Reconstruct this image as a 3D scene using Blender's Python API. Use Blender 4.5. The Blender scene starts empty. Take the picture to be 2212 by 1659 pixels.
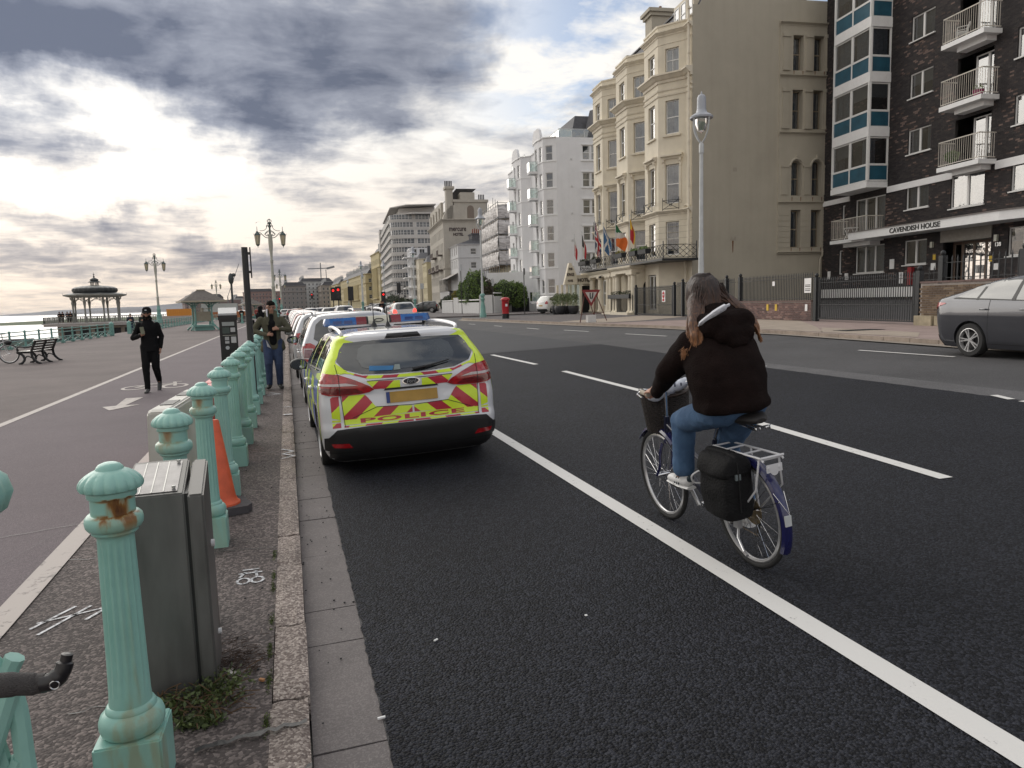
import bpy,bmesh,math,random
from mathutils import Vector,Matrix,noise
from mathutils.bvhtree import BVHTree
random.seed(7)
SC=bpy.context.scene
COL=SC.collection
PI=math.pi
#camera
EYE=1.72
cam_d=bpy.data.cameras.new('camera');cam=bpy.data.objects.new('camera',cam_d);COL.objects.link(cam)
SC.camera=cam
cam_d.sensor_fit='HORIZONTAL';cam_d.sensor_width=36.0
cam_d.lens=36.0*1560.0/2212.0
cam_d.clip_start=0.05;cam_d.clip_end=30000
cam.matrix_world=Matrix(((0.95464398,0.05947999,-0.29174818,0),(-0.29649798,0.10015178,-0.94976764,0),(-0.02727307,0.99319271,0.11324499,EYE),(0,0,0,1)))
#sky
world=bpy.data.worlds.new('World');SC.world=world;world.use_nodes=True
SUN_AZ,SUN_EL=math.radians(-26),math.radians(20)
def build_sky():
 nt=world.node_tree;N=nt.nodes;L=nt.links;N.clear()
 def nd(t,**k):
  n=N.new(t)
  for a,b in k.items():setattr(n,a,b)
  return n
 def mth(op,a,b=None,c=None,clamp=False):
  n=nd('ShaderNodeMath',operation=op);n.use_clamp=clamp
  for i,v in enumerate((a,b,c)):
   if v is None:continue
   if hasattr(v,'is_linked'):L.new(v,n.inputs[i])
   else:n.inputs[i].default_value=v
  return n.outputs[0]
 tc=nd('ShaderNodeTexCoord');sep=nd('ShaderNodeSeparateXYZ');L.new(tc.outputs['Generated'],sep.inputs[0])
 x,y,z=sep.outputs
 az=mth('ARCTAN2',x,y);el=mth('ARCSINE',mth('MAXIMUM',z,-0.2))
 zz=mth('ADD',mth('MAXIMUM',z,0.0),0.10)
 pc=nd('ShaderNodeCombineXYZ');L.new(mth('DIVIDE',x,zz),pc.inputs[0]);L.new(mth('DIVIDE',y,zz),pc.inputs[1])
 def fbm(scale,detail,rough,vec,dist=0.0,off=(0,0,0)):
  mp=nd('ShaderNodeMapping');L.new(vec,mp.inputs[0]);mp.inputs['Location'].default_value=off
  n=nd('ShaderNodeTexNoise');n.inputs['Scale'].default_value=scale;n.inputs['Detail'].default_value=detail
  n.inputs['Roughness'].default_value=rough;n.inputs['Distortion'].default_value=dist
  L.new(mp.outputs[0],n.inputs['Vector']);return n
 ae=nd('ShaderNodeCombineXYZ');L.new(az,ae.inputs[0]);L.new(el,ae.inputs[1])
 warp=fbm(5.5,6,0.6,ae.outputs[0])
 wv=nd('ShaderNodeVectorMath',operation='SUBTRACT');L.new(warp.outputs['Color'],wv.inputs[0]);wv.inputs[1].default_value=(.5,.5,.5)
 ws=nd('ShaderNodeVectorMath',operation='MULTIPLY');L.new(wv.outputs[0],ws.inputs[0]);ws.inputs[1].default_value=(.30,.17,0)
 wa=nd('ShaderNodeVectorMath',operation='ADD');L.new(ae.outputs[0],wa.inputs[0]);L.new(ws.outputs[0],wa.inputs[1])
 MASS=SKYMASS
 acc=None
 for(a,e,sa,se,w)in MASS:
  s=nd('ShaderNodeVectorMath',operation='SUBTRACT');L.new(wa.outputs[0],s.inputs[0]);s.inputs[1].default_value=(a,e,0)
  m=nd('ShaderNodeVectorMath',operation='MULTIPLY');L.new(s.outputs[0],m.inputs[0]);m.inputs[1].default_value=(1/sa,1/se,0)
  ln=nd('ShaderNodeVectorMath',operation='LENGTH');L.new(m.outputs[0],ln.inputs[0])
  r=nd('ShaderNodeMapRange',interpolation_type='SMOOTHSTEP');L.new(ln.outputs['Value'],r.inputs['Value'])
  r.inputs['From Min'].default_value=0.25;r.inputs['From Max'].default_value=1.25
  r.inputs['To Min'].default_value=w;r.inputs['To Max'].default_value=0.0
  acc=r.outputs[0]if acc is None else mth('ADD',acc,r.outputs[0])
 n1=fbm(1.15,9,0.58,pc.outputs[0],0.4).outputs['Fac']
 n2=fbm(3.3,8,0.6,pc.outputs[0],0.3,(4.2,1.7,0)).outputs['Fac']
 lo=nd('ShaderNodeMapRange',interpolation_type='SMOOTHSTEP');L.new(el,lo.inputs['Value']);lo.inputs['From Min'].default_value=0.0;lo.inputs['From Max'].default_value=0.17;lo.inputs['To Min'].default_value=0.55;lo.inputs['To Max'].default_value=1.0
 nn=mth('ADD',mth('MULTIPLY',mth('SUBTRACT',n1,0.5),1.35),mth('MULTIPLY',mth('SUBTRACT',n2,0.5),1.15))
 dens=mth('ADD',mth('ADD',mth('MULTIPLY',acc,0.86),mth('MULTIPLY',nn,lo.outputs[0])),0.12)
 rp=nd('ShaderNodeValToRGB');L.new(dens,rp.inputs[0]);cr=rp.color_ramp
 K=10.0
 stops=SKYRAMP
 while len(cr.elements)<len(stops):cr.elements.new(0.5)
 for el_,(p,c)in zip(cr.elements,stops):el_.position=p;el_.color=(c[0],c[1],c[2],1)
 sd=nd('ShaderNodeVectorMath',operation='DOT_PRODUCT');L.new(tc.outputs['Generated'],sd.inputs[0])
 sd.inputs[1].default_value=(math.sin(SUN_AZ)*math.cos(SUN_EL),math.cos(SUN_AZ)*math.cos(SUN_EL),math.sin(SUN_EL))
 gl=nd('ShaderNodeMapRange',interpolation_type='SMOOTHSTEP');L.new(sd.outputs['Value'],gl.inputs['Value'])
 gl.inputs['From Min'].default_value=0.80;gl.inputs['From Max'].default_value=1.0;gl.inputs['To Min'].default_value=1.0;gl.inputs['To Max'].default_value=1.22
 hz=nd('ShaderNodeMapRange');L.new(el,hz.inputs['Value']);hz.inputs['From Min'].default_value=0.0;hz.inputs['From Max'].default_value=0.22
 hm=nd('ShaderNodeMixRGB',blend_type='MIX');L.new(hz.outputs[0],hm.inputs[0]);hm.inputs[1].default_value=(0.97,0.84,0.72,1);hm.inputs[2].default_value=(1,1,1,1)
 c1=nd('ShaderNodeMixRGB',blend_type='MULTIPLY');c1.inputs[0].default_value=1;L.new(rp.outputs[0],c1.inputs[1]);L.new(hm.outputs[0],c1.inputs[2])
 c2=nd('ShaderNodeVectorMath',operation='SCALE');L.new(c1.outputs[0],c2.inputs[0]);L.new(mth('MULTIPLY',gl.outputs[0],K),c2.inputs['Scale'])
 sky=nd('ShaderNodeTexSky',sky_type='NISHITA');sky.sun_disc=False;sky.sun_elevation=SUN_EL;sky.sun_rotation=SUN_AZ
 sky.air_density=1.0;sky.dust_density=0.6;sky.ozone_density=2.0
 n3=fbm(2.1,8,0.62,pc.outputs[0],0.2,(9.1,3.3,0)).outputs['Fac']
 side=nd('ShaderNodeMapRange',interpolation_type='SMOOTHSTEP');L.new(az,side.inputs['Value']);side.inputs['From Min'].default_value=0.18;side.inputs['From Max'].default_value=0.42
 gap=mth('MULTIPLY',side.outputs[0],mth('MULTIPLY',mth('SUBTRACT',n3,0.44),8.0,clamp=True),clamp=True)
 up=nd('ShaderNodeMapRange');L.new(el,up.inputs['Value']);up.inputs['From Min'].default_value=0.12;up.inputs['From Max'].default_value=0.28
 gap=mth('MULTIPLY',mth('MULTIPLY',gap,up.outputs[0]),0.72)
 mx=nd('ShaderNodeMixRGB');L.new(gap,mx.inputs[0]);L.new(c2.outputs[0],mx.inputs[1])
 ss=nd('ShaderNodeVectorMath',operation='MULTIPLY');L.new(sky.outputs[0],ss.inputs[0]);ss.inputs[1].default_value=(1.15,1.2,1.3)
 L.new(ss.outputs[0],mx.inputs[2])
 bg=nd('ShaderNodeBackground');bg.inputs['Strength'].default_value=0.1;L.new(mx.outputs[0],bg.inputs[0])
 out=nd('ShaderNodeOutputWorld');L.new(bg.outputs[0],out.inputs[0])
def pxdir(px,py):
 v=cam.matrix_world.to_3x3()@Vector(((px-1106)/1560,(829.5-py)/1560,-1));v.normalize()
 return math.atan2(v.x,v.y),math.asin(v.z)
SKYMASS=[]
for px,py,rx,ry,w in[(60,60,330,150,.42),(300,90,300,140,.30),(560,190,300,150,.36),(580,300,110,110,.40),(830,130,330,190,.36),(980,110,190,120,.22),(600,-60,800,120,.25),(-250,60,420,230,.3),(60,290,130,45,.36),(165,350,70,45,.40),(30,425,60,35,.35),(200,470,120,32,.34),(330,480,100,42,.30),(300,560,420,36,.30),(620,560,170,45,.22),(180,235,190,75,-.55),(330,380,250,100,-.30),(120,400,200,90,-.18),(560,470,240,90,-.10),(800,250,60,40,.14),(1000,420,260,60,.12),(1150,170,200,110,-.30),(1250,60,230,130,-.32),(900,330,300,60,-.10),(700,620,300,45,-.06)]:
 a,e=pxdir(px,py);SKYMASS.append((a,e,rx/1560,ry/1560,w))
SKYRAMP=[(0.0,(.97,.94,.89)),(0.14,(.80,.78,.755)),(0.32,(.54,.545,.57)),(0.54,(.31,.33,.39)),(0.88,(.135,.155,.21))]
build_sky()
sun_d=bpy.data.lights.new('sun','SUN');sun=bpy.data.objects.new('sun',sun_d);COL.objects.link(sun)
sun_d.energy=1.5;sun_d.angle=math.radians(55);sun_d.color=(1.0,.95,.87)
sdir=Vector((math.sin(SUN_AZ)*math.cos(SUN_EL+.15),math.cos(SUN_AZ)*math.cos(SUN_EL+.15),math.sin(SUN_EL+.15)))
sun.rotation_euler=sdir.to_track_quat('Z','Y').to_euler()
SC.view_settings.view_transform='Standard';SC.view_settings.look='None';SC.view_settings.gamma=1.0
SC.view_settings.use_curve_mapping=False;SC.view_settings.exposure=0.12
#helpers
MATS={}
def mat(name,col,rough=0.7,metal=0.0,var=0.12,vs=6.0,bump=0.0,bs=60.0,spec=0.5,coat=0.0,col2=None,alpha=None,trans=0.0,emit=None,es=0.0,world=False,streak=0.0,sheen=0.0):
 """procedural material: base colour broken up by noise, optional bump"""
 if name in MATS:return MATS[name]
 m=bpy.data.materials.new(name);m.use_nodes=True;nt=m.node_tree;N=nt.nodes;L=nt.links
 b=N['Principled BSDF']
 b.inputs['Roughness'].default_value=rough;b.inputs['Metallic'].default_value=metal
 b.inputs['Specular IOR Level'].default_value=spec;b.inputs['Coat Weight'].default_value=coat;b.inputs['Coat Roughness'].default_value=0.06
 b.inputs['Transmission Weight'].default_value=trans;b.inputs['Sheen Weight'].default_value=sheen
 tc=N.new('ShaderNodeTexCoord');src=tc.outputs['Object']
 if world:
  g=N.new('ShaderNodeNewGeometry');src=g.outputs['Position']
 if var>0 or col2:
  no=N.new('ShaderNodeTexNoise');no.inputs['Scale'].default_value=vs;no.inputs['Detail'].default_value=6;no.inputs['Roughness'].default_value=.6
  L.new(src,no.inputs['Vector'])
  mr=N.new('ShaderNodeMapRange');mr.inputs['From Min'].default_value=.3;mr.inputs['From Max'].default_value=.7
  L.new(no.outputs['Fac'],mr.inputs['Value'])
  mx=N.new('ShaderNodeMixRGB');L.new(mr.outputs[0],mx.inputs[0])
  c2=col2 or tuple(c*(1-var)for c in col)
  c1=col if col2 else tuple(min(1,c*(1+var*.6))for c in col)
  mx.inputs[1].default_value=(*c2,1);mx.inputs[2].default_value=(*c1,1)
  outc=mx.outputs[0]
  if streak>0:
   mp=N.new('ShaderNodeMapping');mp.inputs['Scale'].default_value=(1,1,.06);L.new(src,mp.inputs[0])
   n2=N.new('ShaderNodeTexNoise');n2.inputs['Scale'].default_value=2.6;n2.inputs['Detail'].default_value=7;L.new(mp.outputs[0],n2.inputs['Vector'])
   m2=N.new('ShaderNodeMapRange');m2.inputs['From Min'].default_value=.45;m2.inputs['From Max'].default_value=.75;m2.inputs['To Max'].default_value=streak
   L.new(n2.outputs['Fac'],m2.inputs['Value'])
   m3=N.new('ShaderNodeMixRGB');L.new(m2.outputs[0],m3.inputs[0]);L.new(outc,m3.inputs[1]);m3.inputs[2].default_value=(.16,.12,.08,1);outc=m3.outputs[0]
  L.new(outc,b.inputs['Base Color'])
 else:b.inputs['Base Color'].default_value=(*col,1)
 if bump>0:
  nb=N.new('ShaderNodeTexNoise');nb.inputs['Scale'].default_value=bs;nb.inputs['Detail'].default_value=4;L.new(src,nb.inputs['Vector'])
  bp=N.new('ShaderNodeBump');bp.inputs['Strength'].default_value=min(1,bump);bp.inputs['Distance'].default_value=.02 if bump<=1 else .02*bump
  L.new(nb.outputs['Fac'],bp.inputs['Height']);L.new(bp.outputs[0],b.inputs['Normal'])
 if alpha is not None:b.inputs['Alpha'].default_value=alpha
 if emit:b.inputs['Emission Color'].default_value=(*emit,1);b.inputs['Emission Strength'].default_value=es
 MATS[name]=m;return m
def glassmat(name,tint=(.9,.95,.95),see=.55,rough=0.02):
 """window glass: sharp reflection over a partly see-through dark tint"""
 if name in MATS:return MATS[name]
 m=bpy.data.materials.new(name);m.use_nodes=True;N=m.node_tree.nodes;L=m.node_tree.links;N.clear()
 tr=N.new('ShaderNodeBsdfTransparent');tr.inputs[0].default_value=(*[see*t for t in tint],1)
 gl=N.new('ShaderNodeBsdfGlossy');gl.inputs['Roughness'].default_value=rough;gl.inputs[0].default_value=(1,1,1,1)
 fr=N.new('ShaderNodeFresnel');fr.inputs[0].default_value=1.6
 tcn=N.new('ShaderNodeTexCoord');no=N.new('ShaderNodeTexNoise');no.inputs['Scale'].default_value=1.3;L.new(tcn.outputs['Object'],no.inputs['Vector'])
 bp=N.new('ShaderNodeBump');bp.inputs['Strength'].default_value=.12;bp.inputs['Distance'].default_value=.05;L.new(no.outputs['Fac'],bp.inputs['Height']);L.new(bp.outputs[0],gl.inputs['Normal'])
 fm=N.new('ShaderNodeMath');fm.operation='MULTIPLY_ADD';fm.use_clamp=True;L.new(fr.outputs[0],fm.inputs[0]);fm.inputs[1].default_value=1.5;fm.inputs[2].default_value=.10
 mx=N.new('ShaderNodeMixShader');L.new(fm.outputs[0],mx.inputs[0]);L.new(tr.outputs[0],mx.inputs[1]);L.new(gl.outputs[0],mx.inputs[2])
 o=N.new('ShaderNodeOutputMaterial');L.new(mx.outputs[0],o.inputs[0]);MATS[name]=m;return m
class MB:
 """mesh collector: many shapes become ONE mesh"""
 def __init__(s,frame=None):s.v=[];s.f=[];s.mi=[];s.sm=[];s.F=frame;s.cur=0;s.smooth=False
 def add(s,vs,fs,smooth=None):
  n=len(s.v)
  if s.F is not None:vs=[s.F@Vector(p)for p in vs]
  s.v+=[tuple(p)for p in vs];s.f+=[tuple(i+n for i in f)for f in fs]
  s.mi+=[s.cur]*len(fs);s.sm+=[s.smooth if smooth is None else smooth]*len(fs)
  return s
 def box(s,c,d,rz=0.0,M=None):
  x,y,z=d[0]/2,d[1]/2,d[2]/2
  vs=[Vector((sx*x,sy*y,sz*z))for sz in(-1,1)for sy in(-1,1)for sx in(-1,1)]
  if rz:R=Matrix.Rotation(rz,3,'Z');vs=[R@v for v in vs]
  if M is not None:vs=[M@v for v in vs]
  vs=[v+Vector(c)for v in vs]
  return s.add(vs,[(0,2,3,1),(4,5,7,6),(0,1,5,4),(2,6,7,3),(0,4,6,2),(1,3,7,5)],False)
 def b2(s,p,q):
  return s.box([(p[i]+q[i])/2 for i in range(3)],[abs(q[i]-p[i])for i in range(3)])
 def bar(s,a,b,w,t=None,up=(0,0,1)):
  a=Vector(a);b=Vector(b);d=(b-a);L_=d.length
  if L_<1e-6:return s
  z=d/L_;u=Vector(up)
  if abs(z.dot(u))>.98:u=Vector((1,0,0))
  x=u.cross(z).normalized();y=z.cross(x);t=t or w
  vs=[]
  for p in(a,b):
   for sx,sy in((-1,-1),(1,-1),(1,1),(-1,1)):vs.append(p+x*sx*w/2+y*sy*t/2)
  return s.add(vs,[(3,2,1,0),(4,5,6,7),(0,1,5,4),(1,2,6,5),(2,3,7,6),(3,0,4,7)],False)
 def cyl(s,a,b,r0,r1=None,n=10,caps=True,smooth=True):
  a=Vector(a);b=Vector(b);r1=r0 if r1 is None else r1
  z=(b-a)
  if z.length<1e-7:return s
  z.normalize();u=Vector((0,0,1))if abs(z.z)<.95 else Vector((1,0,0))
  x=u.cross(z).normalized();y=z.cross(x);vs=[]
  for p,r in((a,r0),(b,r1)):
   for i in range(n):t=2*PI*i/n;vs.append(p+x*math.cos(t)*r+y*math.sin(t)*r)
  s.add(vs,[(i,(i+1)%n,n+(i+1)%n,n+i)for i in range(n)],smooth)
  if caps:
   s.add(vs[:n],[tuple(range(n-1,-1,-1))],False);s.add(vs[n:],[tuple(range(n))],False)
  return s
 def tube(s,pts,r,n=8,closed=False,caps=True,flat=1.0):
  pts=[Vector(p)for p in pts];N_=len(pts);rr=r if isinstance(r,(list,tuple))else[r]*N_;vs=[];prev=None
  for i,p in enumerate(pts):
   if closed:d=pts[(i+1)%N_]-pts[i-1]
   else:d=pts[min(i+1,N_-1)]-pts[max(i-1,0)]
   d.normalize()
   if prev is None:
    u=Vector((0,0,1))if abs(d.z)<.9 else Vector((1,0,0));x=u.cross(d).normalized()
   else:x=(prev-d*prev.dot(d)).normalized()
   prev=x;y=d.cross(x)
   for k in range(n):t=2*PI*k/n;vs.append(p+x*math.cos(t)*rr[i]+y*math.sin(t)*rr[i]*flat)
  fs=[]
  for i in range(N_ if closed else N_-1):
   j=(i+1)%N_
   for k in range(n):fs.append((i*n+k,i*n+(k+1)%n,j*n+(k+1)%n,j*n+k))
  s.add(vs,fs,True)
  if caps and not closed:s.add(vs[:n],[tuple(range(n-1,-1,-1))],False);s.add(vs[-n:],[tuple(range(n))],False)
  return s
 def lathe(s,prof,c=(0,0,0),n=24,smooth=True,flute=None,caps=True):
  """prof [(r,z)] ; flute(r,z,theta)->r"""
  vs=[];c=Vector(c)
  for r,z in prof:
   for k in range(n):
    t=2*PI*k/n;q=flute(r,z,t)if flute else r
    vs.append(c+Vector((math.cos(t)*q,math.sin(t)*q,z)))
  fs=[(i*n+k,i*n+(k+1)%n,(i+1)*n+(k+1)%n,(i+1)*n+k)for i in range(len(prof)-1)for k in range(n)]
  if caps:fs+=[tuple(range(n-1,-1,-1)),tuple(range((len(prof)-1)*n,len(prof)*n))]
  return s.add(vs,fs,smooth)
 def prism(s,poly,z0,z1,M=None):
  """extrude 2D polygon (x,y) from z0 to z1; M maps local->target"""
  n=len(poly);vs=[Vector((p[0],p[1],z0))for p in poly]+[Vector((p[0],p[1],z1))for p in poly]
  if M is not None:vs=[M@v for v in vs]
  return s.add(vs,[tuple(range(n-1,-1,-1)),tuple(range(n,2*n))]+[(i,(i+1)%n,n+(i+1)%n,n+i)for i in range(n)],False)
 def quad(s,a,b,c,d):return s.add([a,b,c,d],[(0,1,2,3)],False)
 def ball(s,c,r,n=10,sc=(1,1,1)):
  pr=[]
  c=Vector(c);m=max(4,n//2+1);vs=[]
  for i in range(m+1):
   ph=PI*i/m
   for k in range(n):
    t=2*PI*k/n;vs.append(c+Vector((math.sin(ph)*math.cos(t)*r*sc[0],math.sin(ph)*math.sin(t)*r*sc[1],-math.cos(ph)*r*sc[2])))
  return s.add(vs,[(i*n+k,i*n+(k+1)%n,(i+1)*n+(k+1)%n,(i+1)*n+k)for i in range(m)for k in range(n)],True)
 def mesh(s,name,mats):
  me=bpy.data.meshes.new(name);me.from_pydata(s.v,[],s.f)
  for m in(mats if isinstance(mats,(list,tuple))else[mats]):me.materials.append(m)
  me.polygons.foreach_set('material_index',s.mi);me.polygons.foreach_set('use_smooth',s.sm);me.update()
  if any(s.sm)and len(s.f)<20000:me.set_sharp_from_angle(angle=math.radians(42))
  return me
 def build(s,name,mats,parent=None,loc=None,mw=None):
  return put(name,s.mesh(name,mats),parent,mw if mw is not None else(Matrix.Translation(loc)if loc is not None else None))
def put(name,me,parent=None,M=None):
 o=bpy.data.objects.new(name,me);COL.objects.link(o)
 if parent is not None:o.parent=parent
 if M is not None:o.matrix_local=M
 return o
def tag(o,label=None,cat=None,group=None,kind=None):
 if label:o['label']=label
 if cat:o['category']=cat
 if group:o['group']=group
 if kind:o['kind']=kind
 return o
def thing(name,label,cat,loc=(0,0,0),rz=0.0,group=None,M=None):
 o=bpy.data.objects.new(name,None);COL.objects.link(o);o.empty_display_size=.2
 if M is not None:o.matrix_world=M
 else:o.location=loc;o.rotation_euler=(0,0,rz)
 return tag(o,label,cat,group)
def copy_tree(o,parent=None):
 c=o.copy();COL.objects.link(c)
 if parent is not None:c.parent=parent
 for ch in o.children:copy_tree(ch,c)
 return c
def recenter(o):
 pass
TS=bpy.data.scenes.new('workbench')
def evaluated(o,extra=()):
 for q in(o,*extra):TS.collection.objects.link(q)
 with bpy.context.temp_override(scene=TS,view_layer=TS.view_layers[0]):dg=bpy.context.evaluated_depsgraph_get()
 dg.update();me=bpy.data.meshes.new_from_object(o.evaluated_get(dg),depsgraph=dg)
 for q in(o,*extra):TS.collection.objects.unlink(q)
 return me
def struct(name,mb,m,parent=None):return tag(mb.build(name,m,parent),kind='structure')
def text_mb(txt,size,ext=.01,bold=.0,align='CENTER',sx=1.0):
 """letters as a mesh lying in XZ (facing -Y)"""
 cu=bpy.data.curves.new('t','FONT');cu.body=txt;cu.size=size;cu.extrude=ext;cu.offset=bold;cu.align_x=align;cu.resolution_u=3
 o=bpy.data.objects.new('t',cu);me=evaluated(o)
 mb=MB();vs=[(v.co.x*sx,-v.co.z,v.co.y)for v in me.vertices];mb.add(vs,[tuple(p.vertices)for p in me.polygons],False)
 bpy.data.objects.remove(o);bpy.data.curves.remove(cu);bpy.data.meshes.remove(me);return mb
def subdiv_poly(poly,step):
 bm=bmesh.new();vs=[bm.verts.new((p[0],p[1],0))for p in poly]
 try:bm.faces.new(vs)
 except ValueError:bm.free();return None
 bmesh.ops.triangulate(bm,faces=bm.faces[:]);cut_grid(bm,step);return bm
def cut_grid(bm,step):
 xs=[v.co.x for v in bm.verts];ys=[v.co.y for v in bm.verts]
 for ax,vals in((0,xs),(1,ys)):
  if not vals:continue
  k=math.floor(min(vals)/step)+1
  while k*step<max(vals)-1e-5:
   co=[0,0,0];co[ax]=k*step;no=[0,0,0];no[ax]=1
   bmesh.ops.bisect_plane(bm,geom=bm.verts[:]+bm.edges[:]+bm.faces[:],plane_co=co,plane_no=no);k+=1
AX={'rear':(lambda a,b:Vector((a,-9,b)),Vector((0,1,0))),'front':(lambda a,b:Vector((a,9,b)),Vector((0,-1,0))),'left':(lambda a,b:Vector((-9,a,b)),Vector((1,0,0))),'right':(lambda a,b:Vector((9,a,b)),Vector((-1,0,0))),'top':(lambda a,b:Vector((a,b,9)),Vector((0,0,-1)))}
def decal_mb(polys,axis,bvh,off,step=.06,mb=None,bms=None):
 """lay flat pieces onto a curved body: every vertex is dropped onto the surface"""
 mb=mb or MB();fo,d=AX[axis]
 for bm in([subdiv_poly(p,step)for p in polys]if bms is None else bms):
  if bm is None:continue
  vs=[];ok=[]
  for v in bm.verts:
   o=fo(v.co.x,v.co.y);h=bvh.ray_cast(o,d)
   if h[0]is None:vs.append(None)
   else:
    n=h[1]if h[1].dot(d)<0 else-h[1];vs.append(h[0]+(n*.6-d*.4).normalized()*off)
  bm.verts.index_update();n0=len(mb.v);good={}
  vv=[]
  for i,p in enumerate(vs):
   if p is not None:good[i]=len(vv);vv.append(p)
  fs=[]
  for f in bm.faces:
   ids=[v.index for v in f.verts]
   if all(i in good for i in ids):
    q=[vv[good[i]]for i in ids]
    if max((q[i]-q[i-1]).length for i in range(len(q)))<step*9:
     nn=(q[1]-q[0]).cross(q[2]-q[0]);t=[good[i]for i in ids]
     fs.append(t[::-1]if nn.dot(d)>0 else t)
  mb.add(vv,fs,True);bm.free()
 return mb
def clip_half(poly,n,c):
 out=[]
 for i in range(len(poly)):
  p,q=poly[i],poly[(i+1)%len(poly)];dp=n[0]*p[0]+n[1]*p[1]-c;dq=n[0]*q[0]+n[1]*q[1]-c
  if dp<=0:out.append(p)
  if(dp<0<dq)or(dq<0<dp):
   t=dp/(dp-dq);out.append((p[0]+(q[0]-p[0])*t,p[1]+(q[1]-p[1])*t))
 return out
def shrink_poly(poly,d):
 cx=sum(p[0]for p in poly)/len(poly);cy=sum(p[1]for p in poly)/len(poly)
 return[(p[0]+(cx-p[0])*d,p[1]+(cy-p[1])*d)for p in poly]
def curve_pts(pts,n=6):
 """Catmull-Rom through points"""
 P=[Vector(p)for p in pts];out=[]
 for i in range(len(P)-1):
  a=P[max(i-1,0)];b=P[i];c=P[i+1];d=P[min(i+2,len(P)-1)]
  for k in range(n):
   t=k/n;out.append(.5*((2*b)+(c-a)*t+(2*a-5*b+4*c-d)*t*t+(3*b-a-3*c+d)*t**3))
 out.append(P[-1]);return out
#materials of the place
def aggregate(name,dark,light,scale,bump=.8,rough=.75,base=None,patch=.25,ps=.35,mixp=.5,dist=.006,spec=.5):
 """stony surface: stone chips of differing tone, larger worn patches, chip relief"""
 m=bpy.data.materials.new(name);m.use_nodes=True;N=m.node_tree.nodes;L=m.node_tree.links;b=N['Principled BSDF']
 g=N.new('ShaderNodeNewGeometry');vo=N.new('ShaderNodeTexVoronoi');vo.inputs['Scale'].default_value=scale;L.new(g.outputs['Position'],vo.inputs['Vector'])
 sx=N.new('ShaderNodeSeparateXYZ');L.new(vo.outputs['Color'],sx.inputs[0])
 rp=N.new('ShaderNodeValToRGB');L.new(sx.outputs[0],rp.inputs[0]);rp.color_ramp.elements[0].color=(*dark,1);rp.color_ramp.elements[1].color=(*light,1)
 rp.color_ramp.elements[0].position=mixp
 no=N.new('ShaderNodeTexNoise');no.inputs['Scale'].default_value=ps;no.inputs['Detail'].default_value=9;no.inputs['Roughness'].default_value=.65;L.new(g.outputs['Position'],no.inputs['Vector'])
 mr=N.new('ShaderNodeMapRange');L.new(no.outputs['Fac'],mr.inputs['Value']);mr.inputs['From Min'].default_value=.3;mr.inputs['From Max'].default_value=.7
 mr.inputs['To Min'].default_value=1-patch;mr.inputs['To Max'].default_value=1+patch
 sc=N.new('ShaderNodeVectorMath');sc.operation='SCALE';L.new(rp.outputs[0],sc.inputs[0]);L.new(mr.outputs[0],sc.inputs['Scale']);L.new(sc.outputs[0],b.inputs['Base Color'])
 b.inputs['Roughness'].default_value=rough;b.inputs['Specular IOR Level'].default_value=spec
 bp=N.new('ShaderNodeBump');bp.inputs['Strength'].default_value=bump;bp.inputs['Distance'].default_value=dist;bp.invert=True
 L.new(vo.outputs['Distance'],bp.inputs['Height']);L.new(bp.outputs[0],b.inputs['Normal']);MATS[name]=m;return m
M_new=aggregate('new_asphalt',(.0055,.006,.0085),(.034,.037,.049),82,.9,.68,patch=.16,ps=.8,mixp=.30,dist=.016,spec=.22)
M_old=aggregate('old_asphalt',(.050,.049,.053),(.10,.098,.10),120,.6,.8,patch=.22,ps=.5)
M_strip=aggregate('worn_asphalt',(.085,.083,.088),(.15,.148,.15),120,.5,.85,patch=.2,ps=.7)
M_pave=aggregate('footway_asphalt',(.060,.048,.046),(.20,.165,.155),75,.9,.85,patch=.30,ps=1.1,mixp=.45)
M_cycle=aggregate('cycle_lane_asphalt',(.100,.078,.088),(.162,.130,.142),150,.4,.8,patch=.12,ps=.6)
M_prom=aggregate('promenade_asphalt',(.122,.098,.095),(.190,.156,.148),120,.4,.85,patch=.22,ps=.33)
M_gran=aggregate('kerb_granite',(.15,.118,.105),(.44,.38,.34),95,.9,.85,patch=.25,ps=3.0,mixp=.3)
M_gut=aggregate('gutter_stone',(.135,.12,.118),(.20,.18,.175),160,.25,.8,patch=.14,ps=2.5)
M_pink=mat('pink_slabs',(.31,.235,.215),.85,var=.22,vs=1.4,bump=.25,bs=40,world=True)
M_buff=mat('buff_slabs',(.36,.30,.245),.85,var=.2,vs=1.6,bump=.25,bs=40,world=True)
M_far_pave=aggregate('far_footway',(.10,.088,.088),(.17,.15,.148),90,.4,.85,patch=.15,ps=.5)
M_seal=mat('bitumen_seal',(.018,.018,.020),.45,var=.3,vs=20,bump=.3,bs=30)
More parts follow.
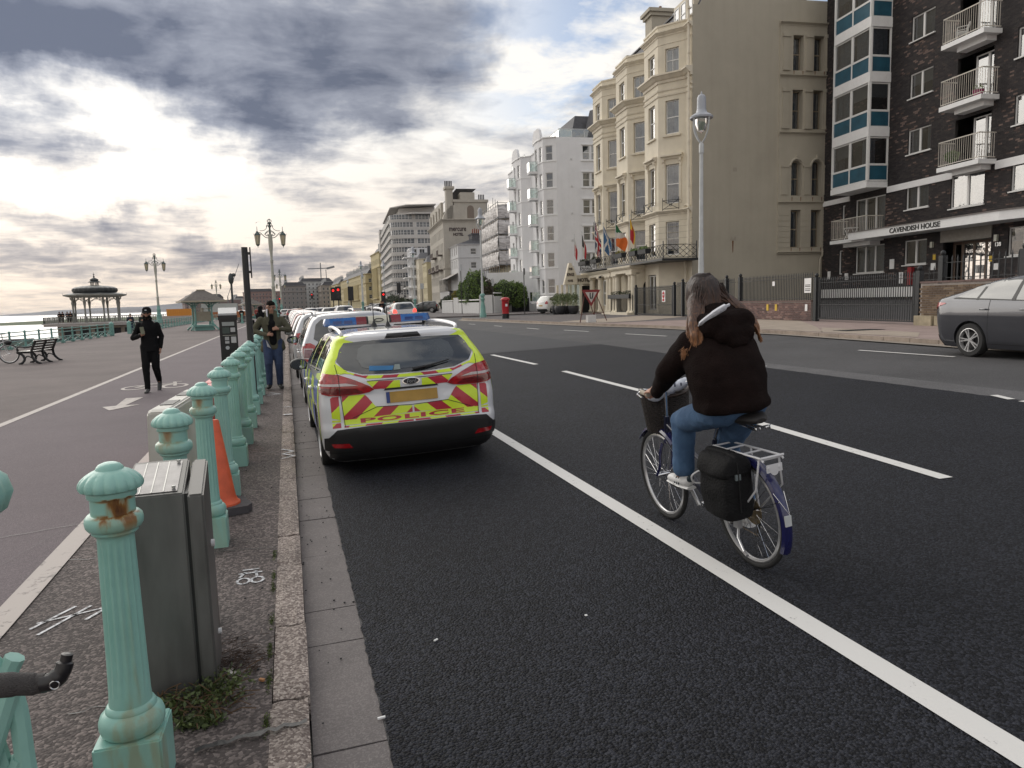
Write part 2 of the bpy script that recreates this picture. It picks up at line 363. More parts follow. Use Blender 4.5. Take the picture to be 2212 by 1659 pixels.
def paintmat(name,col,wear=.35,scale=9):
 """road paint: chips and wear let the surface below show as darker flecks"""
 m=bpy.data.materials.new(name);m.use_nodes=True;N=m.node_tree.nodes;L=m.node_tree.links;b=N['Principled BSDF']
 g=N.new('ShaderNodeNewGeometry');no=N.new('ShaderNodeTexNoise');no.inputs['Scale'].default_value=scale;no.inputs['Detail'].default_value=12;no.inputs['Roughness'].default_value=.72
 L.new(g.outputs['Position'],no.inputs['Vector']);rp=N.new('ShaderNodeValToRGB');L.new(no.outputs['Fac'],rp.inputs[0])
 rp.color_ramp.elements[0].position=.30+wear*.25;rp.color_ramp.elements[0].color=(*[c*.35 for c in col],1);rp.color_ramp.elements[1].position=.36+wear*.32;rp.color_ramp.elements[1].color=(*col,1)
 L.new(rp.outputs[0],b.inputs['Base Color']);b.inputs['Roughness'].default_value=.6
 bp=N.new('ShaderNodeBump');bp.inputs['Strength'].default_value=.4;bp.inputs['Distance'].default_value=.003;L.new(no.outputs['Fac'],bp.inputs['Height']);L.new(bp.outputs[0],b.inputs['Normal'])
 MATS[name]=m;return m
M_line=paintmat('road_paint',(.66,.65,.63),.1,14)
M_lineold=paintmat('worn_paint',(.37,.325,.30),.24,7)
M_yline=paintmat('yellow_paint',(.42,.34,.16),.5,9)
M_mint=mat('mint_paint',(.26,.46,.41),.38,var=.16,vs=7,bump=.12,bs=25,col2=(.20,.38,.34),streak=.10)
M_mint2=mat('weathered_mint_paint',(.20,.39,.345),.5,var=.2,vs=3,col2=(.15,.31,.28))
M_lampwhite=mat('lamp_post_paint',(.50,.52,.53),.4,var=.15,vs=4)
M_iron=mat('black_iron',(.020,.022,.025),.45,metal=.3,var=.3,vs=20)
M_black=mat('black_plastic',(.018,.018,.019),.5,var=.1)
M_rub=mat('tyre_rubber',(.022,.022,.023),.8,var=.2,vs=30,bump=.2,bs=60)
M_white=mat('white_paint',(.78,.78,.78),.5,var=.06,vs=3)
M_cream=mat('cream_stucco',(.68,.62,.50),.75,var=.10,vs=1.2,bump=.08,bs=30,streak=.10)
M_creamtrim=mat('cream_trim',(.69,.63,.515),.7,var=.12,vs=2.5,streak=.16)
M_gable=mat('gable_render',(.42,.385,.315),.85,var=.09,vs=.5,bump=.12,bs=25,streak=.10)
M_offwhite=mat('off_white_render',(.72,.72,.735),.8,var=.06,vs=.8,streak=.06)
M_grayrender=mat('grey_white_render',(.55,.55,.555),.8,var=.07,vs=.8,streak=.10)
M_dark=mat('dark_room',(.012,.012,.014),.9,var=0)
M_slate=mat('slate_roof',(.085,.085,.095),.7,var=.3,vs=3,bump=.3,bs=12)
M_wframe=mat('window_frame_white',(.70,.70,.69),.45,var=.04)
M_curtain=mat('curtain_cloth',(.30,.34,.38),.9,var=.25,vs=9)
M_blind=mat('window_blind',(.30,.31,.31),.9,var=.1)
M_glass=glassmat('window_glass',(.85,.93,1.0),.55)
M_farglass=mat('far_window_glass',(.035,.042,.052),.08,var=.5,vs=.7,spec=1.0)
M_clearglass=glassmat('balustrade_glass',(.80,.95,.92),.8)
M_rust=mat('rust',(.16,.06,.02),.9,var=.4,vs=20)
def gz(x,y=0):
 return .034*max(0,min(x,14.0))
#ground sheets
def kerb_x(y):
 P=[(-12,11.6),(5,13.3),(12.8,14.2),(19,14.85),(27,14.6),(32,13.85),(38.5,13.45),(48,12.9),(51.5,12.55),(54.4,12.8)]
 for(a,b),(c,d)in zip(P,P[1:]):
  if y<=c:return b+(d-b)*(y-a)/(c-a)
 return 12.8
mb=MB();ys=[-12,-4,0,5,8,12.8,16,19,23,27,32,38.5,44,48,51.5,54.4,60,80,120,200,350,700]
xs=[.28,3,6,9,12,14.1,22,46]
for i in range(len(ys)-1):
 for j in range(len(xs)-1):
  mb.quad(*[(x,y,gz(x)-(.0 if x<14.1 else .02))for x,y in((xs[j],ys[i]),(xs[j+1],ys[i]),(xs[j+1],ys[i+1]),(xs[j],ys[i+1]))])
road=struct('road',mb,M_old)
mb=MB();rng=random.Random(3)
yy=-6.0;L0=[];
while yy<21:
 L0.append(yy);yy+=.045 if yy<6 else(.12 if yy<12 else .4)
def right_edge(y):return 8.82+.02*(y-6.7)*.5 if y<12.2 else 8.9+(y-12.2)*.05
vs=[]
for y in L0:
 e=.28+rng.uniform(-.009,.012);r=right_edge(y)+rng.uniform(-.02,.02)
 cols=[e,1.5,3.0,6.0,r]
 vs+=[(x,y,gz(x)+.006)for x in cols]
n=5;mb.add(vs,[(i*n+k,i*n+k+1,(i+1)*n+k+1,(i+1)*n+k)for i in range(len(L0)-1)for k in range(n-1)],False)
tag(mb.build('new_asphalt',M_new),kind='structure')
mb=MB()
for a,b in zip(L0[::3],L0[3::3]):mb.quad((.3,a,gz(.3)-.03+.03),(.3,a,gz(.3)),(.3,b,gz(.3)),(.3,b,gz(.3)))
mb=MB();
vs=[];yl=[-6,0,3,6,9,12,14,16]
for y in yl:r=right_edge(y);vs+=[(r-.01,y,gz(r)+.003),(r+.62-max(0,y-8)*.04,y,gz(r+.6)+.003)]
mb.add(vs,[(2*i,2*i+1,2*i+3,2*i+2)for i in range(len(yl)-1)]);tag(mb.build('worn_asphalt_strip',M_strip),kind='structure')
mb=MB();yl=[21,30,40,60,90,150]
vs=[]
for y in yl:vs+=[(.285,y,gz(.28)+.005),(5.0,y,gz(5)+.005),(9.3 if y<50 else 7.5,y,gz(9.3 if y<50 else 7.5)+.005)]
mb.add(vs,[(3*i+k,3*i+k+1,3*i+4+k,3*i+3+k)for i in range(len(yl)-1)for k in(0,1)])
tag(mb.build('older_dark_asphalt',mat('mid_asphalt',(.027,.028,.034),.75,var=.2,vs=.6,world=True)),kind='structure')
def sheet(name,x0,x1,y0,y1,z,m,nx=1,ny=8):
 mb=MB()
 for i in range(ny):
  a=y0+(y1-y0)*i/ny;b=y0+(y1-y0)*(i+1)/ny
  mb.quad((x0,a,z),(x1,a,z),(x1,b,z),(x0,b,z))
 return struct(name,mb,m)
sheet('footway',-1.62,-.155,-8,700,.096,M_pave);sheet('cycle_lane',-4.12,-1.6,-8,700,.100,M_cycle);sheet('promenade',-12.9,-4.1,-8,700,.096,M_prom)
mb=MB();mb.quad((-12.9,-8,.085),(-12.9,700,.085),(-12.9,700,-4.4),(-12.9,-8,-4.4));struct('sea_wall',mb,mat('sea_wall_render',(.30,.26,.23),.9,var=.2))
sheet('lower_esplanade',-24,-12.85,-20,700,-4.0,mat('esplanade_asphalt',(.16,.14,.14),.9,var=.15,vs=.4,world=True))
mb=MB();mb.quad((-70,-40,-6.2),(-23.8,-40,-4.1),(-23.8,3000,-4.1),(-70,3000,-6.2));struct('shingle_beach',mb,mat('shingle',(.27,.22,.18),.95,var=.3,vs=1.5,bump=.6,bs=15,world=True))
mb=MB();R=16000
mb.quad((-R,-200,-6.0),(-66,-200,-6.0),(-66,R,-6.0),(-R,R,-6.0))
ms=bpy.data.materials.new('sea_water');ms.use_nodes=True;N=ms.node_tree.nodes;L=ms.node_tree.links;b=N['Principled BSDF']
b.inputs['Base Color'].default_value=(.30,.29,.28,1);b.inputs['Roughness'].default_value=.28;b.inputs['Specular IOR Level'].default_value=.7
g=N.new('ShaderNodeNewGeometry');mp=N.new('ShaderNodeMapping');mp.inputs['Scale'].default_value=(.5,.12,.5);L.new(g.outputs['Position'],mp.inputs[0])
no=N.new('ShaderNodeTexNoise');no.inputs['Scale'].default_value=.6;no.inputs['Detail'].default_value=8;L.new(mp.outputs[0],no.inputs['Vector'])
bp=N.new('ShaderNodeBump');bp.inputs['Strength'].default_value=.5;bp.inputs['Distance'].default_value=.6;L.new(no.outputs['Fac'],bp.inputs['Height']);L.new(bp.outputs[0],b.inputs['Normal'])
struct('sea',mb,ms)
mb=MB()
mb.quad((-66,-300,-6.6),(R,-300,-6.6),(R,R,-6.6),(-66,R,-6.6));struct('ground',mb,mat('far_ground',(.14,.13,.11),.95,var=.3,vs=.01,world=True))
mb=MB();mb.quad((14.15,-60,.44),(400,-60,.44),(900,1600,.44),(14.15,1600,.44));mb.quad((.2,700,-.03),(14.15,700,.44),(14.15,1600,.44),(.2,1600,-.03));mb.quad((-40,700,-.05),(.2,700,-.03),(.2,1600,-.03),(-40,1600,-.05))
struct('town_ground',mb,M_far_pave)
def hills(name,az0,az1,dist,h,seed,m,base=-6):
 mb=MB();n=90;vs=[]
 for i in range(n+1):
  a=math.radians(az0+(az1-az0)*i/n);t=i/n
  q=noise.noise(Vector((t*5+seed,seed,0)))*.5+noise.noise(Vector((t*17+seed,3,0)))*.18+.62
  hh=h*max(.02,q)*min(1,t*3.2+.05)
  for d_,z in((dist,base),(dist*1.03,base+hh*.75),(dist*1.07,base+hh),(dist*1.2,base+hh*.6)):vs.append((math.sin(a)*d_,math.cos(a)*d_,z))
 mb.add(vs,[(4*i+k,4*i+4+k,4*i+5+k,4*i+1+k)for i in range(n)for k in range(3)],True);struct(name,mb,m)
hills('distant_hills',-19,9,13000,165,2.3,mat('haze_tinted_downland',(.16,.165,.19),.95,var=.2,vs=.0008,world=True))  # distance haze is painted in: land colour tinted blue
hills('headland',-17.5,6,9000,62,7.1,mat('haze_tinted_coast',(.13,.125,.14),.95,var=.3,vs=.002,world=True))  # headland colour also carries a painted bluish haze tint
FK=[(y,kerb_x(y))for y in(-12,-4,2,8,12.8,16,19,23,27,32,36,38.5,43,48,51.5,54.4)]
PZ=.58
def pave(name,a,b,x1,m,z):
 mb=MB();ys=[p for p in FK if a-1e-3<=p[0]<=b+1e-3]
 if ys[0][0]>a:ys=[(a,kerb_x(a))]+ys
 if ys[-1][0]<b:ys.append((b,kerb_x(b)))
 for(y0,k0),(y1,k1)in zip(ys,ys[1:]):mb.quad((k0+.14,y0,z),(x1,y0,z),(x1,y1,z),(k1+.14,y1,z))
 return struct(name,mb,m)
pave('pink_pavement',-12,32,30,M_pink,PZ)
pave('far_footway',32,54.4,45,M_far_pave,PZ)
mb=MB();z=PZ+.006
for q in([(15.0,17.6),(15.4,25.5),(17.5,25.2),(22.5,30.5),(22.6,28.4),(17.2,20.5)],[(14.2,32.0),(14.0,36.5),(22.0,42.5),(22.5,37.5),(17.5,33.5)],[(14.75,14.0),(14.95,17.6),(17.0,20.0),(16.4,15.5)]):
 mb.add([(x,y,z)for x,y in q],[tuple(range(len(q)))])
struct('buff_paving',mb,M_buff)
kf=thing('far_kerb','long row of pale worn kerb stones edging the pink pavement','kerb',(0,0,0))
y=-6.0;proto=None
while y<54:
 l=.9;x0=kerb_x(y);x1=kerb_x(y+l);a=math.atan2(x1-x0,l)
 if proto is None:
  m_=MB();m_.box((.07,l/2,-.03),(.15,l-.012,.22));proto=m_.mesh('kerb_stone',mat('kerb_stone',(.33,.27,.225),.85,var=.3,vs=2.5,bump=.3,bs=20,world=True))
 put('kerb_stone',proto,kf,Matrix.Translation((x0,y,PZ-.075+random.uniform(-.006,.004)))@Matrix.Rotation(-a,4,'Z'));y+=l
mb=MB()
for(y0,k0),(y1,k1)in zip(FK,FK[1:]):mb.quad((k0-.36,y0,gz(k0-.36)+.008),(k0-.01,y0,gz(14)+.008),(k1-.01,y1,gz(14)+.008),(k1-.36,y1,gz(k1-.36)+.008))
struct('far_gutter',mb,mat('pale_gutter',(.27,.235,.20),.9,var=.2,vs=2,world=True))
mb=MB();q=[(12.6,63.2),(15.6,62.6),(19.2,64.6),(30,68),(60,75),(60,500),(14,500),(12.2,300),(12.0,120)]
mb.add([(x,y,PZ-.01)for x,y in q]+[(x,y,.40)for x,y in q],[tuple(range(len(q)))]+[(i,(i+1)%len(q),len(q)+(i+1)%len(q),len(q)+i)for i in range(len(q))]);struct('second_pavement',mb,M_far_pave)
mb=MB();mb.quad((22.9,8,PZ+.01),(23.5,28.2,PZ+.02),(34.3,28,1.36),(32.0,8,1.36));mb.quad((23.5,28.2,PZ+.02),(24.6,40,PZ+.04),(35.5,40,1.38),(34.3,28,1.36));struct('forecourt',mb,M_old)
kn=thing('near_kerb','row of worn speckled granite kerb stones running along the parked cars','kerb')
y=1.15;i=0
cache={}
while y<46:
 l=[.86,1.02,.74,.93,.62,.98][i%6]if y<22 else .95
 key=(l,i%4)
 if key not in cache:
  bm=bmesh.new();bmesh.ops.create_grid(bm,x_segments=4,y_segments=10 if y<12 else 3,size=.5)
  for v in bm.verts:
   v.co.x=(v.co.x+.5)*.148;v.co.y=(v.co.y+.5)*(l-.014);ed=min(v.co.y,l-.014-v.co.y)
   v.co.z=.012*noise.noise(Vector((v.co.x*14,v.co.y*7,i*1.7)))-(.014 if v.co.x>.145 or ed<.01 else 0)
  r=bmesh.ops.extrude_face_region(bm,geom=bm.faces[:]);top=[e for e in r['geom']if isinstance(e,bmesh.types.BMVert)]
  for v in top:v.co.z=-.22
  bmesh.ops.recalc_face_normals(bm,faces=bm.faces[:]);me=bpy.data.meshes.new('kerb_stone');bm.to_mesh(me);bm.free();me.materials.append(M_gran)
  for p in me.polygons:p.use_smooth=False
  cache[key]=me
 put('kerb_stone',cache[key],kn,Matrix.Translation((-.155+random.uniform(-.004,.004),y,.100+random.uniform(-.006,.006)))@Matrix.Rotation(random.uniform(-.004,.004),4,'Z'))
 y+=l;i+=1
gn=thing('gutter','pale grey stone gutter slabs between granite kerb and dark asphalt','gutter')
y=1.2;i=0;cache={}
while y<46:
 l=[.92,.60,.93,.44,.95,.90,.66][i%7]
 if l not in cache:
  m_=MB();m_.box((0,l/2,-.05),(.283,l-.012,.1));cache[l]=m_.mesh('gutter_slab',M_gut)
 put('gutter_slab',cache[l],gn,Matrix.Translation((.138,y,.006+random.uniform(-.003,.003)))@Matrix.Rotation(-.02+random.uniform(-.006,.006),4,'Y'));y+=l;i+=1
mb=MB();mb.quad((-.16,-8,-.03),(.3,-8,-.03),(.3,700,-.02),(-.16,700,-.02));struct('gutter_bed',mb,M_seal)
mb=MB();mb.b2((-.15,46,-.1),(0,200,.1));struct('distant_kerb',mb,M_gran)
mb=MB();mb.quad((0,46,.004),(.28,46,.004),(.28,200,.004),(0,200,.004));struct('distant_gutter',mb,M_gut)
def strip(name,pts,w,m,dz=.012,kind='structure',gzf=None):
 mb=MB()
 for(x0,y0,x1,y1)in pts:
  d=Vector((x1-x0,y1-y0));d.normalize();nx,ny=-d.y*w/2,d.x*w/2
  f=gzf or gz
  n=max(1,int(math.hypot(x1-x0,y1-y0)/1.5))
  for k in range(n):
   a=k/n;b_=(k+1)/n;ax,ay=x0+(x1-x0)*a,y0+(y1-y0)*a;bx,by=x0+(x1-x0)*b_,y0+(y1-y0)*b_
   mb.quad((ax+nx,ay+ny,f(ax+nx)+dz),(ax-nx,ay-ny,f(ax-nx)+dz),(bx-nx,by-ny,f(bx-nx)+dz),(bx+nx,by+ny,f(bx+nx)+dz))
 return tag(mb.build(name,m),kind=kind)
strip('bay_line',[(2.35,-3,2.41,8.9),(2.41,8.9,2.45,60)],.135,M_line)
strip('lane_dashes',[(5.09,4.5,5.44,8.45),(5.50,10.2,5.63,14.5),(5.66,16.4,5.62,20.2),(5.55,23,5.45,27),(5.4,32,5.3,37),(5.2,43,5.1,48),(5.0,55,4.9,60)],.13,M_line)
strip('far_lane_dashes',[(12.3,10.8,12.24,13.2),(12.2,21.8,12.0,24.5),(11.85,27.6,11.7,30.0),(11.36,32.4,11.37,34.2),(11.25,38.2,11.2,39.6),(11.1,43.5,11.05,45),(10.95,48,10.9,49.2),(12.4,1.5,12.38,4.0)],.10,M_line,.008)
strip('worn_edge_marks',[(8.96,12.1,9.0,12.6),(8.98,13.4,9.0,13.9),(8.77,6.85,8.9,7.2),(9.7,15.6,9.7,16.2),(8.72,6.0,8.74,6.7)],.10,M_line,.012)
fz=lambda x:.100
strip('cycle_lane_line',[(-4.19,-6,-4.16,12),(-4.16,12,-4.05,46),(-4.05,46,-3.8,75),(-3.8,75,-3.4,150)],.13,M_lineold,.004,gzf=fz)
strip('footway_line',[(-1.55,.5,-1.56,17),(-1.56,17,-1.6,60)],.15,M_lineold,.004,gzf=fz)
mb=MB();z=.106
ax,ay=-2.92,13.35
mb.add([(ax,ay,z),(ax+.36,ay+.62,z),(ax+.13,ay+.62,z),(ax+.22,ay+1.75,z),(ax-.08,ay+1.75,z),(ax-.02,ay+.62,z),(ax-.22,ay+.55,z)],[tuple(range(7))]);tag(mb.build('arrow_marking',M_lineold),kind='structure')
mb=MB()
def ring(cx,cy,r,w,n=22,sy=1.7):
 vs=[]
 for i in range(n):
  t=2*PI*i/n;vs+=[(cx+math.cos(t)*r,cy+math.sin(t)*r*sy,z),(cx+math.cos(t)*(r-w),cy+math.sin(t)*(r-w)*sy,z)]
 mb.add(vs,[(2*i,2*i+1,(2*i+3)%(2*n),(2*i+2)%(2*n))for i in range(n)])
ring(-3.2,17.1,.27,.07);ring(-2.42,17.1,.27,.07)
def fl(a,b,w=.07):
 d=Vector((b[0]-a[0],b[1]-a[1])).normalized();nx,ny=-d.y*w/2,d.x*w/2
 mb.quad((a[0]+nx,a[1]+ny,z+.001),(a[0]-nx,a[1]-ny,z+.001),(b[0]-nx,b[1]-ny,z+.001),(b[0]+nx,b[1]+ny,z+.001))
for a_,b_ in(((-3.2,17.1),(-2.98,17.75)),((-2.98,17.75),(-2.5,17.75)),((-2.5,17.75),(-2.42,17.1)),((-3.2,17.1),(-2.82,17.1)),((-2.82,17.1),(-2.5,17.7)),((-2.5,17.75),(-2.56,18.05)),((-2.56,18.05),(-2.4,18.1)),((-3.05,17.9),(-2.88,17.9))):fl(a_,b_)
tag(mb.build('bicycle_marking',M_lineold),kind='structure')
M_spray=paintmat('spray_paint',(.62,.63,.66),.55,30)
mb=MB();z=.100
def sp(pts,w=.022):
 for a,b in zip(pts,pts[1:]):fl(a,b,w)
def gpt(x,y):return(x,y)
M0=mb
for pts in([(-.36,4.56),(-.30,4.60),(-.24,4.56)],):
 pass
for c in((-.345,4.47),(-.265,4.47)):
 r=.035;sp([(c[0]+math.cos(t*PI/6)*r,c[1]+math.sin(t*PI/6)*r*1.35)for t in range(13)],.016)
sp([(-.38,4.60),(-.24,4.60)],.018);sp([(-.36,4.66),(-.26,4.66)],.016);sp([(-.37,4.53),(-.34,4.62)],.016);sp([(-.27,4.53),(-.28,4.63)],.016)
sp([(-1.37,4.17),(-1.22,4.42)],.018);sp([(-1.31,4.08),(-1.14,4.40)],.018);sp([(-1.12,4.20),(-.96,4.50)],.02);sp([(-1.36,4.24),(-1.0,4.36)],.015)
sp([(-.44,14.2),(-.2,14.3)],.05);sp([(-.40,14.6),(-.22,14.35)],.05)
tag(mb.build('spray_marks',M_spray),kind='structure')
mb=MB();z=.108;sp([(-.15,8.05),(-.01,8.15),(-.14,8.3),(-.02,8.42),(-.15,8.6)],.03);sp([(-.14,11.4),(-.02,11.45)],.09);sp([(-.14,12.3),(-.02,12.3)],.05);tag(mb.build('kerb_spray_marks',M_spray),kind='structure')
mb=MB()
def wob(x0,y0,x1,y1,w,z,n=14,seed=0):
 r=random.Random(seed);pts=[]
 for i in range(n+1):t=i/n;pts.append((x0+(x1-x0)*t,y0+(y1-y0)*t+r.uniform(-.012,.012),w*r.uniform(.6,1.3)))
 vs=[]
 for x,y,ww in pts:vs+=[(x,y-ww/2,z),(x,y+ww/2,z)]
 mb.add(vs,[(2*i,2*i+2,2*i+3,2*i+1)for i in range(n)])
wob(-.42,2.74,-.02,2.80,.03,.112,seed=1);wob(-.62,2.62,-.19,2.42,.03,.1,seed=2);wob(-.2,2.42,-.01,2.5,.02,.112,seed=3);wob(-.30,2.44,-.19,2.40,.055,.1012,seed=4)
wob(-1.5,5.3,-.18,5.05,.008,.1,30,5);wob(-1.5,8.6,-.18,8.5,.008,.1,30,6);wob(-4.1,5.3,-1.6,6.2,.008,.106,40,7);wob(-2.2,3.9,-1.66,6.3,.007,.106,30,8);wob(-.95,3.2,-.62,3.25,.007,.1,12,9)
tag(mb.build('joint_seals',M_seal),kind='structure')
mb=MB()
for(x0,y0,x1,y1,s)in((-12,14,-4.3,17.5,1),(-12,22,-4.3,20.5,2),(-9,28,-4.2,31,3),(-8,12,-5,16.5,4),(-12,34,-4.2,37,5),(-12,47,-4.1,45,6)):wob(x0,y0,x1,y1,.02,.100,40,s)
tag(mb.build('promenade_cracks',M_seal),kind='structure')
o=MB().b2((15.7,17.4,PZ+.008),(17.1,18.0,PZ+.014)).build('inspection_cover',M_iron);tag(o,'dark iron inspection cover let into the pink pavement','manhole cover')
#building kit
BX=Vector((.10826,.99412,0))
def frame_of(P,d):
 """local x = along the front (away from the viewer), y = out to the sea, z up"""
 d=Vector((d[0],d[1],0)).normalized();n=Vector((-d.y,d.x,0))
 return Matrix(((d.x,n.x,0,P[0]),(d.y,n.y,0,P[1]),(0,0,1,0),(0,0,0,1)))
def sub_frame(x,y,ang):
 return Matrix.Translation((x,y,0))@Matrix.Rotation(ang,4,'Z')
def side_frame(x,y,s=-1):
 return Matrix(((0,s,0,x),(-1,0,0,y),(0,0,1,0),(0,0,0,1)))
def wall(mb,F,x0,x1,z0,z1,holes=(),depth=.16,th=None):
 """flat wall face at local y=0 with openings (x0,x1,z0,z1[,'arch']) and reveals going in"""
 xs=sorted({x0,x1}|{h[0]for h in holes}|{h[1]for h in holes});zs=sorted({z0,z1}|{h[2]for h in holes}|{h[3]for h in holes})
 xs=[x for x in xs if x0<=x<=x1];zs=[z for z in zs if z0<=z<=z1]
 q=lambda*p:mb.add([F@Vector(v)for v in p],[(0,1,2,3)],False)
 for zi in range(len(zs)-1):
  run=None
  for xi in range(len(xs)-1):
   cx,cz=(xs[xi]+xs[xi+1])/2,(zs[zi]+zs[zi+1])/2
   inh=any(h[0]<cx<h[1]and h[2]<cz<h[3]for h in holes)
   if not inh and run is None:run=xs[xi]
   if run is not None and(inh or xi==len(xs)-2):
    e=xs[xi]if inh else xs[xi+1];q((run,0,zs[zi]),(e,0,zs[zi]),(e,0,zs[zi+1]),(run,0,zs[zi+1]));run=None
 for h in holes:
  a,b,c,d=h[:4];D=-depth
  if len(h)>4:
   r=(b-a)/2;m=(a+b)/2;sp=d-r;n=7
   for s in(1,-1):
    pts=[(m+s*r*math.cos(t*PI/2/n),sp+r*math.sin(t*PI/2/n))for t in range(n+1)]
    cx=b if s>0 else a
    for p,p2 in zip(pts,pts[1:]):
     mb.add([F@Vector(v)for v in((cx,0,d),(p[0],0,p[1]),(p2[0],0,p2[1]))],[(0,1,2)],False);q((p[0],0,p[1]),(p2[0],0,p2[1]),(p2[0],D,p2[1]),(p[0],D,p[1]))
   q((a,0,c),(a,D,c),(a,D,sp),(a,0,sp));q((b,0,c),(b,0,sp),(b,D,sp),(b,D,c))
  else:
   q((a,0,c),(a,D,c),(a,D,d),(a,0,d));q((b,0,c),(b,0,d),(b,D,d),(b,D,c));q((a,0,d),(a,D,d),(b,D,d),(b,0,d))
  q((a,0,c),(b,0,c),(b,D,c),(a,D,c))
WC={}
def win(parent,F,x0,x1,z0,z1,kind='sash',y=-.10,far=False,cur=None,fm=None,dark=None,sillmb=None):
 """window > pane (+ curtain): frame mesh cached by size"""
 w,h=round(x1-x0,2),round(z1-z0,2);fm=fm or M_wframe;key=(w,h,kind,far,fm.name)
 if key not in WC:
  m=MB();t=.06 if not far else .07;d=.06
  m.b2((0,-d,0),(t,0,h));m.b2((w-t,-d,0),(w,0,h));m.b2((t,-d,0),(w-t,0,t));m.b2((t,-d,h-t),(w-t,0,h))
  if kind.startswith('sash'):m.b2((t,-d*.9,h*.5-.03),(w-t,.004,h*.5+.03))
  if kind=='sash4':m.b2((w/2-.015,-d*.8,t),(w/2+.015,-.005,h-t))
  if kind=='case2':m.b2((w/2-.06,-d*.9,t),(w/2+.06,.008,h-t))
  if kind=='case3':[m.b2((w*k/3-.05,-d*.9,t),(w*k/3+.05,.008,h-t))for k in(1,2)]
  if kind=='grid':
   for k in range(1,max(2,round(w/.6))):m.b2((w*k/max(2,round(w/.6))-.02,-d*.9,t),(w*k/max(2,round(w/.6))+.02,.004,h-t))
   m.b2((t,-d*.9,h*.62),(w-t,.004,h*.62+.05))
  p=MB();p.quad((t*.8,-.035,h-t*.8),(w-t*.8,-.035,h-t*.8),(w-t*.8,-.035,t*.8),(t*.8,-.035,t*.8))
  cs={}
  if far:m.cur=1;m.add(p.v,p.f);WC[key]=(m.mesh('window',[fm,M_farglass]),None,None)
  else:
   for ck in('net','side','blind','half'):
    c=MB()
    def cloth(a,b,zt,zb,amp=.035):
     n=max(4,int((b-a)/.06));vs=[]
     for i in range(n+1):X=a+(b-a)*i/n;Y=-.22+amp*math.sin(i*1.9)+amp*.5*math.sin(i*.7);vs+=[(X,Y,zb),(X,Y*1.02,zt)]
     c.add(vs,[(2*i,2*i+2,2*i+3,2*i+1)for i in range(n)],True)
    if ck=='net':cloth(.02,w-.02,h,0)
    if ck=='side':cloth(.02,w*.36,h,0);cloth(w*.70,w-.02,h,0)
    if ck=='half':cloth(.02,w*.5,h,0)
    if ck=='blind':c.quad((.02,-.13,h*.5),(w-.02,-.13,h*.5),(w-.02,-.13,h),(.02,-.13,h))
    cs[ck]=c.mesh('curtain',M_blind if ck=='blind' else M_curtain)
   WC[key]=(m.mesh('window',fm),p.mesh('pane',M_glass),cs)
 fr,pn,cs=WC[key];M=F@Matrix.Translation((x0,y,z0))
 o=put('window',fr,parent,M)
 if pn is not None:
  put('pane',pn,o)
  if cur in cs:put('curtain',cs[cur],o)
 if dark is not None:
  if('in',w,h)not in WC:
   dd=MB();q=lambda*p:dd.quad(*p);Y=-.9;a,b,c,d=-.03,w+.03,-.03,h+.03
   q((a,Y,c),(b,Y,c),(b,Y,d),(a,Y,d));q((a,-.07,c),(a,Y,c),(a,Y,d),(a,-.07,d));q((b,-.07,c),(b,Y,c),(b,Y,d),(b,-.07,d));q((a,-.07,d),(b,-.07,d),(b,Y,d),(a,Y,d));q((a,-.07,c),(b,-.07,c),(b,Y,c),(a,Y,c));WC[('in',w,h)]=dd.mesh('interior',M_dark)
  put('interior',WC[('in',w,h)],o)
 return o
def band(mb,F,pts,prof):
 """moulding: extrude profile [(out, z)] along plan polyline pts [(x,y)] (mitred), out is to the left-hand (sea) side"""
 n=len(pts);P=[Vector((p[0],p[1]))for p in pts];ring=[]
 for i in range(n):
  d0=(P[i]-P[i-1]).normalized()if i else None;d1=(P[i+1]-P[i]).normalized()if i<n-1 else None
  n0=Vector((-d0.y,d0.x))if d0 else None;n1=Vector((-d1.y,d1.x))if d1 else None
  if n0 is None:m=n1
  elif n1 is None:m=n0
  else:m=(n0+n1);m=m/max(.35,m.dot(n0))
  ring+=[F@Vector((P[i].x+m.x*o,P[i].y+m.y*o,z))for o,z in prof]
 k=len(prof);fs=[]
 for i in range(n-1):
  for j in range(k):fs.append((i*k+j,(i+1)*k+j,(i+1)*k+(j+1)%k,i*k+(j+1)%k))
 mb.add(ring,fs+[tuple(range(k)),tuple(range((n-1)*k,n*k))],False)
CORN=lambda z,s=1.0:[(-.02,z-.42*s),(.06*s,z-.42*s),(.08*s,z-.3*s),(.16*s,z-.26*s),(.30*s,z-.12*s),(.36*s,z-.10*s),(.36*s,z-.02*s),(.28*s,z),(-.02,z+.03)]
STRG=lambda z,s=1.0:[(-.02,z-.14*s),(.05*s,z-.12*s),(.07*s,z-.02),(.03*s,z),(-.02,z+.01)]
I4=Matrix.Identity(4)
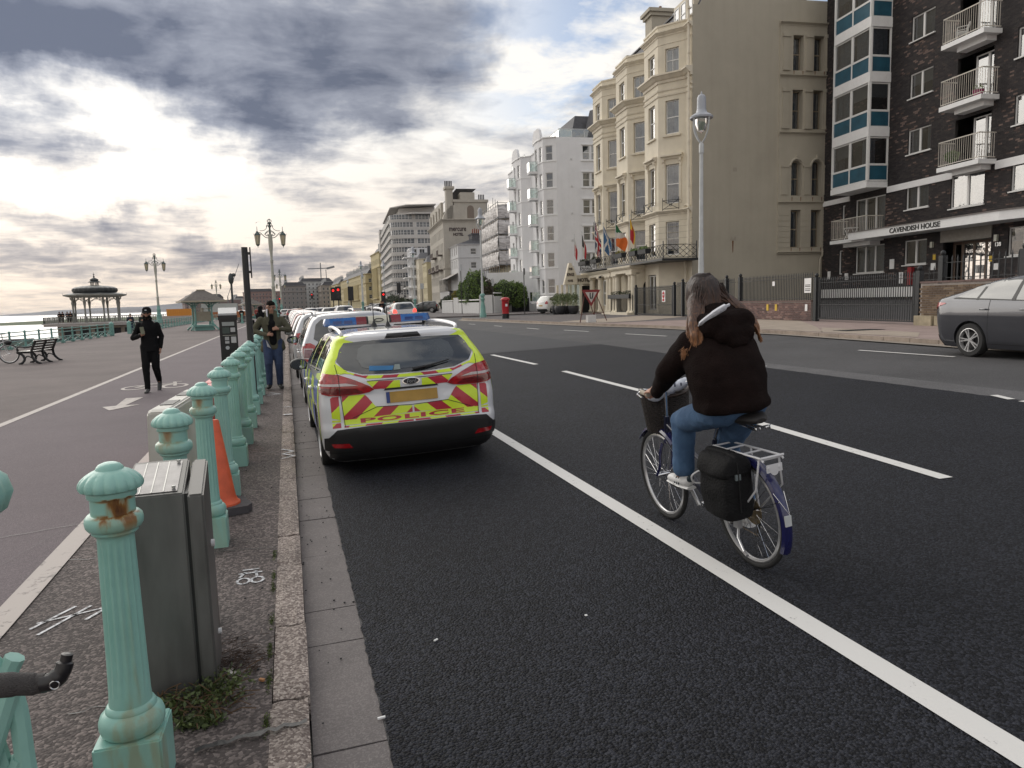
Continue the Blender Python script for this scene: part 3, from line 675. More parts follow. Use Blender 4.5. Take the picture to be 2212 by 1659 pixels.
#the dark brick flats (CAVENDISH HOUSE)
Pc=Vector((32.74,30.94,0))+BX*8.07
FCm=frame_of(Pc,BX)
cav=thing('apartment_block','dark brick block of flats with blue panelled bay and CAVENDISH HOUSE canopy','building',M=FCm)
m_brick=bpy.data.materials.new('dark_brick');m_brick.use_nodes=True
def brick_nodes(m,cols,rough=.8):
 N=m.node_tree.nodes;L=m.node_tree.links;b=N['Principled BSDF']
 g=N.new('ShaderNodeNewGeometry');oi=N.new('ShaderNodeObjectInfo');ad=N.new('ShaderNodeMath');ad.operation='ADD';L.new(g.outputs['Random Per Island'],ad.inputs[0]);L.new(oi.outputs['Random'],ad.inputs[1])
 fr=N.new('ShaderNodeMath');fr.operation='FRACT';L.new(ad.outputs[0],fr.inputs[0])
 no=N.new('ShaderNodeTexNoise');no.inputs['Scale'].default_value=.42;no.inputs['Detail'].default_value=5;L.new(g.outputs['Position'],no.inputs['Vector'])
 a2=N.new('ShaderNodeMath');a2.operation='MULTIPLY_ADD';L.new(no.outputs['Fac'],a2.inputs[0]);a2.inputs[1].default_value=1.1;a2.inputs[2].default_value=-.55
 a3=N.new('ShaderNodeMath');a3.operation='ADD';L.new(fr.outputs[0],a3.inputs[0]);L.new(a2.outputs[0],a3.inputs[1]);a3.use_clamp=True
 rp=N.new('ShaderNodeValToRGB');L.new(a3.outputs[0],rp.inputs[0]);cr=rp.color_ramp
 while len(cr.elements)<len(cols):cr.elements.new(.5)
 for e,(p,c)in zip(cr.elements,cols):e.position=p;e.color=(*c,1)
 L.new(rp.outputs[0],b.inputs['Base Color']);b.inputs['Roughness'].default_value=rough
 n2=N.new('ShaderNodeTexNoise');n2.inputs['Scale'].default_value=40;L.new(g.outputs['Position'],n2.inputs['Vector']);bp=N.new('ShaderNodeBump');bp.inputs['Strength'].default_value=.4;bp.inputs['Distance'].default_value=.01;L.new(n2.outputs['Fac'],bp.inputs['Height']);L.new(bp.outputs[0],b.inputs['Normal'])
brick_nodes(m_brick,[(0,(.016,.0135,.015)),(.62,(.030,.025,.026)),(.90,(.042,.033,.032)),(.965,(.075,.046,.038)),(1.0,(.15,.105,.09))])
M_mortar=mat('dark_mortar',(.034,.031,.031),.95,var=.2,vs=3,world=True)
def C(v):return-v
holes=[];Hc=lambda v0,v1,z0,z1,*k:holes.append((C(v1),C(v0),z0,z1,*k))
fl5=[2.95*k for k in range(6)]
for k in range(6):
 Hc(6.66,8.33,(3.14 if k==0 else 3.2+2.94*k),(4.46 if k==0 else 4.47+2.94*k))
 Hc(13.34,15.0,3.2+2.94*k,4.5+2.94*k)
 Hc(17.0,18.7,3.2+2.94*k,4.5+2.94*k)
Hc(2.53,5.08,2.85,4.46);Hc(.93,1.29,2.86,4.35);Hc(9.43,12.4,1.40,4.45);Hc(2.42,5.05,5.02,7.25);Hc(9.8,11.87,5.8,7.4);Hc(1.15,1.45,5.3,7.1)
for k in range(4):Hc(9.95,12.1,7.8+2.93*k,10.12+2.93*k)
m_=MB(FCm);mbw=MB()
wall(mbw,Matrix.Translation((0,-.012,0)),C(22),C(-.8),.7,21,holes,.14)
mbw.b2((C(22),-11,.7),(C(21.99),-.02,21));mbw.b2((C(-.78),-11,.7),(C(-.8),-.02,21));mbw.b2((C(22),-11,20.9),(C(-.8),-.012,21));mbw.b2((C(22),-11,.7),(C(-.8),-10.9,21))
wallo=mbw.build('wall',M_mortar,cav)
bw,bh,gap=.225,.075,.011
def openat(x0,x1,z0,z1):
 for h in holes:
  if x1>h[0]and x0<h[1]and z1>h[2]and z0<h[3]:return h
 return None
singles=[];mbr=MB();rr=random.Random(5);row=0;z=.72
while z<20.9:
 off=(row%2)*.5*(bw+gap);x=C(-.8)-off;xe=C(16.4)
 while x>xe:
  a,b=x-bw,x
  b=min(b,.8)
  segs=[(a,b)]
  for h in holes:
   if z+bh>h[2]and z<h[3]:
    ns=[]
    for s in segs:
     if s[1]<=h[0]or s[0]>=h[1]:ns.append(s)
     else:
      if s[0]<h[0]:ns.append((s[0],h[0]))
      if s[1]>h[1]:ns.append((h[1],s[1]))
    segs=ns
  for s in segs:
   if s[1]-s[0]<.03:continue
   p=rr.uniform(0,.006)
   if len(segs)==1 and s==(a,b)and b<C(12.6)and 4.9>z>2.2 and len(singles)<300 and b-a>.2:singles.append((a,z,p))
   else:
    q=(s[0],s[1],z,z+bh,p)
    x0,x1,zz0,zz1,pp=q
    mbr.add([(x0,-.012,zz0),(x1,-.012,zz0),(x1,-.012,zz1),(x0,-.012,zz1),(x0,pp,zz0),(x1,pp,zz0),(x1,pp,zz1),(x0,pp,zz1)],[(4,5,6,7),(0,1,5,4),(1,2,6,5),(2,3,7,6),(3,0,4,7)],False)
  x-=bw+gap
 z+=bh+gap;row+=1
tag(mbr.build('brickwork',m_brick,cav),kind='stuff')
_b=MB();_b.b2((0,-.012,0),(bw,0,bh));bme=_b.mesh('brick',m_brick)
for(a,zz,p)in singles:put('brick',bme,cav,Matrix.Translation((a,p,zz)))
dk=MB()
cw=lambda v0,v1,z0,z1,kind,y=-.08,cur=None,F=I4:win(cav,F,C(v1),C(v0),z0,z1,kind,y,cur=cur,dark=dk)
curs=['blind','net','blind','net','half','blind']
for k in range(6):
 z0=(3.14 if k==0 else 3.2+2.94*k);z1=(4.46 if k==0 else 4.47+2.94*k)
 cw(6.66,8.33,z0,z1,'case2',cur=['half','net','side','blind','net','net'][k]);cw(13.34,15.0,3.2+2.94*k,4.5+2.94*k,'case2',cur=curs[k]);cw(17.0,18.7,3.2+2.94*k,4.5+2.94*k,'case2',cur=curs[(k+2)%6])
cw(2.53,5.08,2.85,4.46,'case3',cur='net');cw(.93,1.29,2.86,4.35,'plain');cw(2.42,5.05,5.02,7.25,'case3',cur='side');cw(9.8,11.87,5.8,7.4,'case2',cur='net');cw(1.15,1.45,5.3,7.1,'plain')
for k in range(4):cw(10.5,12.05,7.82+2.93*k,10.1+2.93*k,'case2',y=-.55,cur=['half','blind','side','net'][k])
sm=MB()
for h in holes:
 if h[3]-h[2]<2 and h[1]-h[0]>.5:sm.b2((h[0]-.07,-.05,h[2]-.07),(h[1]+.07,.09,h[2]-.01))
sm.build('sill',M_wframe,cav)
em=mat('bronze_door_frame',(.13,.085,.06),.5,var=.1)
door=thing_part=None
def part(name,mb,m,parent):return mb.build(name,m,parent)
d_=MB();
for v in(9.45,10.0,10.72,11.45,11.95,12.38):d_.b2((C(v)-.05,-.75,1.4),(C(v)+.05,-.66,4.1))
d_.b2((C(12.4),-.78,4.0),(C(9.43),-.64,4.14));d_.b2((C(12.4),-.76,1.4),(C(9.43),-.68,1.5));fr_=d_.build('door',em,cav)
d_=MB();d_.quad((C(12.4),-.7,1.5),(C(9.43),-.7,1.5),(C(9.43),-.7,4.0),(C(12.4),-.7,4.0));d_.build('pane',M_glass,fr_)
d_=MB();d_.b2((C(11.0),-.65,2.5),(C(10.9),-.6,2.9));d_.b2((C(11.3),-.65,2.5),(C(11.2),-.6,2.9));d_.build('handle',M_wframe,fr_)
d_=MB();d_.b2((C(12.45),-.6,4.14),(C(9.3),.05,4.75));d_.build('door_lintel',mat('porch_beam',(.30,.28,.25),.8),cav)
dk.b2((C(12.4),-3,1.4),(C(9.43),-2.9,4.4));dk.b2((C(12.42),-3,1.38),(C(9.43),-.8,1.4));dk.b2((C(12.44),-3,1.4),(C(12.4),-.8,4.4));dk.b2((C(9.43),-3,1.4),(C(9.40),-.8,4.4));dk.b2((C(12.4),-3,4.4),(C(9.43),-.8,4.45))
for q_ in((1.9,-.82,7.58),(9.93,5.2,7.62),(22,12.5,7.66)):wb=MB();wb.b2((C(q_[0]),-.01,7.28),(C(q_[1]),.07,q_[2]));wb.build('white_band',M_white,cav)
wb=MB();wb.b2((C(7.75),-.01,1.40),(C(-.8),.05,1.95));wb.build('plinth_band',M_white,cav)
m_blue=mat('blue_panel',(.022,.092,.140),.35,var=.25,vs=2.0)
orl=MB();O=1.3;v0,v1=1.93,5.16
for k in range(-0,5):
 s=7.97+2.945*k
 zb=s+2.43
 orl=MB();orl.b2((C(v1)-.04,-.02,zb),(C(v0),O+.04,zb+.52));orl.build('bay_slab',M_white,cav)
orl=MB();orl.b2((C(v1+.02),-.0,7.60),(C(v0-.02),O+.06,7.92));orl.build('bay_slab',M_white,cav)
for k in range(5):
 s=7.97+2.945*k
 for F,a,b,n in((sub_frame(0,O,0),C(v1)+.0,C(v0),2),(side_frame(C(v1),0),-O,0,1),(side_frame(C(v0),0,1),-O,0,1)):
  w_=(b-a)/n
  for i in range(n):
   xa=a+w_*i+.04;xb=a+w_*(i+1)-.04
   o=win(cav,F,xa,xb,s+.90,s+2.40,'plain',-.02,cur=['half','blind','net','net','blind'][(k+i)%5],dark=None)
   p=MB(F);p.b2((xa,-.06,s+.06),(xb,-.02,s+.86));p.build('blue_panel',m_blue,cav)
  f_=MB(F)
  for i in range(n+1):f_.b2((a+w_*i-.05,-.09,s),(a+w_*i+.05,.0,s+2.43))
  f_.b2((a,-.09,s-.03),(b,.005,s+.06));f_.b2((a,-.09,s+.84),(b,.004,s+.92));f_.build('bay_frame',M_wframe,cav)
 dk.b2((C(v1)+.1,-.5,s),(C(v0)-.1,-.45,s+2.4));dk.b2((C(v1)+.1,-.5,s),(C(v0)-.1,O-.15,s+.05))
m_bal=mat('balcony_rail_paint',(.60,.56,.50),.6,var=.2,vs=5)
def balcony(v0,v1,zs,zt,o1,slab_t=.22,gap_=.13):
 s=MB();s.b2((C(v1),-.0,zs),(C(v0),o1,zs+slab_t));s.b2((C(v1)+.3,0,zs-.22),(C(v0)-.5,o1*.55,zs));so=s.build('balcony_slab',M_white,cav)
 rl=MB();a,b,y=C(v1)+.04,C(v0)-.04,o1-.06
 for p,q in(((a,.05),(a,y)),((a,y),(b,y)),((b,y),(b,.05))):
  rl.bar((p[0],p[1],zt),(q[0],q[1],zt),.045);rl.bar((p[0],p[1],zs+slab_t+.09),(q[0],q[1],zs+slab_t+.09),.035)
 rail=rl.build('balcony_rail',m_bal,cav)
 bb=MB();bb.bar((0,0,0),(0,0,zt-zs-slab_t-.09),.015);bm_=bb.mesh('baluster',m_bal)
 n=int((b-a)/gap_)
 for i in range(n+1):put('baluster',bm_,rail,Matrix.Translation((a+(b-a)*i/n,y,zs+slab_t+.09)))
 for i in range(1,int(o1/gap_)):put('baluster',bm_,rail,Matrix.Translation((a,i*gap_,zs+slab_t+.09)));put('baluster',bm_,rail,Matrix.Translation((b,i*gap_,zs+slab_t+.09)))
for k in range(4):balcony(9.95,12.5,7.55+2.93*k,8.98+2.93*k,1.0)
balcony(1.8,5.0,4.66,6.06,1.25,.2)
cn=MB();cn.prism([(C(3.88),0),(C(16.5),0),(C(16.5),.9),(C(14.3),1.5),(C(3.88),1.5)],4.74,5.16);can=cn.build('canopy',M_white,cav)
cn=MB();cn.prism([(C(3.84),0),(C(16.6),0),(C(16.6),.95),(C(14.35),1.56),(C(3.84),1.56)],5.16,5.2);cn.build('canopy_edge',mat('lead_edge',(.20,.18,.17),.7),cav)
t=text_mb('CAVENDISH HOUSE',.36,.012,.004,sx=1.0)
ws=[v[0]for v in t.v];s_=3.54/(max(ws)-min(ws));t.v=[(-v[0]*s_-9.13,1.52-v[1],v[2]*1.0+4.83)for v in t.v];t.build('sign_lettering',mat('sign_black',(.02,.02,.02),.5),can)
t=text_mb('138',.26,.01,.004);t.v=[(-v[0]*.95-12.82,.02-v[1],v[2]+3.7)for v in t.v];t.build('house_number',mat('steel_letters',(.55,.55,.55),.3,metal=.8),cav)
nm=MB();
for v,z,w,h in((.0,2.85,.28,.5),(1.75,2.7,.32,.42),(5.75,3.25,.36,.55),(6.5,2.45,.33,.62),(8.85,2.95,.32,.36),(12.75,2.75,.35,.3)):nm.b2((C(v)-w/2,.005,z-h/2),(C(v)+w/2,.03,z+h/2))
nm.build('notice_board',M_white,cav)
nm=MB()
for v,z in((8.9,3.45),(12.45,3.15)):nm.b2((C(v)-.09,.005,z-.15),(C(v)+.09,.03,z+.12))
nm.build('warning_sign',mat('yellow_sign',(.62,.42,.04),.6),cav)
nm=MB()
for v,z in((8.75,4.1),(12.75,4.1)):nm.b2((C(v)-.08,.005,z-.16),(C(v)+.08,.12,z+.14))
nm.build('wall_light',mat('lamp_glass',(.55,.56,.48),.3),cav)
nm=MB();nm.b2((C(7.35)-.14,.005,2.05),(C(7.35)+.14,.2,3.0));nm.build('hose_cabinet',mat('red_cabinet',(.30,.02,.025),.5),cav)
if dk.v:dk.build('entrance_interior',M_dark,cav)
def plastic_chair(M,col,label,nm='garden_chair'):
 r=thing(nm,label,'chair',M=M);m=mat('plastic_'+label.split()[0],col,.5,var=.05)
 s=MB();s.b2((-.24,-.22,.40),(.24,.22,.44));s.build('seat',m,r)
 s=MB();s.tube(curve_pts([(-.25,.2,.42),(-.27,.3,.75),(0,.36,.86),(.27,.3,.75),(.25,.2,.42)]),.025,6);[s.bar((x,.24,.44),(x*1.05,.33,.82),.04,.015)for x in(-.15,-.05,.05,.15)];s.build('backrest',m,r)
 for x in(-.2,.2):
  for y in(-.18,.18):s=MB();s.cyl((x,y,.41),(x*1.15,y*1.2,0),.022,.018,6);s.build('leg',m,r)
  s=MB();s.tube([(x*1.2,-.2,.42),(x*1.3,-.18,.64),(x*1.3,.25,.66)],.02,6);s.build('armrest',m,r)
 return r
plastic_chair(FCm@Matrix.Translation((C(10.6),.45,7.77+5.86))@Matrix.Rotation(2.4,4,'Z'),(.7,.7,.68),'white plastic garden chair on the topmost visible balcony')
tb=thing('balcony_table','small slatted white folding table on the low corner balcony','table',M=FCm@Matrix.Translation((C(3.0),.7,4.86)))
s=MB();s.b2((-.3,-.3,.68),(.3,.3,.71));s.build('tabletop',M_white,tb)
for sx in(-1,1):s=MB();s.bar((-.25*sx,-.25,0),(.25*sx,-.25,.68),.03);s.bar((-.25*sx,.25,0),(.25*sx,.25,.68),.03);s.build('leg',M_white,tb)
def leaf_mass(name,blobs,n,size,m,parent=None,seed=1,M=None,kind=None,hollow=.75,up=.3):
 """foliage: many small leaf faces scattered through uneven ellipsoids"""
 r=random.Random(seed);vs=[];fs=[]
 for i in range(n):
  c,rad=blobs[r.randrange(len(blobs))]
  while True:
   p=Vector((r.uniform(-1,1),r.uniform(-1,1),r.uniform(-1,1)))
   if p.length<=1:break
  l=p.length;p=p*((hollow+(1-hollow)*r.random())/max(l,.05))if r.random()<.8 else p
  nz=noise.noise(p*2.7+Vector(c)*3)*.28
  q=Vector((c[0]+p.x*rad[0]*(1+nz),c[1]+p.y*rad[1]*(1+nz),c[2]+p.z*rad[2]*(1+nz)))
  a=Vector((r.gauss(0,1),r.gauss(0,1),r.gauss(0,1)+up)).normalized();b=a.cross(Vector((r.gauss(0,1),r.gauss(0,1),r.gauss(0,1)))).normalized();c2=a.cross(b);s=size*r.uniform(.6,1.3);k=len(vs)
  vs+=[q-b*s,q+c2*s*.45,q+b*s,q-c2*s*.45];fs.append((k,k+1,k+2,k+3))
 me=bpy.data.meshes.new(name);me.from_pydata([tuple(v)for v in vs],[],fs);me.materials.append(m);o=put(name,me,parent,M)
 if kind:o['kind']=kind
 return o
def leafmat(name,a,b):
 if name in MATS:return MATS[name]
 m=bpy.data.materials.new(name);m.use_nodes=True;N=m.node_tree.nodes;L=m.node_tree.links;bs=N['Principled BSDF'];g=N.new('ShaderNodeNewGeometry');rp=N.new('ShaderNodeValToRGB');L.new(g.outputs['Random Per Island'],rp.inputs[0])
 rp.color_ramp.elements[0].color=(*a,1);rp.color_ramp.elements[1].color=(*b,1);L.new(rp.outputs[0],bs.inputs['Base Color']);bs.inputs['Roughness'].default_value=.6;MATS[name]=m;return m
M_leaf=leafmat('leaf_green',(.05,.10,.02),(.16,.24,.05));M_leafd=leafmat('leaf_dark',(.015,.026,.010),(.045,.06,.022));M_leafy=leafmat('leaf_yellow',(.12,.12,.015),(.24,.20,.03));M_leafb=leafmat('leaf_brown',(.03,.022,.012),(.075,.055,.03));M_leafl=leafmat('leaf_light',(.06,.12,.03),(.15,.22,.07))
for v,k,m,lab in((10.45,0,M_leafl,'bright lime green plant on the lowest projecting balcony'),(11.9,1,mat('magenta_pot',(.30,.02,.12),.5),'magenta planter on the middle projecting balcony')):
 pl=thing('balcony_plant',lab,'plant',M=FCm@Matrix.Translation((C(v),.6,7.77+2.93*k)))
 if k==0:leaf_mass('foliage',[((0,0,.5),(.45,.2,.28))],500,.06,M_leafl,pl,4)
 else:
  s=MB();s.lathe([(.16,0),(.25,.3),(.27,.32)],n=12);s.build('pot',m,pl);leaf_mass('foliage',[((0,0,.4),(.25,.2,.15))],120,.05,M_leaf,pl,5)
#the cream hotel
FH=frame_of((24.67,40.79),BX)
hot=thing('hotel','tall cream stucco hotel with three canted bays and long iron balcony','building',M=FH)
PER=5.72;dk=MB();wl=MB();tr=MB();A42=math.radians(42);SL=1.86;DU=SL*math.cos(A42);DO=1.3
G0=.55
def sash(F,x0,x1,z0,z1,kind='sash',cur='net',y=-.14,**k):return win(hot,F,x0,x1,z0,z1,kind,y,cur=cur,dark=dk,**k)
rows=[(15.9,17.38,'sash4'),(12.12,14.2,'sash'),(7.75,10.22,'sash'),(4.45,6.6,'sash')]
plan=[(0,0)]
for b in range(3):
 u0=.90+PER*b;x1=u0+DU;x2=x1+2.35;x3=x2+DU
 plan+=[(u0,0),(x1,DO),(x2,DO),(x3,0)]
plan.append((PER*3+.5,0));LH=PER*3+.5
cc=['net','side','net','side']
for i in range(len(plan)-1):
 a,b=Vector(plan[i]),Vector(plan[i+1]);d=b-a;Lw=d.length;ang=math.atan2(d.y,d.x);F=sub_frame(a.x,a.y,ang)
 kind_=(i-1)%4 if 1<=i<=12 else 3;hs=[];bay=(i-1)//4
 if kind_ in(0,1,2):
  if kind_==1:w0,w1=.56,1.66
  else:w0,w1=(Lw-1.42,Lw-.50)if kind_==0 else(.50,1.42)
  for r_,(z0,z1,kd)in enumerate(rows):hs.append((w0,w1,z0,z1))
  gfy=kind_==1
  if gfy and bay==0:hs.append((.45,1.9,.9,3.25))
 wall(wl,F,0,Lw,G0,18.8,hs,.18)
 if hs:
  for r_,(z0,z1,kd)in enumerate(rows):
   sash(F,w0+.02,w1-.02,z0+.02,z1-.02,kd if kind_!=1 else 'sash',['side','half','net','net'][r_]if kind_!=1 else['net','side','half','net'][r_])
   tr=MB()
   if r_==1:tr.box(F@Vector(((w0+w1)/2,.05,z0-.12)),(w1-w0+.3,.16,.10),rz=ang)
   if r_==2:
    band(tr,F,[(w0-.28,0),(w1+.28,0)],[(-.02,10.55),(.10,10.56),(.13,10.66),(.30,10.70),(.30,10.80),(.02,10.86)])
    for q in(w0-.12,w1+.12):tr.prism([(0,0),(.20,0),(.17,-.16),(.08,-.26),(.06,-.5),(0,-.55)],-.07,.07,F@Matrix.Translation((q,0,10.56))@Matrix(((0,0,1,0),(1,0,0,0),(0,1,0,0),(0,0,0,1))))
    tr.box(F@Vector((w0-.09,.02,(z0+z1)/2+.1)),(.12,.05,z1-z0+.2),rz=ang);tr.box(F@Vector((w1+.09,.02,(z0+z1)/2+.1)),(.12,.05,z1-z0+.2),rz=ang)
   if tr.v:tr.build('window_surround',M_creamtrim,hot)
  if len(hs)>4:sash(F,.47,1.88,.92,3.2,'case2','side')
 if kind_ in(0,1,2):
  g=MB(F);zb,zt=7.36,7.94;a0,a1=w0-.1,w1+.1;y_=.26
  for p,q in(((a0,y_,zt),(a1,y_,zt)),((a0,y_,zb+.04),(a1,y_,zb+.04)),((a0,y_,zb),(a1,y_,zt)),((a0,y_,zt),(a1,y_,zb)),((a0,y_,zb-.05),(a0,y_,zt+.16)),((a1,y_,zb-.05),(a1,y_,zt+.16)),((a0,0,zt),(a0,y_,zt)),((a1,0,zt),(a1,y_,zt))):g.cyl(p,q,.018,n=5)
  g.tube([((a0+a1)/2+math.cos(t)*.09,y_,(zb+zt)/2+math.sin(t)*.09)for t in[k*PI/5 for k in range(10)]],.016,5,closed=True);g.build('window_guard',M_iron,hot)
wl.add([(0,0,18.8),(LH,0,18.8),(LH,-10,18.8),(0,-10,18.8)],[(0,1,2,3)]);wl.b2((LH-.01,-12,G0),(LH,0,18.8))
wl.build('wall',M_cream,hot)
tm=MB()
band(tm,I4,plan,CORN(15.84,1.25));band(tm,I4,plan,STRG(14.95,1.1));band(tm,I4,plan,STRG(14.62,1.1));band(tm,I4,plan,CORN(18.45,.7));band(tm,I4,plan,STRG(17.72,.5));band(tm,I4,plan,CORN(7.34,.75));band(tm,I4,plan,[(-.02,18.78),(.05,18.78),(.05,18.88),(-.02,18.88)])
tm.build('cornice',M_creamtrim,hot)
rj=MB()
for z in[4.75+.38*k for k in range(6)]:band(rj,I4,plan[:6],[(-.02,z),(.004,z),(.004,z+.02),(-.02,z+.02)])
rj.build('rustication_joint',mat('joint_dark_cream',(.36,.33,.25),.9),hot)  # rustication joints in a darker cream than the stucco
rf=MB();rf.add([(-.0,-.25,18.8),(LH,-.25,18.8),(LH,-1.15,20.7),(0,-1.15,20.7),(0,-9,20.9),(LH,-9,20.9)],[(0,1,2,3),(3,2,5,4)]);rf.build('roof',M_slate,hot)
rf=MB();rf.bar((0,-1.1,20.74),(LH,-1.1,20.74),.16,.1);rf.build('roof_ridge',M_slate,hot)
for b,us in enumerate(((1.2,2.2,3.2),(7.2,8.0),(13.2,))):
 for u in us:
  dm=MB();dm.b2((u-.5,-1.3,18.75),(u+.5,-.42,20.55));o=dm.build('dormer',M_cream,hot);win(o,Matrix.Translation((0,-.33,0)),u-.36,u+.36,18.95,20.35,'sash',-.05,cur='net')
ch=MB();ch.b2((11.2,-3.4,18.9),(12.5,-1.9,23.0));ch.b2((11.05,-3.55,23.0),(12.65,-1.75,23.25));ch.b2((10.9,-3.7,23.25),(12.8,-1.6,23.5));cho=ch.build('chimney',M_gable,hot)
ch=MB();[ch.cyl((11.2+.28*k,-2.6,23.5),(11.2+.28*k,-2.6,23.68),.13,.11,8)for k in range(5)];ch.build('chimney_pot',mat('terracotta',(.22,.10,.06),.9,var=.3),cho)
FG=side_frame(0,0)
gw=MB();gh=[]
for(z0,z1,*k)in((15.72,17.85),(12.15,14.55),(7.99,10.2,'arch'),(4.7,7.1)):
 for x in(6.75,8.2):gh.append((x,x+.72,z0,z1,*k))
wall(gw,FG,.02,5.85,G0,19.4,[],.1);gw.add([FG@Vector(v)for v in((.45,0,19.4),(5.85,0,19.4),(5.85,0,20.9),(1.3,0,20.9))],[(0,1,2,3)])
Fq=FG@Matrix.Translation((0,.10,0));wall(gw,Fq,5.85,12,4.42,18.55,gh,.45);wall(gw,FG,5.85,12,G0,4.42,[],.1);wall(gw,FG,5.85,12,18.55,20.0,[],.1)
gw.add([Fq@Vector(v)for v in((5.85,0,4.42),(5.85,-.1,4.42),(5.85,-.1,18.55),(5.85,0,18.55))],[(0,1,2,3)]);gw.add([Fq@Vector(v)for v in((5.85,0,4.42),(5.85,-.1,4.42),(12,-.1,4.42),(12,0,4.42))],[(0,1,2,3)]);gw.add([Fq@Vector(v)for v in((5.85,0,18.55),(5.85,-.1,18.55),(12,-.1,18.55),(12,0,18.55))],[(0,1,2,3)])
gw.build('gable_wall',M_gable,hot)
for h in gh:win(hot,Fq,h[0]+.03,h[1]-.03,h[2]+.02,h[3]-.02,'sash',-.38,cur=['net','side'][int(h[0])%2],dark=dk,fm=mat('weathered_sash',(.26,.22,.16),.6))
gt=MB();e=lambda z,s=.8:band(gt,Fq,[(12,0),(5.80,0)][::-1],CORN(z,s))
for z,s in((18.62,.5),(15.45,.45),(11.95,.45),(7.62,.42),(4.45,.35)):e(z,s)
for x in(6.25,7.83,9.25,10.6):
 for z0,z1 in((15.7,17.9),(12.15,14.6)):gt.box(Fq@Vector((x,.03,(z0+z1)/2)),(.06,.42,z1-z0));gt.box(Fq@Vector((x,.06,z1-.08)),(.14,.52,.22));gt.box(Fq@Vector((x,.05,z0+.1)),(.1,.5,.2))
 gt.box(Fq@Vector((x,.03,8.9)),(.06,.42,1.7));gt.box(Fq@Vector((x,.05,9.82)),(.12,.5,.14))
for x in(7.11,8.56,10.0):
 pts=[Fq@Vector((x+math.cos(t)*.46,.04,9.85+math.sin(t)*.46))for t in[k*PI/8 for k in range(9)]];gt.tube(pts,.07,6);gt.box(Fq@Vector((x,.05,10.42)),(.1,.14,.28))
for z in[4.85+.34*k for k in range(7)]:
 for a,b in((5.85,6.7),(7.5,8.16),(8.95,9.6)):gt.box(Fq@Vector(((a+b)/2,.012,z)),(.024,b-a,.29))
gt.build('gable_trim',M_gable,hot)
rs=MB(FG);rs.quad((2.6,.004,5.2),(3.0,.004,5.2),(3.0,.004,5.45),(2.6,.004,5.45));rs.quad((2.75,.004,9.5),(3.02,.004,9.5),(3.02,.004,9.75),(2.75,.004,9.75));rs.build('render_patch',mat('patch_grey',(.36,.33,.27),.9,var=.2),hot)
rs=MB(FG);rs.add([(2.72,.007,5.2),(2.83,.007,5.2),(2.80,.007,4.55),(2.76,.007,4.4)],[(0,1,2,3)])
for x in(6.78,7.4,8.25,8.9):
 for z in(15.7,7.9,4.68):rs.add([(x,.115,z),(x+.06,.115,z),(x+.04,.115,z-.3),(x+.02,.115,z-.36)],[(0,1,2,3)])
rs.build('rust_streak',M_rust,hot)
dp=MB();dp.tube([(.30,.16,20.6),(.28,.16,19.6),(.22,.14,18.9),(.2,.14,7.2),(.2,.14,4.3),(.55,.3,3.9),(.62,.16,3.5),(.62,.16,.7)],.075,8)
for z in(19.2,16.6,13.9,11.3,8.6,6.2):dp.cyl((.2,.14,z),(.2,.14,z+.12),.10,n=8)
dp.tube([(.2,.14,7.4),(.5,.12,7.55),(.9,.1,7.5)],.06,6);dp.build('drainpipe',M_creamtrim,hot)
dp=MB();dp.tube([FG@Vector(p)for p in((9.0,.2,4.6),(9.0,.2,4.2),(8.85,.2,3.9),(8.75,.2,.7))],.06,6);dp.build('drainpipe',M_gable,hot)
OB=2.3;pm=MB()
pm.b2((4.75,.0,3.5),(9.2,OB-.02,3.98));band(pm,I4,[(4.75,.2),(4.75,OB),(9.2,OB),(9.2,.2)],[(-.02,3.75),(.06,3.76),(.18,3.88),(.2,4.0),(-.02,4.02)])
pm.b2((10.2,.0,3.5),(17.4,OB-.3,3.95));band(pm,I4,[(10.2,.2),(10.2,OB-.3),(17.4,OB-.3)],[(-.02,3.7),(.06,3.72),(.18,3.86),(.2,3.95),(-.02,3.97)])
pm.b2((5.2,.05,G0),(10.4,.35,3.5))
pm.build('portico',M_cream,hot)
col=MB();col.lathe([(.34,0),(.34,.12),(.27,.16),(.25,.3),(.235,1.5),(.21,2.5),(.21,2.56),(.25,2.6),(.27,2.68)],n=20);col.b2((-.3,-.3,2.68),(.3,.3,2.8));cme=col.mesh('column',M_cream)
for(u,o_)in((5.0,2.0),(5.6,2.0),(8.9,2.0),(8.35,2.0),(10.5,1.75),(11.2,1.75),(13.2,1.75),(15.5,1.75)):put('column',cme,hot,Matrix.Translation((u,o_,.7)))
ad=MB(FG)
for u in(4.7,10.1):
 F=side_frame(u,0);w2=MB();wall(w2,F,-1.95,0,G0,3.5,[(-1.45,-.55,.6,2.95,'arch')],.25);w2.build('arch_wall',M_cream,hot);d2=MB(F);d2.b2((-1.45,-.35,.6),(-.55,-.3,2.95));d2.build('dark_doorway',M_dark,hot)
win(hot,Matrix.Translation((0,.36,0)),6.3,7.3,1.3,2.9,'sash4',.02,cur='net');win(hot,Matrix.Translation((0,1.62,0)),12.0,12.9,1.2,3.2,'sash',.02,cur='net')
pp=MB();pp.b2((10.8,.2,G0),(13.4,1.6,3.5));pp.build('lobby_wall',M_cream,hot)
bk=MB();bk.b2((-.9,-.0,3.98),(4.75,OB+.1,4.12));bk.b2((4.75,0,4.02),(17.2,OB+.1,4.12));bk.build('balcony_deck',M_iron,hot)
lat=MB()
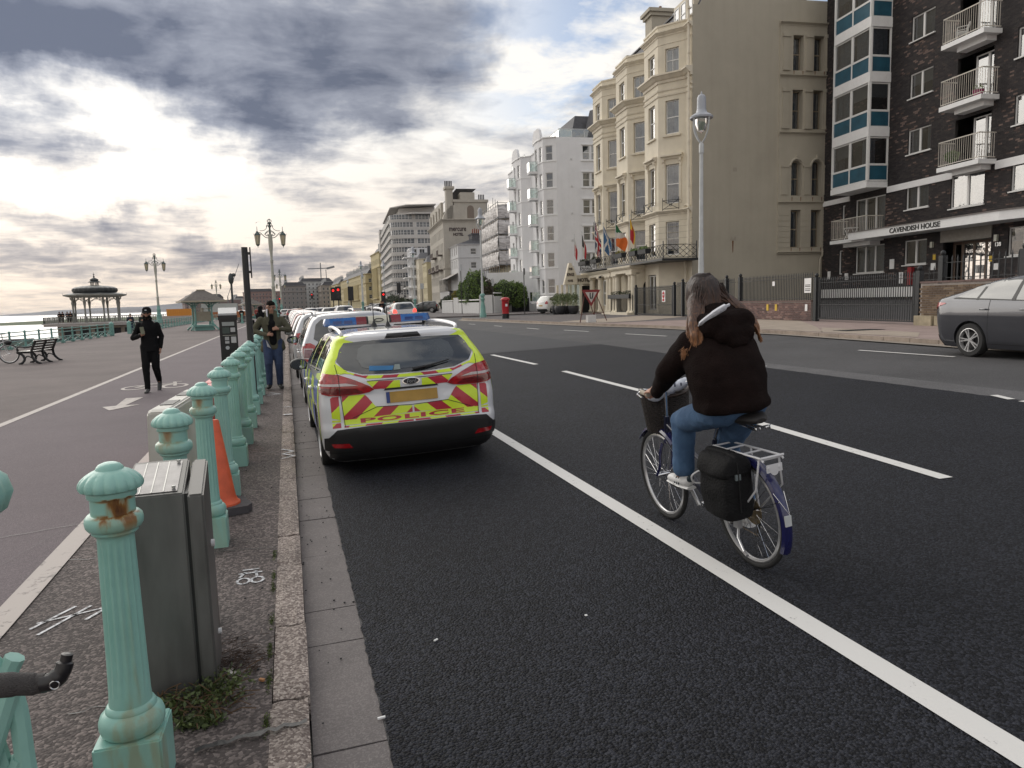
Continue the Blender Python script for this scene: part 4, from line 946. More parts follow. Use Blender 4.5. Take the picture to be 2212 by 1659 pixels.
def lattice(a,b,zb=4.18,zt=4.95):
 a=Vector((a[0],a[1],0));b=Vector((b[0],b[1],0));Ln=(b-a).length;d=(b-a)/Ln;n=max(1,round(Ln/.46));s=Ln/n;H=(zt-zb-.04)/2
 P=lambda t,z:tuple(a+d*t+Vector((0,0,z)))
 lat.bar(P(0,zt),P(Ln,zt),.05,.03);lat.bar(P(0,zb),P(Ln,zb),.035);lat.bar(P(0,4.1),P(0,zt+.22),.045)
 for i in range(n):
  t=i*s
  for k in(0,1):
   z=zb+.02+k*H;lat.bar(P(t,z),P(t+s,z+H),.022);lat.bar(P(t,z+H),P(t+s,z),.022);q=P(t+s/2,z+H/2);lat.ball(q,.04,6)
  lat.bar(P(t+s/2,zb),P(t+s/2,zb+.001),.02)
for a,b in(((-.85,.1),(-.85,OB)),((-.85,OB),(1.9,OB)),((1.9,OB),(4.7,OB)),((4.7,OB),(8.6,OB+.02)),((8.6,OB),(10.4,OB)),((10.4,OB),(13.5,OB)),((13.5,OB),(17.1,OB)),((17.1,OB),(17.1,.1))):lattice(a,b)
lat.build('balcony_railing',M_iron,hot)
NEARF=Matrix(((0,0,1,0),(1,0,0,0),(0,1,0,0),(0,0,0,1)))
pr=MB();pr.b2((16.0,.3,3.05),(19.4,2.96,3.72));pr.b2((15.95,.3,3.72),(19.4,3.0,3.80));pr.prism([(2.95,3.02),(4.08,3.02),(3.62,4.8),(3.42,4.8),(2.95,3.75)],15.9,16.35,NEARF)
for u in(16.1,17.7,19.3):pr.b2((u-.09,3.7,G0),(u+.09,3.88,3.05));pr.b2((u-.09,2.5,G0),(u+.09,2.68,3.05))
pr.b2((16.6,.4,G0),(19.6,1.4,3.05));pr.build('porch',M_cream,hot)
pr=MB();pr.quad((16.05,2.7,.9),(16.05,3.7,.9),(16.05,3.7,3.0),(16.05,2.7,3.0));pr.build('porch_glass',M_clearglass,hot)
pr=MB();pr.b2((16.5,1.5,.6),(16.56,2.4,2.9));pr.build('door',M_dark,hot)
m_sb=mat('sign_brown',(.035,.02,.015),.5)
def near_text(txt,size,bold,o,z,x,parent,m,width=None):
 t=text_mb(txt,size,.015,bold);w=max(v[0]for v in t.v)-min(v[0]for v in t.v);k=(width/w)if width else 1
 t.v=[(x+v[1],o-v[0]*k,z+v[2])for v in t.v];return t.build('sign_lettering',m,parent)
near_text('HOTEL',.40,.012,2.33,3.24,15.92,hot,m_sb,1.12)
for k,(w_,o_,z_)in enumerate((('THE',3.52,4.22),('KINGS',3.52,3.72),('HOTEL',3.53,3.25))):near_text(w_,[.26,.36,.24][k],.008,o_,z_,15.88,hot,m_sb,[.34,.62,.46][k])
ld=MB()
for(u,o_,z_)in((12.0,2.2,3.45),(16.3,1.2,2.75),(15.6,1.0,2.8)):ld.ball((u,o_,z_),.14,8,(1,1,.6));ld.bar((u,o_,z_+.05),(u,o_-.35,z_+.2),.03)
ld.build('wall_lantern',M_iron,hot)
def world_of(F,*p):return F@Vector(p)
def flag(u,o_,zb,zt,drop,cols,label,spread=.5,rot=0.0):
 r=thing('flagpole',label,'flag',M=FH@Matrix.Translation((u,o_,zb)))
 H=zt-zb;s=MB();s.cyl((0,0,0),(0,0,H),.028,.02,8);s.ball((0,0,H),.05,8);s.build('pole',M_lampwhite,r)
 n,m_=14,18;vs=[];s=MB()
 for j in range(m_+1):
  t=j/m_;wdt=spread*(.25+.75*math.sin(min(1,t*1.4)*PI/2))*(1-.35*t*t)
  for i in range(n+1):
   q=i/n;vs.append((.05*math.sin(q*9+t*2)*(1-t*.3)-.03,-wdt*q,H-.12-drop*(t*(1-.0*q)+q*.28)))
 fs=[(j*(n+1)+i,j*(n+1)+i+1,(j+1)*(n+1)+i+1,(j+1)*(n+1)+i)for j in range(m_)for i in range(n)]
 s.add(vs,fs,True);mi=[cols(i/n,j/m_)for j in range(m_)for i in range(n)];s.mi=mi;s.build('flag',FLAGM,r);return r
FLAGM=[mat('flag_'+n,c,.8,var=.08)for n,c in(('red',(.42,.02,.03)),('white',(.62,.60,.58)),('green',(.02,.13,.05)),('orange',(.72,.16,.03)),('navy',(.02,.03,.10)),('yellow',(.70,.45,.02)),('blue',(.05,.13,.27)),('black',(.01,.01,.012)))]
RED,WHT,GRN,ORG,NVY,YEL,BLU,BLK=range(8)
flag(18.8,2.3,4.2,7.4,1.7,lambda q,t:WHT if t<.38 or .35<q+t*.2<.5 else RED,'narrow red and white flag hanging limp, leftmost of the hotel flags',.3)
flag(16.5,2.3,4.2,7.4,1.7,lambda q,t:BLK if q<.4 and t<.6 else(WHT if q<.62 else RED),'limp flag striped black, white and red over the hotel porch',.45)
flag(12.9,2.3,4.2,8.2,2.6,lambda q,t:RED if abs(q-.5)<.09 or abs(t-.55)<.06 or abs((q-.5)-(t-.55))<.05 else(WHT if abs(q-.5)<.17 or abs(t-.55)<.11 or abs(abs(q-.5)-abs(t-.55))<.1 else NVY),'limp union flag of navy, red and white crosses on the hotel balcony',.6)
flag(10.75,2.3,4.2,7.5,1.9,lambda q,t:WHT if abs(abs(q-.5)-abs(t-.45))<.09 else BLU,'limp blue flag with a white diagonal cross beside the tricolour',.75)
flag(7.9,2.3,4.2,7.3,1.6,lambda q,t:GRN if t+q*.25<.38 else(WHT if t+q*.35<.66 else ORG),'wide green, white and orange flag on the hotel balcony',1.05)
flag(4.95,2.3,4.2,7.4,1.5,lambda q,t:YEL if(q<.4 and t<.5)or q>.82 else RED,'red and yellow flag nearest the drainpipe corner of the hotel',.42)
FCU=[('first',.1,M_leafl),]
for i,(u0,u1,z,m,lab)in enumerate(((1.0,2.4,4.7,M_leaf,'black window box with green plants on balcony rail, nearest the corner bay'),(2.9,4.1,4.7,M_leaf,'black window box of small green plants, second along the balcony rail'),(5.5,7.2,4.75,M_leafy,'window box with yellow flowers below the green, white and orange flag'),(11.4,12.9,4.7,M_leafd,'dark window box on the balcony rail beside the union flag'),(14.2,16.3,4.7,M_leafd,'long black planter on the balcony rail above the HOTEL sign'))):
 r=thing('window_box',lab,'planter',group='window boxes on the hotel balcony',M=FH@Matrix.Translation(((u0+u1)/2,2.55,z-.15)))
 s=MB();L_=(u1-u0)/2;s.prism([(-.16,0),(.16,0),(.2,.3),(-.2,.3)],-L_,L_,Matrix(((0,0,1,0),(1,0,0,0),(0,1,0,0),(0,0,0,1))));s.build('box',M_iron,r)
 leaf_mass('foliage',[((0,0,.34),(L_,.2,.16))],260,.06,m,r,20+i)
s=MB();s.b2((12.1,2.42,4.12),(13.0,2.5,4.75));s.ball((12.55,2.55,4.45),.22,12,(1,.6,1));s.ball((12.55,2.55,4.45),.12,8,(1,1.4,1));s.build('rail_plaque',mat('pale_stone',(.42,.42,.42),.8),hot)
#fence, gates and low walls in front
FF=FH@Matrix.Translation((0,2.2,0));ZG=.60
def spiked_fence(name,label,u0,u1,zb,zt,cat='fence',gate=False,step=.125,group=None,posts=(),sp=True,w=.022):
 r=thing(name,label,cat,group=group,M=FF@Matrix.Translation((u0,0,0)));L_=u1-u0
 s=MB();s.bar((0,0,zt-.18),(L_,0,zt-.18),.05,.02);s.bar((0,0,zb+.08),(L_,0,zb+.08),.05,.02)
 if gate:s.bar((0,0,zb+(zt-zb)*.36),(L_,0,zb+(zt-zb)*.36),.06,.03);s.bar((0.03,0,zb),(.03,0,zt),.06);s.bar((L_-.03,0,zb),(L_-.03,0,zt),.06);s.bar((0,0,zb+.03),(L_,0,zb+.03),.09,.05)
 s.build('rail',M_iron,r)
 key=(name,round(zb,2),round(zt,2),w);b=MB();b.bar((0,0,zb),(0,0,zt-.03),w)
 if sp:b.cyl((0,0,zt-.08),(0,0,zt+.05),.026,.003,5,smooth=False)
 bm_=b.mesh('bar',M_iron);n=int(L_/step)
 for i in range(1,n):put('bar',bm_,r,Matrix.Translation((L_*i/n,0,0)))
 for u in posts:
  p=MB();p.b2((u-u0-.09,-.09,zb-.1),(u-u0+.09,.09,zt+.05));p.lathe([(.05,zt+.05),(.085,zt+.12),(.07,zt+.18),(.02,zt+.22)],(u-u0,0,0),10);p.build('post',M_iron,r)
 return r
g1=spiked_fence('driveway_gate','wide black sliding gate of spiked bars before the hotel archway',-2.0,3.9,ZG+.02,2.42,'gate',True,posts=(4.12,-2.3))
s=MB();s.b2((1.0,.03,1.45),(1.5,.05,2.15));s.build('sign_board',M_white,g1,mw=Matrix.Translation((0,0,0)))
s=MB();s.lathe([(.001,0),(.19,.001)],n=20,caps=False);s.v=[(1.25+v[0]*.95,.06,1.88+v[1]*1.1)for v in s.v];s.build('sign_disc',FLAGM[0],g1);s=MB();s.b2((1.12,.062,1.86),(1.38,.068,1.91));s.build('sign_bar',M_white,g1);s=MB();s.b2((1.12,.052,1.5),(1.4,.058,1.64));s.build('sign_band',FLAGM[0],g1)
spiked_fence('iron_fence','black spiked fence standing between the sliding gate and the low brick wall',-9.7,-2.6,ZG,2.55,posts=(-3.5,-8.8))
def brickwall(name,label,u0,u1,zb,zt,m,cap=True,single=True,y0=-.12,y1=.1,bl=.225,bhh=.075,parent_m=None):
 r=thing(name,label,'wall',M=FF@Matrix.Translation((u0,0,0)));s=MB();s.b2((0,y0+.01,zb),(u1-u0,y1-.012,zt));s.build('core',mat('mortar',(.30,.27,.25),.95,var=.2,vs=5),r)
 b=MB();b.b2((0,y1-.014,0),(bl-.012,y1,bhh-.012));bm_=b.mesh('brick',m);b=MB();b.b2((0,y1-.014,0),(bl/2-.012,y1,bhh-.012));bh_=b.mesh('brick',m)
 z=zb+.004;k=0;cnt=0;st=MB()
 while z+bhh<=zt+.001:
  x=-(bl/2)*(k%2)
  while x<u1-u0-.03:
   a=max(0,x);half=(x<0)or(x+bl>u1-u0)
   if cnt<300:put('brick',bh_ if half else bm_,r,Matrix.Translation((a,rr.uniform(-.003,.005),z)));cnt+=1
   else:st.b2((a,y1-.014,z),(a+(bl/2 if half else bl)-.012,y1+rr.uniform(-.003,.004),z+bhh-.012))
   x+=bl
  z+=bhh;k+=1
 if st.v:tag(st.build('bricks',m,r),kind='stuff')
 if cap:s=MB();s.b2((-.02,y0-.02,zt),(u1-u0+.02,y1+.02,zt+.06));s.build('coping',mat('coping_brick',(.16,.11,.10),.9,var=.3,vs=8),r)
 return r
m_pb=bpy.data.materials.new('purple_brick');m_pb.use_nodes=True;brick_nodes(m_pb,[(0,(.085,.05,.048)),(.5,(.13,.075,.068)),(.85,(.19,.11,.095)),(1,(.26,.17,.15))])
m_bb=bpy.data.materials.new('brown_brick');m_bb.use_nodes=True;brick_nodes(m_bb,[(0,(.085,.055,.035)),(.5,(.125,.085,.055)),(.85,(.16,.11,.07)),(1,(.2,.15,.1))])
bw1=brickwall('low_brick_wall','low purplish brick wall with yellow tags below the black spiked fence',-16.2,-9.9,ZG,1.38,m_pb)
for u,m in((-10.3,'y'),(-12.9,'y'),(-13.6,'y'),(-15.9,'w')):
 s=MB();s.b2((u+16.2-.08,.105,1.0),(u+16.2+.08,.125,1.28));s.build('tag_plate',MATS['yellow_sign']if m=='y' else M_white,bw1)
f2=spiked_fence('iron_fence','black spiked fence mounted on top of the low purplish brick wall',-16.25,-9.9,1.44,2.56,posts=(-10.2,))
s=MB();s.b2((2.9,.03,2.1),(3.1,.04,2.3));s.build('sign_board',M_white,f2);s=MB();s.b2((.15,.03,1.75),(.62,.045,2.35));s.build('sign_board',M_white,f2)
s=MB();[s.b2((.2,.046,z),(.56,.05,z+.03))for z in(1.83,1.9,2.0,2.06)];s.build('sign_print',MATS['sign_black'],f2)
spiked_fence('driveway_gate','long black barred gate closing the forecourt of the dark brick flats',-21.9,-16.6,ZG+.06,2.32,'gate',True,step=.115,posts=(-16.42,-22.08))
brickwall('brown_brick_wall','brown brick retaining wall between the long gate and the parked grey car',-28.5,-22.25,.9,1.95,m_bb)
s=MB(FF);s.box((-22.6,.05,.72),(.75,.5,.36));s.box((-23.4,.05,.74),(.7,.4,.3));s.box((-25.8,.05,.70),(4.0,.3,.28));tag(s.build('stone_base',mat('mossy_stone',(.36,.31,.22),.95,var=.35,vs=3)),'rough pale stone blocks at foot of the brown brick wall','stone blocks')
spiked_fence('iron_railing','short spiked black railing along the top of the brown brick wall',-28.4,-23.0,2.02,2.75,step=.21,posts=(-23.05,-26.0),w=.03)
spiked_fence('iron_railing','low plain black railing beside the long gate post of the flats',-22.9,-22.3,1.98,2.45,step=.15,w=.02)
r=spiked_fence('terrace_railing','black slatted terrace railing with trailing plants before the hotel columns',4.6,9.6,.70,2.0,'railing',step=.22,w=.04,sp=False)
s=MB();s.b2((.4,-.15,1.72),(5.0,.2,2.02));s.build('planter',M_iron,r);leaf_mass('foliage',[((1.2,0,2.1),(1.0,.2,.16)),((3.5,0,2.1),(1.3,.2,.18))],500,.06,M_leafd,r,31)
s=MB(FF);s.prism([(4.5,.5),(7.5,.75),(7.6,-.1),(4.5,-.1)],ZG-.02,ZG+.14);s.prism([(8.0,.5),(9.9,.6),(9.9,-.1),(8.0,-.1)],ZG-.02,ZG+.14);tag(s.build('terrace_kerb',M_cream),'low cream painted terrace kerb below the hotel railing','kerb')
#white seafront flats
FW=frame_of((27.607,72.0),(.0809,.9967));wf=thing('apartment_block','tall white rendered flats with two stacked bays and glass balconies','building',M=FW)
dk=MB();wl=MB();mo=MB();Lw_=22.2;TOP=18.5
ecol=[]
FE=side_frame(0,0)
eh=[];ze=[16.25-2.765*k for k in range(6)]
for z in ze:eh.append((2.82,3.60,z,z+1.45));eh.append((3.78,4.56,z,z+1.45))
wall(wl,FE,0,11,.4,TOP,eh,.12)
for h in eh:win(wf,FE,h[0],h[1],h[2],h[3],'sash',-.08,cur='net' if int(h[2])%2 else 'blind',dark=dk)
for z in ze:mo.box(FE@Vector((3.7,.05,z-.1)),(.14,2.1,.1));mo.box(FE@Vector((3.7,.05,z+1.53)),(.14,2.1,.08))
pl=[(0,0),(.75,1.25),(2.2,1.45),(3.6,1.45),(4.3,.2),(10.0,.2),(10.75,1.25),(12.4,1.45),(14.3,1.45),(15.0,.2),(22.2,.2)]
for i in range(len(pl)-1):
 a,b=Vector(pl[i]),Vector(pl[i+1]);d=b-a;F=sub_frame(a.x,a.y,math.atan2(d.y,d.x));hs=[];Ln=d.length
 for k in range(7):
  z=16.2-2.745*k-(.0 if i<5 else 0)
  if z<.6:continue
  if i in(0,6):hs.append((.42,1.18,z,z+1.5))
  if i in(1,7):hs.append((.35,1.05,z,z+1.5))
  if i in(2,8):hs.append((.25,1.15,z-.75,z+1.55))
  if i==4:hs.append((2.3,3.1,z,z+1.35))
  if i==9:hs+=[(1.5,2.6,z,z+1.4),(4.5,5.6,z,z+1.4)]
 wall(wl,F,0,Ln,.4,TOP,hs,.12)
 for j,h in enumerate(hs):win(wf,F,h[0],h[1],h[2],h[3],'sash',-.08,cur=['blind','net',None,'side'][(j+i)%4],dark=dk)
mo_p=pl;
for z in(18.56,):band(mo,I4,pl,[(-.02,z-.1),(.1,z-.1),(.1,z),(-.02,z)])
for k in range(7):
 for s_ in(pl[0:4],pl[5:9]):band(mo,I4,s_,[(-.01,16.2-2.745*k-.14),(.06,16.2-2.745*k-.14),(.06,16.2-2.745*k-.05),(-.01,16.2-2.745*k-.05)])
wl.add([(0,0,TOP),(22.2,0,TOP),(22.2,-11,TOP),(0,-11,TOP)],[(0,1,2,3)])
for u in(2.2,12.4):
 pts=[(u-1.2,18.4),(u-1.1,18.9),(u-.7,19.5),(u-.2,19.75),(u+1.3,19.75),(u+1.6,19.5),(u+2.0,18.9),(u+2.1,18.4)]
 wl.prism(pts,-1.46,-1.2,Matrix(((1,0,0,0),(0,0,-1,0),(0,1,0,0),(0,0,0,1))))
wl.build('wall',M_offwhite,wf);mo.build('string_course',M_white,wf);
rf=MB();rf.add([(1.5,-2.0,TOP),(9,-2.0,TOP),(9,-8,TOP),(1.5,-8,TOP),(2.6,-2.9,21.3),(8,-2.9,21.3),(8,-7,21.3),(2.6,-7,21.3)],[(0,1,5,4),(1,2,6,5),(2,3,7,6),(3,0,4,7),(4,5,6,7)]);rf.add([(-.0,-4.2,TOP),(1.5,-3.4,TOP),(1.5,-9,TOP),(-.0,-9,TOP),(.6,-4.6,21.6),(1.5,-4.2,21.6),(1.5,-9,21.6),(.6,-9,21.6)],[(0,1,5,4),(2,3,7,6),(3,0,4,7),(4,5,6,7)]);rf.build('roof',M_slate,wf)
rr_=MB();gp=MB()
for a,b in(((1.0,-.6),(1.0,-9)),((1.0,-.6),(10.5,-.6)),((14.5,-.2),(21.8,-.2))):
 a=Vector((*a,0));b=Vector((*b,0));n=max(1,round((b-a).length/1.4));rr_.bar(a+Vector((0,0,TOP+1.05)),b+Vector((0,0,TOP+1.05)),.07)
 for i in range(n+1):p=a.lerp(b,i/n);rr_.bar(p+Vector((0,0,TOP)),p+Vector((0,0,TOP+1.05)),.06)
 gp.quad(*(tuple(p+Vector((0,0,z)))for p,z in((a,TOP+.1),(b,TOP+.1),(b,TOP+1.0),(a,TOP+1.0))))
rr_.build('terrace_rail',M_lampwhite,wf);gp.build('glass_panel',M_clearglass,wf)
for k in range(7):
 z=15.4-2.745*k
 if z<1.5:continue
 for u in(2.2,12.4):
  s=MB();s.prism([(u+.1,1.45),(u+1.5,1.45),(u+1.35,2.3),(u+.25,2.3)],z-.22,z);bo=s.build('balcony_slab',M_offwhite,wf)
  s=MB();pts=[(u+.1,1.5),(u+.25,2.3),(u+1.35,2.3),(u+1.5,1.5)];[s.quad((*p,z+.05),(*q,z+.05),(*q,z+1.0),(*p,z+1.0))for p,q in zip(pts,pts[1:])];s.build('glass_balustrade',M_clearglass,bo)
  s=MB();s.tube([(p[0],p[1],z+1.02)for p in pts],.03,5);[s.bar((p[0],p[1],z),(p[0],p[1],z+1.02),.04)for p in pts];s.build('handrail',M_lampwhite,bo)
s=MB(FE);[s.b2((1.5,.0,z),(1.68,.09,z+.16))for z in[16.2-2.765*k for k in range(6)]];s.build('vent',M_grayrender,wf)
#other buildings of the front, in order of distance
def block(name,label,cat,P,d,L_,W_,z0,z1,m,rows=(),cols=(),erows=(),ecols=(),w=(1.0,1.6),ew=None,kind='sash',fm=None,corn=(),cm=None,roofm=None,parapet=0):
 F=frame_of(P,d);o=thing(name,label,cat,M=F);wl=MB();hs=[(c-w[0]/2,c+w[0]/2,r_,r_+w[1])for r_ in rows for c in cols]
 wall(wl,I4,0,L_,z0,z1,hs,.18);ew=ew or w;es=[(c-ew[0]/2,c+ew[0]/2,r_,r_+ew[1])for r_ in erows for c in ecols];FE_=side_frame(0,0);wall(wl,FE_,0,W_,z0,z1,es,.18)
 wl.add([(0,0,z1),(L_,0,z1),(L_,-W_,z1),(0,-W_,z1)],[(0,1,2,3)]);wl.add([(0,-W_,z0),(L_,-W_,z0),(L_,-W_,z1),(0,-W_,z1),(L_,0,z0),(L_,0,z1)],[(0,1,2,3),(1,4,5,2)]);wl.build('wall',m,o)
 for h in hs:win(o,I4,*h[:4],kind,-.1,far=True,fm=fm)
 for h in es:win(o,FE_,*h[:4],kind,-.1,far=True,fm=fm)
 if corn:
  t=MB();[band(t,I4,[(0,-W_),(0,0),(L_,0)],CORN(z,s))for z,s in corn];t.build('cornice',cm or m,o)
 return o,F
m_wood=mat('scaffold_boards',(.20,.15,.10),.9,var=.3);m_pole=mat('scaffold_tube',(.22,.23,.24),.5,metal=.6,var=.2)
sc,Fs=block('scaffolded_building','building wrapped in white scaffold sheeting beside the white flats','building',(34.68,113.51),(.09,.9959),16.9,8,.5,16.2,mat('ochre_render',(.42,.38,.27),.85,var=.15),rows=(1.6,4.4),cols=(3,7,11),w=(1.2,1.7),erows=(1.6,4.6,8),ecols=(3,))
m_sheet=bpy.data.materials.new('scaffold_sheet');m_sheet.use_nodes=True;N=m_sheet.node_tree.nodes;L=m_sheet.node_tree.links;b=N['Principled BSDF'];g=N.new('ShaderNodeTexCoord');mp=N.new('ShaderNodeMapping');mp.inputs['Scale'].default_value=(.5,.5,1.6);L.new(g.outputs['Object'],mp.inputs[0]);no=N.new('ShaderNodeTexNoise');no.inputs['Scale'].default_value=1.6;no.inputs['Detail'].default_value=8;no.inputs['Distortion'].default_value=.6;L.new(mp.outputs[0],no.inputs['Vector']);rp=N.new('ShaderNodeValToRGB');L.new(no.outputs['Fac'],rp.inputs[0]);rp.color_ramp.elements[0].position=.3;rp.color_ramp.elements[0].color=(.33,.31,.30,1);rp.color_ramp.elements[1].position=.6;rp.color_ramp.elements[1].color=(.66,.63,.62,1);L.new(rp.outputs[0],b.inputs['Base Color']);b.inputs['Roughness'].default_value=.7;bp=N.new('ShaderNodeBump');bp.inputs['Distance'].default_value=.3;L.new(no.outputs['Fac'],bp.inputs['Height']);L.new(bp.outputs[0],b.inputs['Normal'])
lv=[7.5,9.95,12.4,14.9,17.3]
for a,b_ in zip(lv,lv[1:]):
 s=MB();n=26
 for(p0,p1)in(((-.3,1.4),(15.6,1.4)),((-.3,-6),(-.3,1.4))):
  vs=[]
  for i in range(n+1):
   t=i/n;x=p0[0]+(p1[0]-p0[0])*t;y=p0[1]+(p1[1]-p0[1])*t;nx,ny=(0,1)if p0[1]==p1[1]else(-1,0)
   for j in range(5):
    q=j/4;bl=.22*math.sin(q*PI)+.10*noise.noise(Vector((i*.9,j*1.3,a)));vs.append((x+nx*bl,y+ny*bl,a+.12+(b_-a-.16)*q+(.12*noise.noise(Vector((i*.7,5,a)))if j in(0,4)else 0)))
  s.add(vs,[(5*i+j,5*i+5+j,5*i+6+j,5*i+1+j)for i in range(n)for j in range(4)],True)
 s.build('sheet',m_sheet,sc)
s=MB()
for z in lv[:-1]+[5.4]:s.b2((-.35,.2,z-.02),(15.6,1.35,z+.04));s.b2((-.35,-6,z-.02),(0,1.3,z+.04))
s.build('boards',m_wood,sc);s=MB()
for i in range(9):x=-.4+2*i;s.cyl((x,1.45,.5),(x,1.45,17.8+(i%3)*.5),.05,n=5);s.cyl((x,.2,.5),(x,.2,17.4),.05,n=5)
for z in(5.4,7.5,9.95,12.4,14.9,17.3):s.cyl((-.4,1.5,z+.3),(15.6,1.5,z+.3),.05,n=5);s.cyl((-.4,1.5,z+.2),(-.4,-6,z+.2),.05,n=5)
for i in range(4):s.cyl((2+4*i,1.6,3.0),(4.5+4*i,2.6,7.3),.05,n=5)
s.build('scaffold_tubes',m_pole,sc)
s=MB();[s.b2((-1.5+3.2*i,1.5,3.2+(i%2)*.6),(1.4+3.2*i,2.7,5.2+(i%3)*.2))for i in range(5)];s.build('loading_bay_sheet',m_sheet,sc)
ct,Fc_=block('house','three storey off white house with dark sashes right of the hotel sign wall','house',(37.85,162.04),(.0598,.9982),30.3,9.5,.5,15.0,M_grayrender,rows=(9.6,12.7),cols=(2.2,5,8,11,14,17),erows=(5.6,9.57,12.67),ecols=(3.52,7.3),w=(1.0,1.9),ew=(1.3,1.35),corn=((15.0,.8),(12.0,.4)))
s=MB();s.b2((1,-6,15),(5,-3.5,17.2));s.b2((.8,-6.2,17.2),(5.2,-3.3,17.5));co=s.build('chimney',M_slate,ct);s=MB();[s.cyl((1.2,-6+.45*k,17.5),(1.2,-6+.45*k,18.6-.15*(k%2)),.15,.12,7)for k in range(6)];s.build('chimney_pot',mat('red_clay',(.22,.06,.04),.8),co)
s=MB();s.add([(0,0,15),(30,0,15),(30,-9,15),(0,-9,15),(2,-4.5,16.6),(28,-4.5,16.6)],[(0,1,5,4),(2,3,4,5),(3,0,4),(1,2,5)]);s.build('roof',M_slate,ct)
s=MB();s.add([(1,.0,8.6),(14,0,8.6),(14,2.6,7.3),(1,2.6,7.3)],[(0,1,2,3)]);s.build('awning',mat('tent_canvas',(.36,.34,.32),.9),ct);s=MB();s.b2((1,0,4.4),(14,2.5,4.6));[s.b2((1+1.6*k,2.4,4.6),(1.12+1.6*k,2.5,7.4))for k in range(9)];[s.bar((1,2.5,4.8+.25*k),(14,2.5,4.8+.25*k),.05)for k in range(4)];s.build('verandah',M_iron,ct)
s=MB();[s.cyl((1.2+2.0*k,2.3,.5),(1.2+2.0*k,2.3,4.4),.22,n=10)for k in range(7)];s.build('column',M_white,ct)
m_merc=mat('buff_hotel_render',(.44,.41,.36),.85,var=.1,vs=.6,streak=.12)
mh,Fm=block('hotel','large buff Victorian hotel with mercure HOTEL sign and tall chimneys','building',(37.15,173.84),(.0779,.997),28.8,13,.5,21.7,m_merc,rows=(2.5,6.4,10.6,14.2,17.6),cols=[2+2.7*k for k in range(10)],w=(1.1,2.2),corn=((21.9,1.9),(10.2,.8)))
wl=MB();wl.b2((0,-11,21.7),(6,-2.8,25.9));wl.b2((-.3,-11.2,25.9),(6.2,-2.5,26.5));wl.b2((.5,-8,26.5),(6,-4.5,28.3));wl.prism([(0,21.8),(-2.8,21.8),(-2.8,25.2),(-2.0,25.0),(-1.0,24.0),(-.3,22.8)],0,26,NEARF);wl.b2((0,-2.6,21.9),(2.5,-1.0,29.0));wl.b2((-.3,-3.0,29.0),(2.8,-.7,29.6));wl.b2((3,-.6,21.8),(26,.0,26.2));wl.build('upper_wall',m_merc,mh)
rf=MB();rf.add([(2.5,-1,26.2),(27,-.5,26.2),(25,-4,29.6),(3.5,-4,29.6),(25,-9,29.6),(3.5,-9,29.6)],[(0,1,2,3),(3,2,4,5)]);rf.build('roof',M_slate,mh)
s=MB();[s.b2((.2,-2.5+.38*k,29.6),(.6,-2.25+.38*k,30.9))for k in range(5)];[s.cyl((2,-9.3-.4*k,26.5),(2,-9.3-.4*k,28.0),.14,n=6)for k in range(4)];s.build('chimney_pot',M_slate,mh)
for u in(6,12,18,24):s=MB();s.b2((u-.9,-.5,22.3),(u+.9,.35,25.0));dmr=s.build('dormer',m_merc,mh);win(dmr,Matrix.Translation((0,.36,0)),u-.5,u+.5,22.8,24.6,'sash',0,far=True)
s=MB();s.lathe([(.001,0),(.85,.001)],n=14,caps=False);s.v=[(-.02,-6.8+v[0],24.3+max(v[1],-.0))for v in s.v];s.b2((-.02,-7.65,22.1),(.0,-5.95,24.3));s.build('blind_arch',mat('brown_board',(.20,.16,.13),.8),mh)
for k,z in enumerate((9.8,13.4)):
 for u in((3,9),(12,18),(20,26))if k==0 else((3,6),(14,20)):s=MB();s.b2((u[0],.0,z),(u[1],1.2,z+.3));[s.b2((u[0]+.25*i,1.1,z+.3),(u[0]+.25*i+.1,1.2,z+1.3))for i in range(int((u[1]-u[0])/.25))];s.b2((u[0],1.08,z+1.25),(u[1],1.22,z+1.35));s.build('balcony',mat('brown_iron',(.10,.075,.065),.7),mh)
m_sg=mat('sign_maroon',(.025,.008,.012),.6)
near_text('mercure',1.75,.035,-3.5,19.05,-.04,mh,m_sg,4.15);near_text('HOTEL',.95,.04,-3.6,17.95,-.04,mh,m_sg,2.5)
s=MB();s.b2((-.03,-12.5,6.0),(0,-12.4,6.1));
for nm,lab,P,L_,W_,z1,m,wd in(('house','pale yellow gabled house below the buff Victorian hotel',(38.6,205),10,9,13.5,mat('yellow_render',(.52,.46,.30),.85,var=.1),4),('house','narrow cream house with bow front beside the curved white block',(39.4,222),9,8,15.5,M_cream,5)):
 o,F=block(nm,lab,'house',P,(.07,.9975),L_,W_,.5,z1,m,rows=[1.5+3.1*k for k in range(wd)],cols=(1.8,4.8,7.8),erows=[1.5+3.1*k for k in range(wd)],ecols=(2.0,5.0),w=(1.0,1.7),corn=((z1,.6),))
 s=MB();s.add([(0,0,z1),(L_,0,z1),(L_,-W_,z1),(0,-W_,z1),(L_/2,-1,z1+2.2),(L_/2,-W_+1,z1+2.2)],[(0,1,4),(2,3,5),(3,0,4,5),(1,2,5,4)]);s.b2((1,-5,z1),(2.2,-3,z1+4));s.build('roof',M_slate,o)
o,F=block('apartment_block','slim white flats with stacked plant filled balconies before the curved white block','building',(38.2,231),(.07,.9975),9,9,.5,19.5,M_offwhite,rows=[1.2+3.2*k for k in range(6)],cols=(2,4.5,7),erows=[1.2+3.2*k for k in range(6)],ecols=(1.5,4,6.5),w=(1.6,1.9),kind='case2')
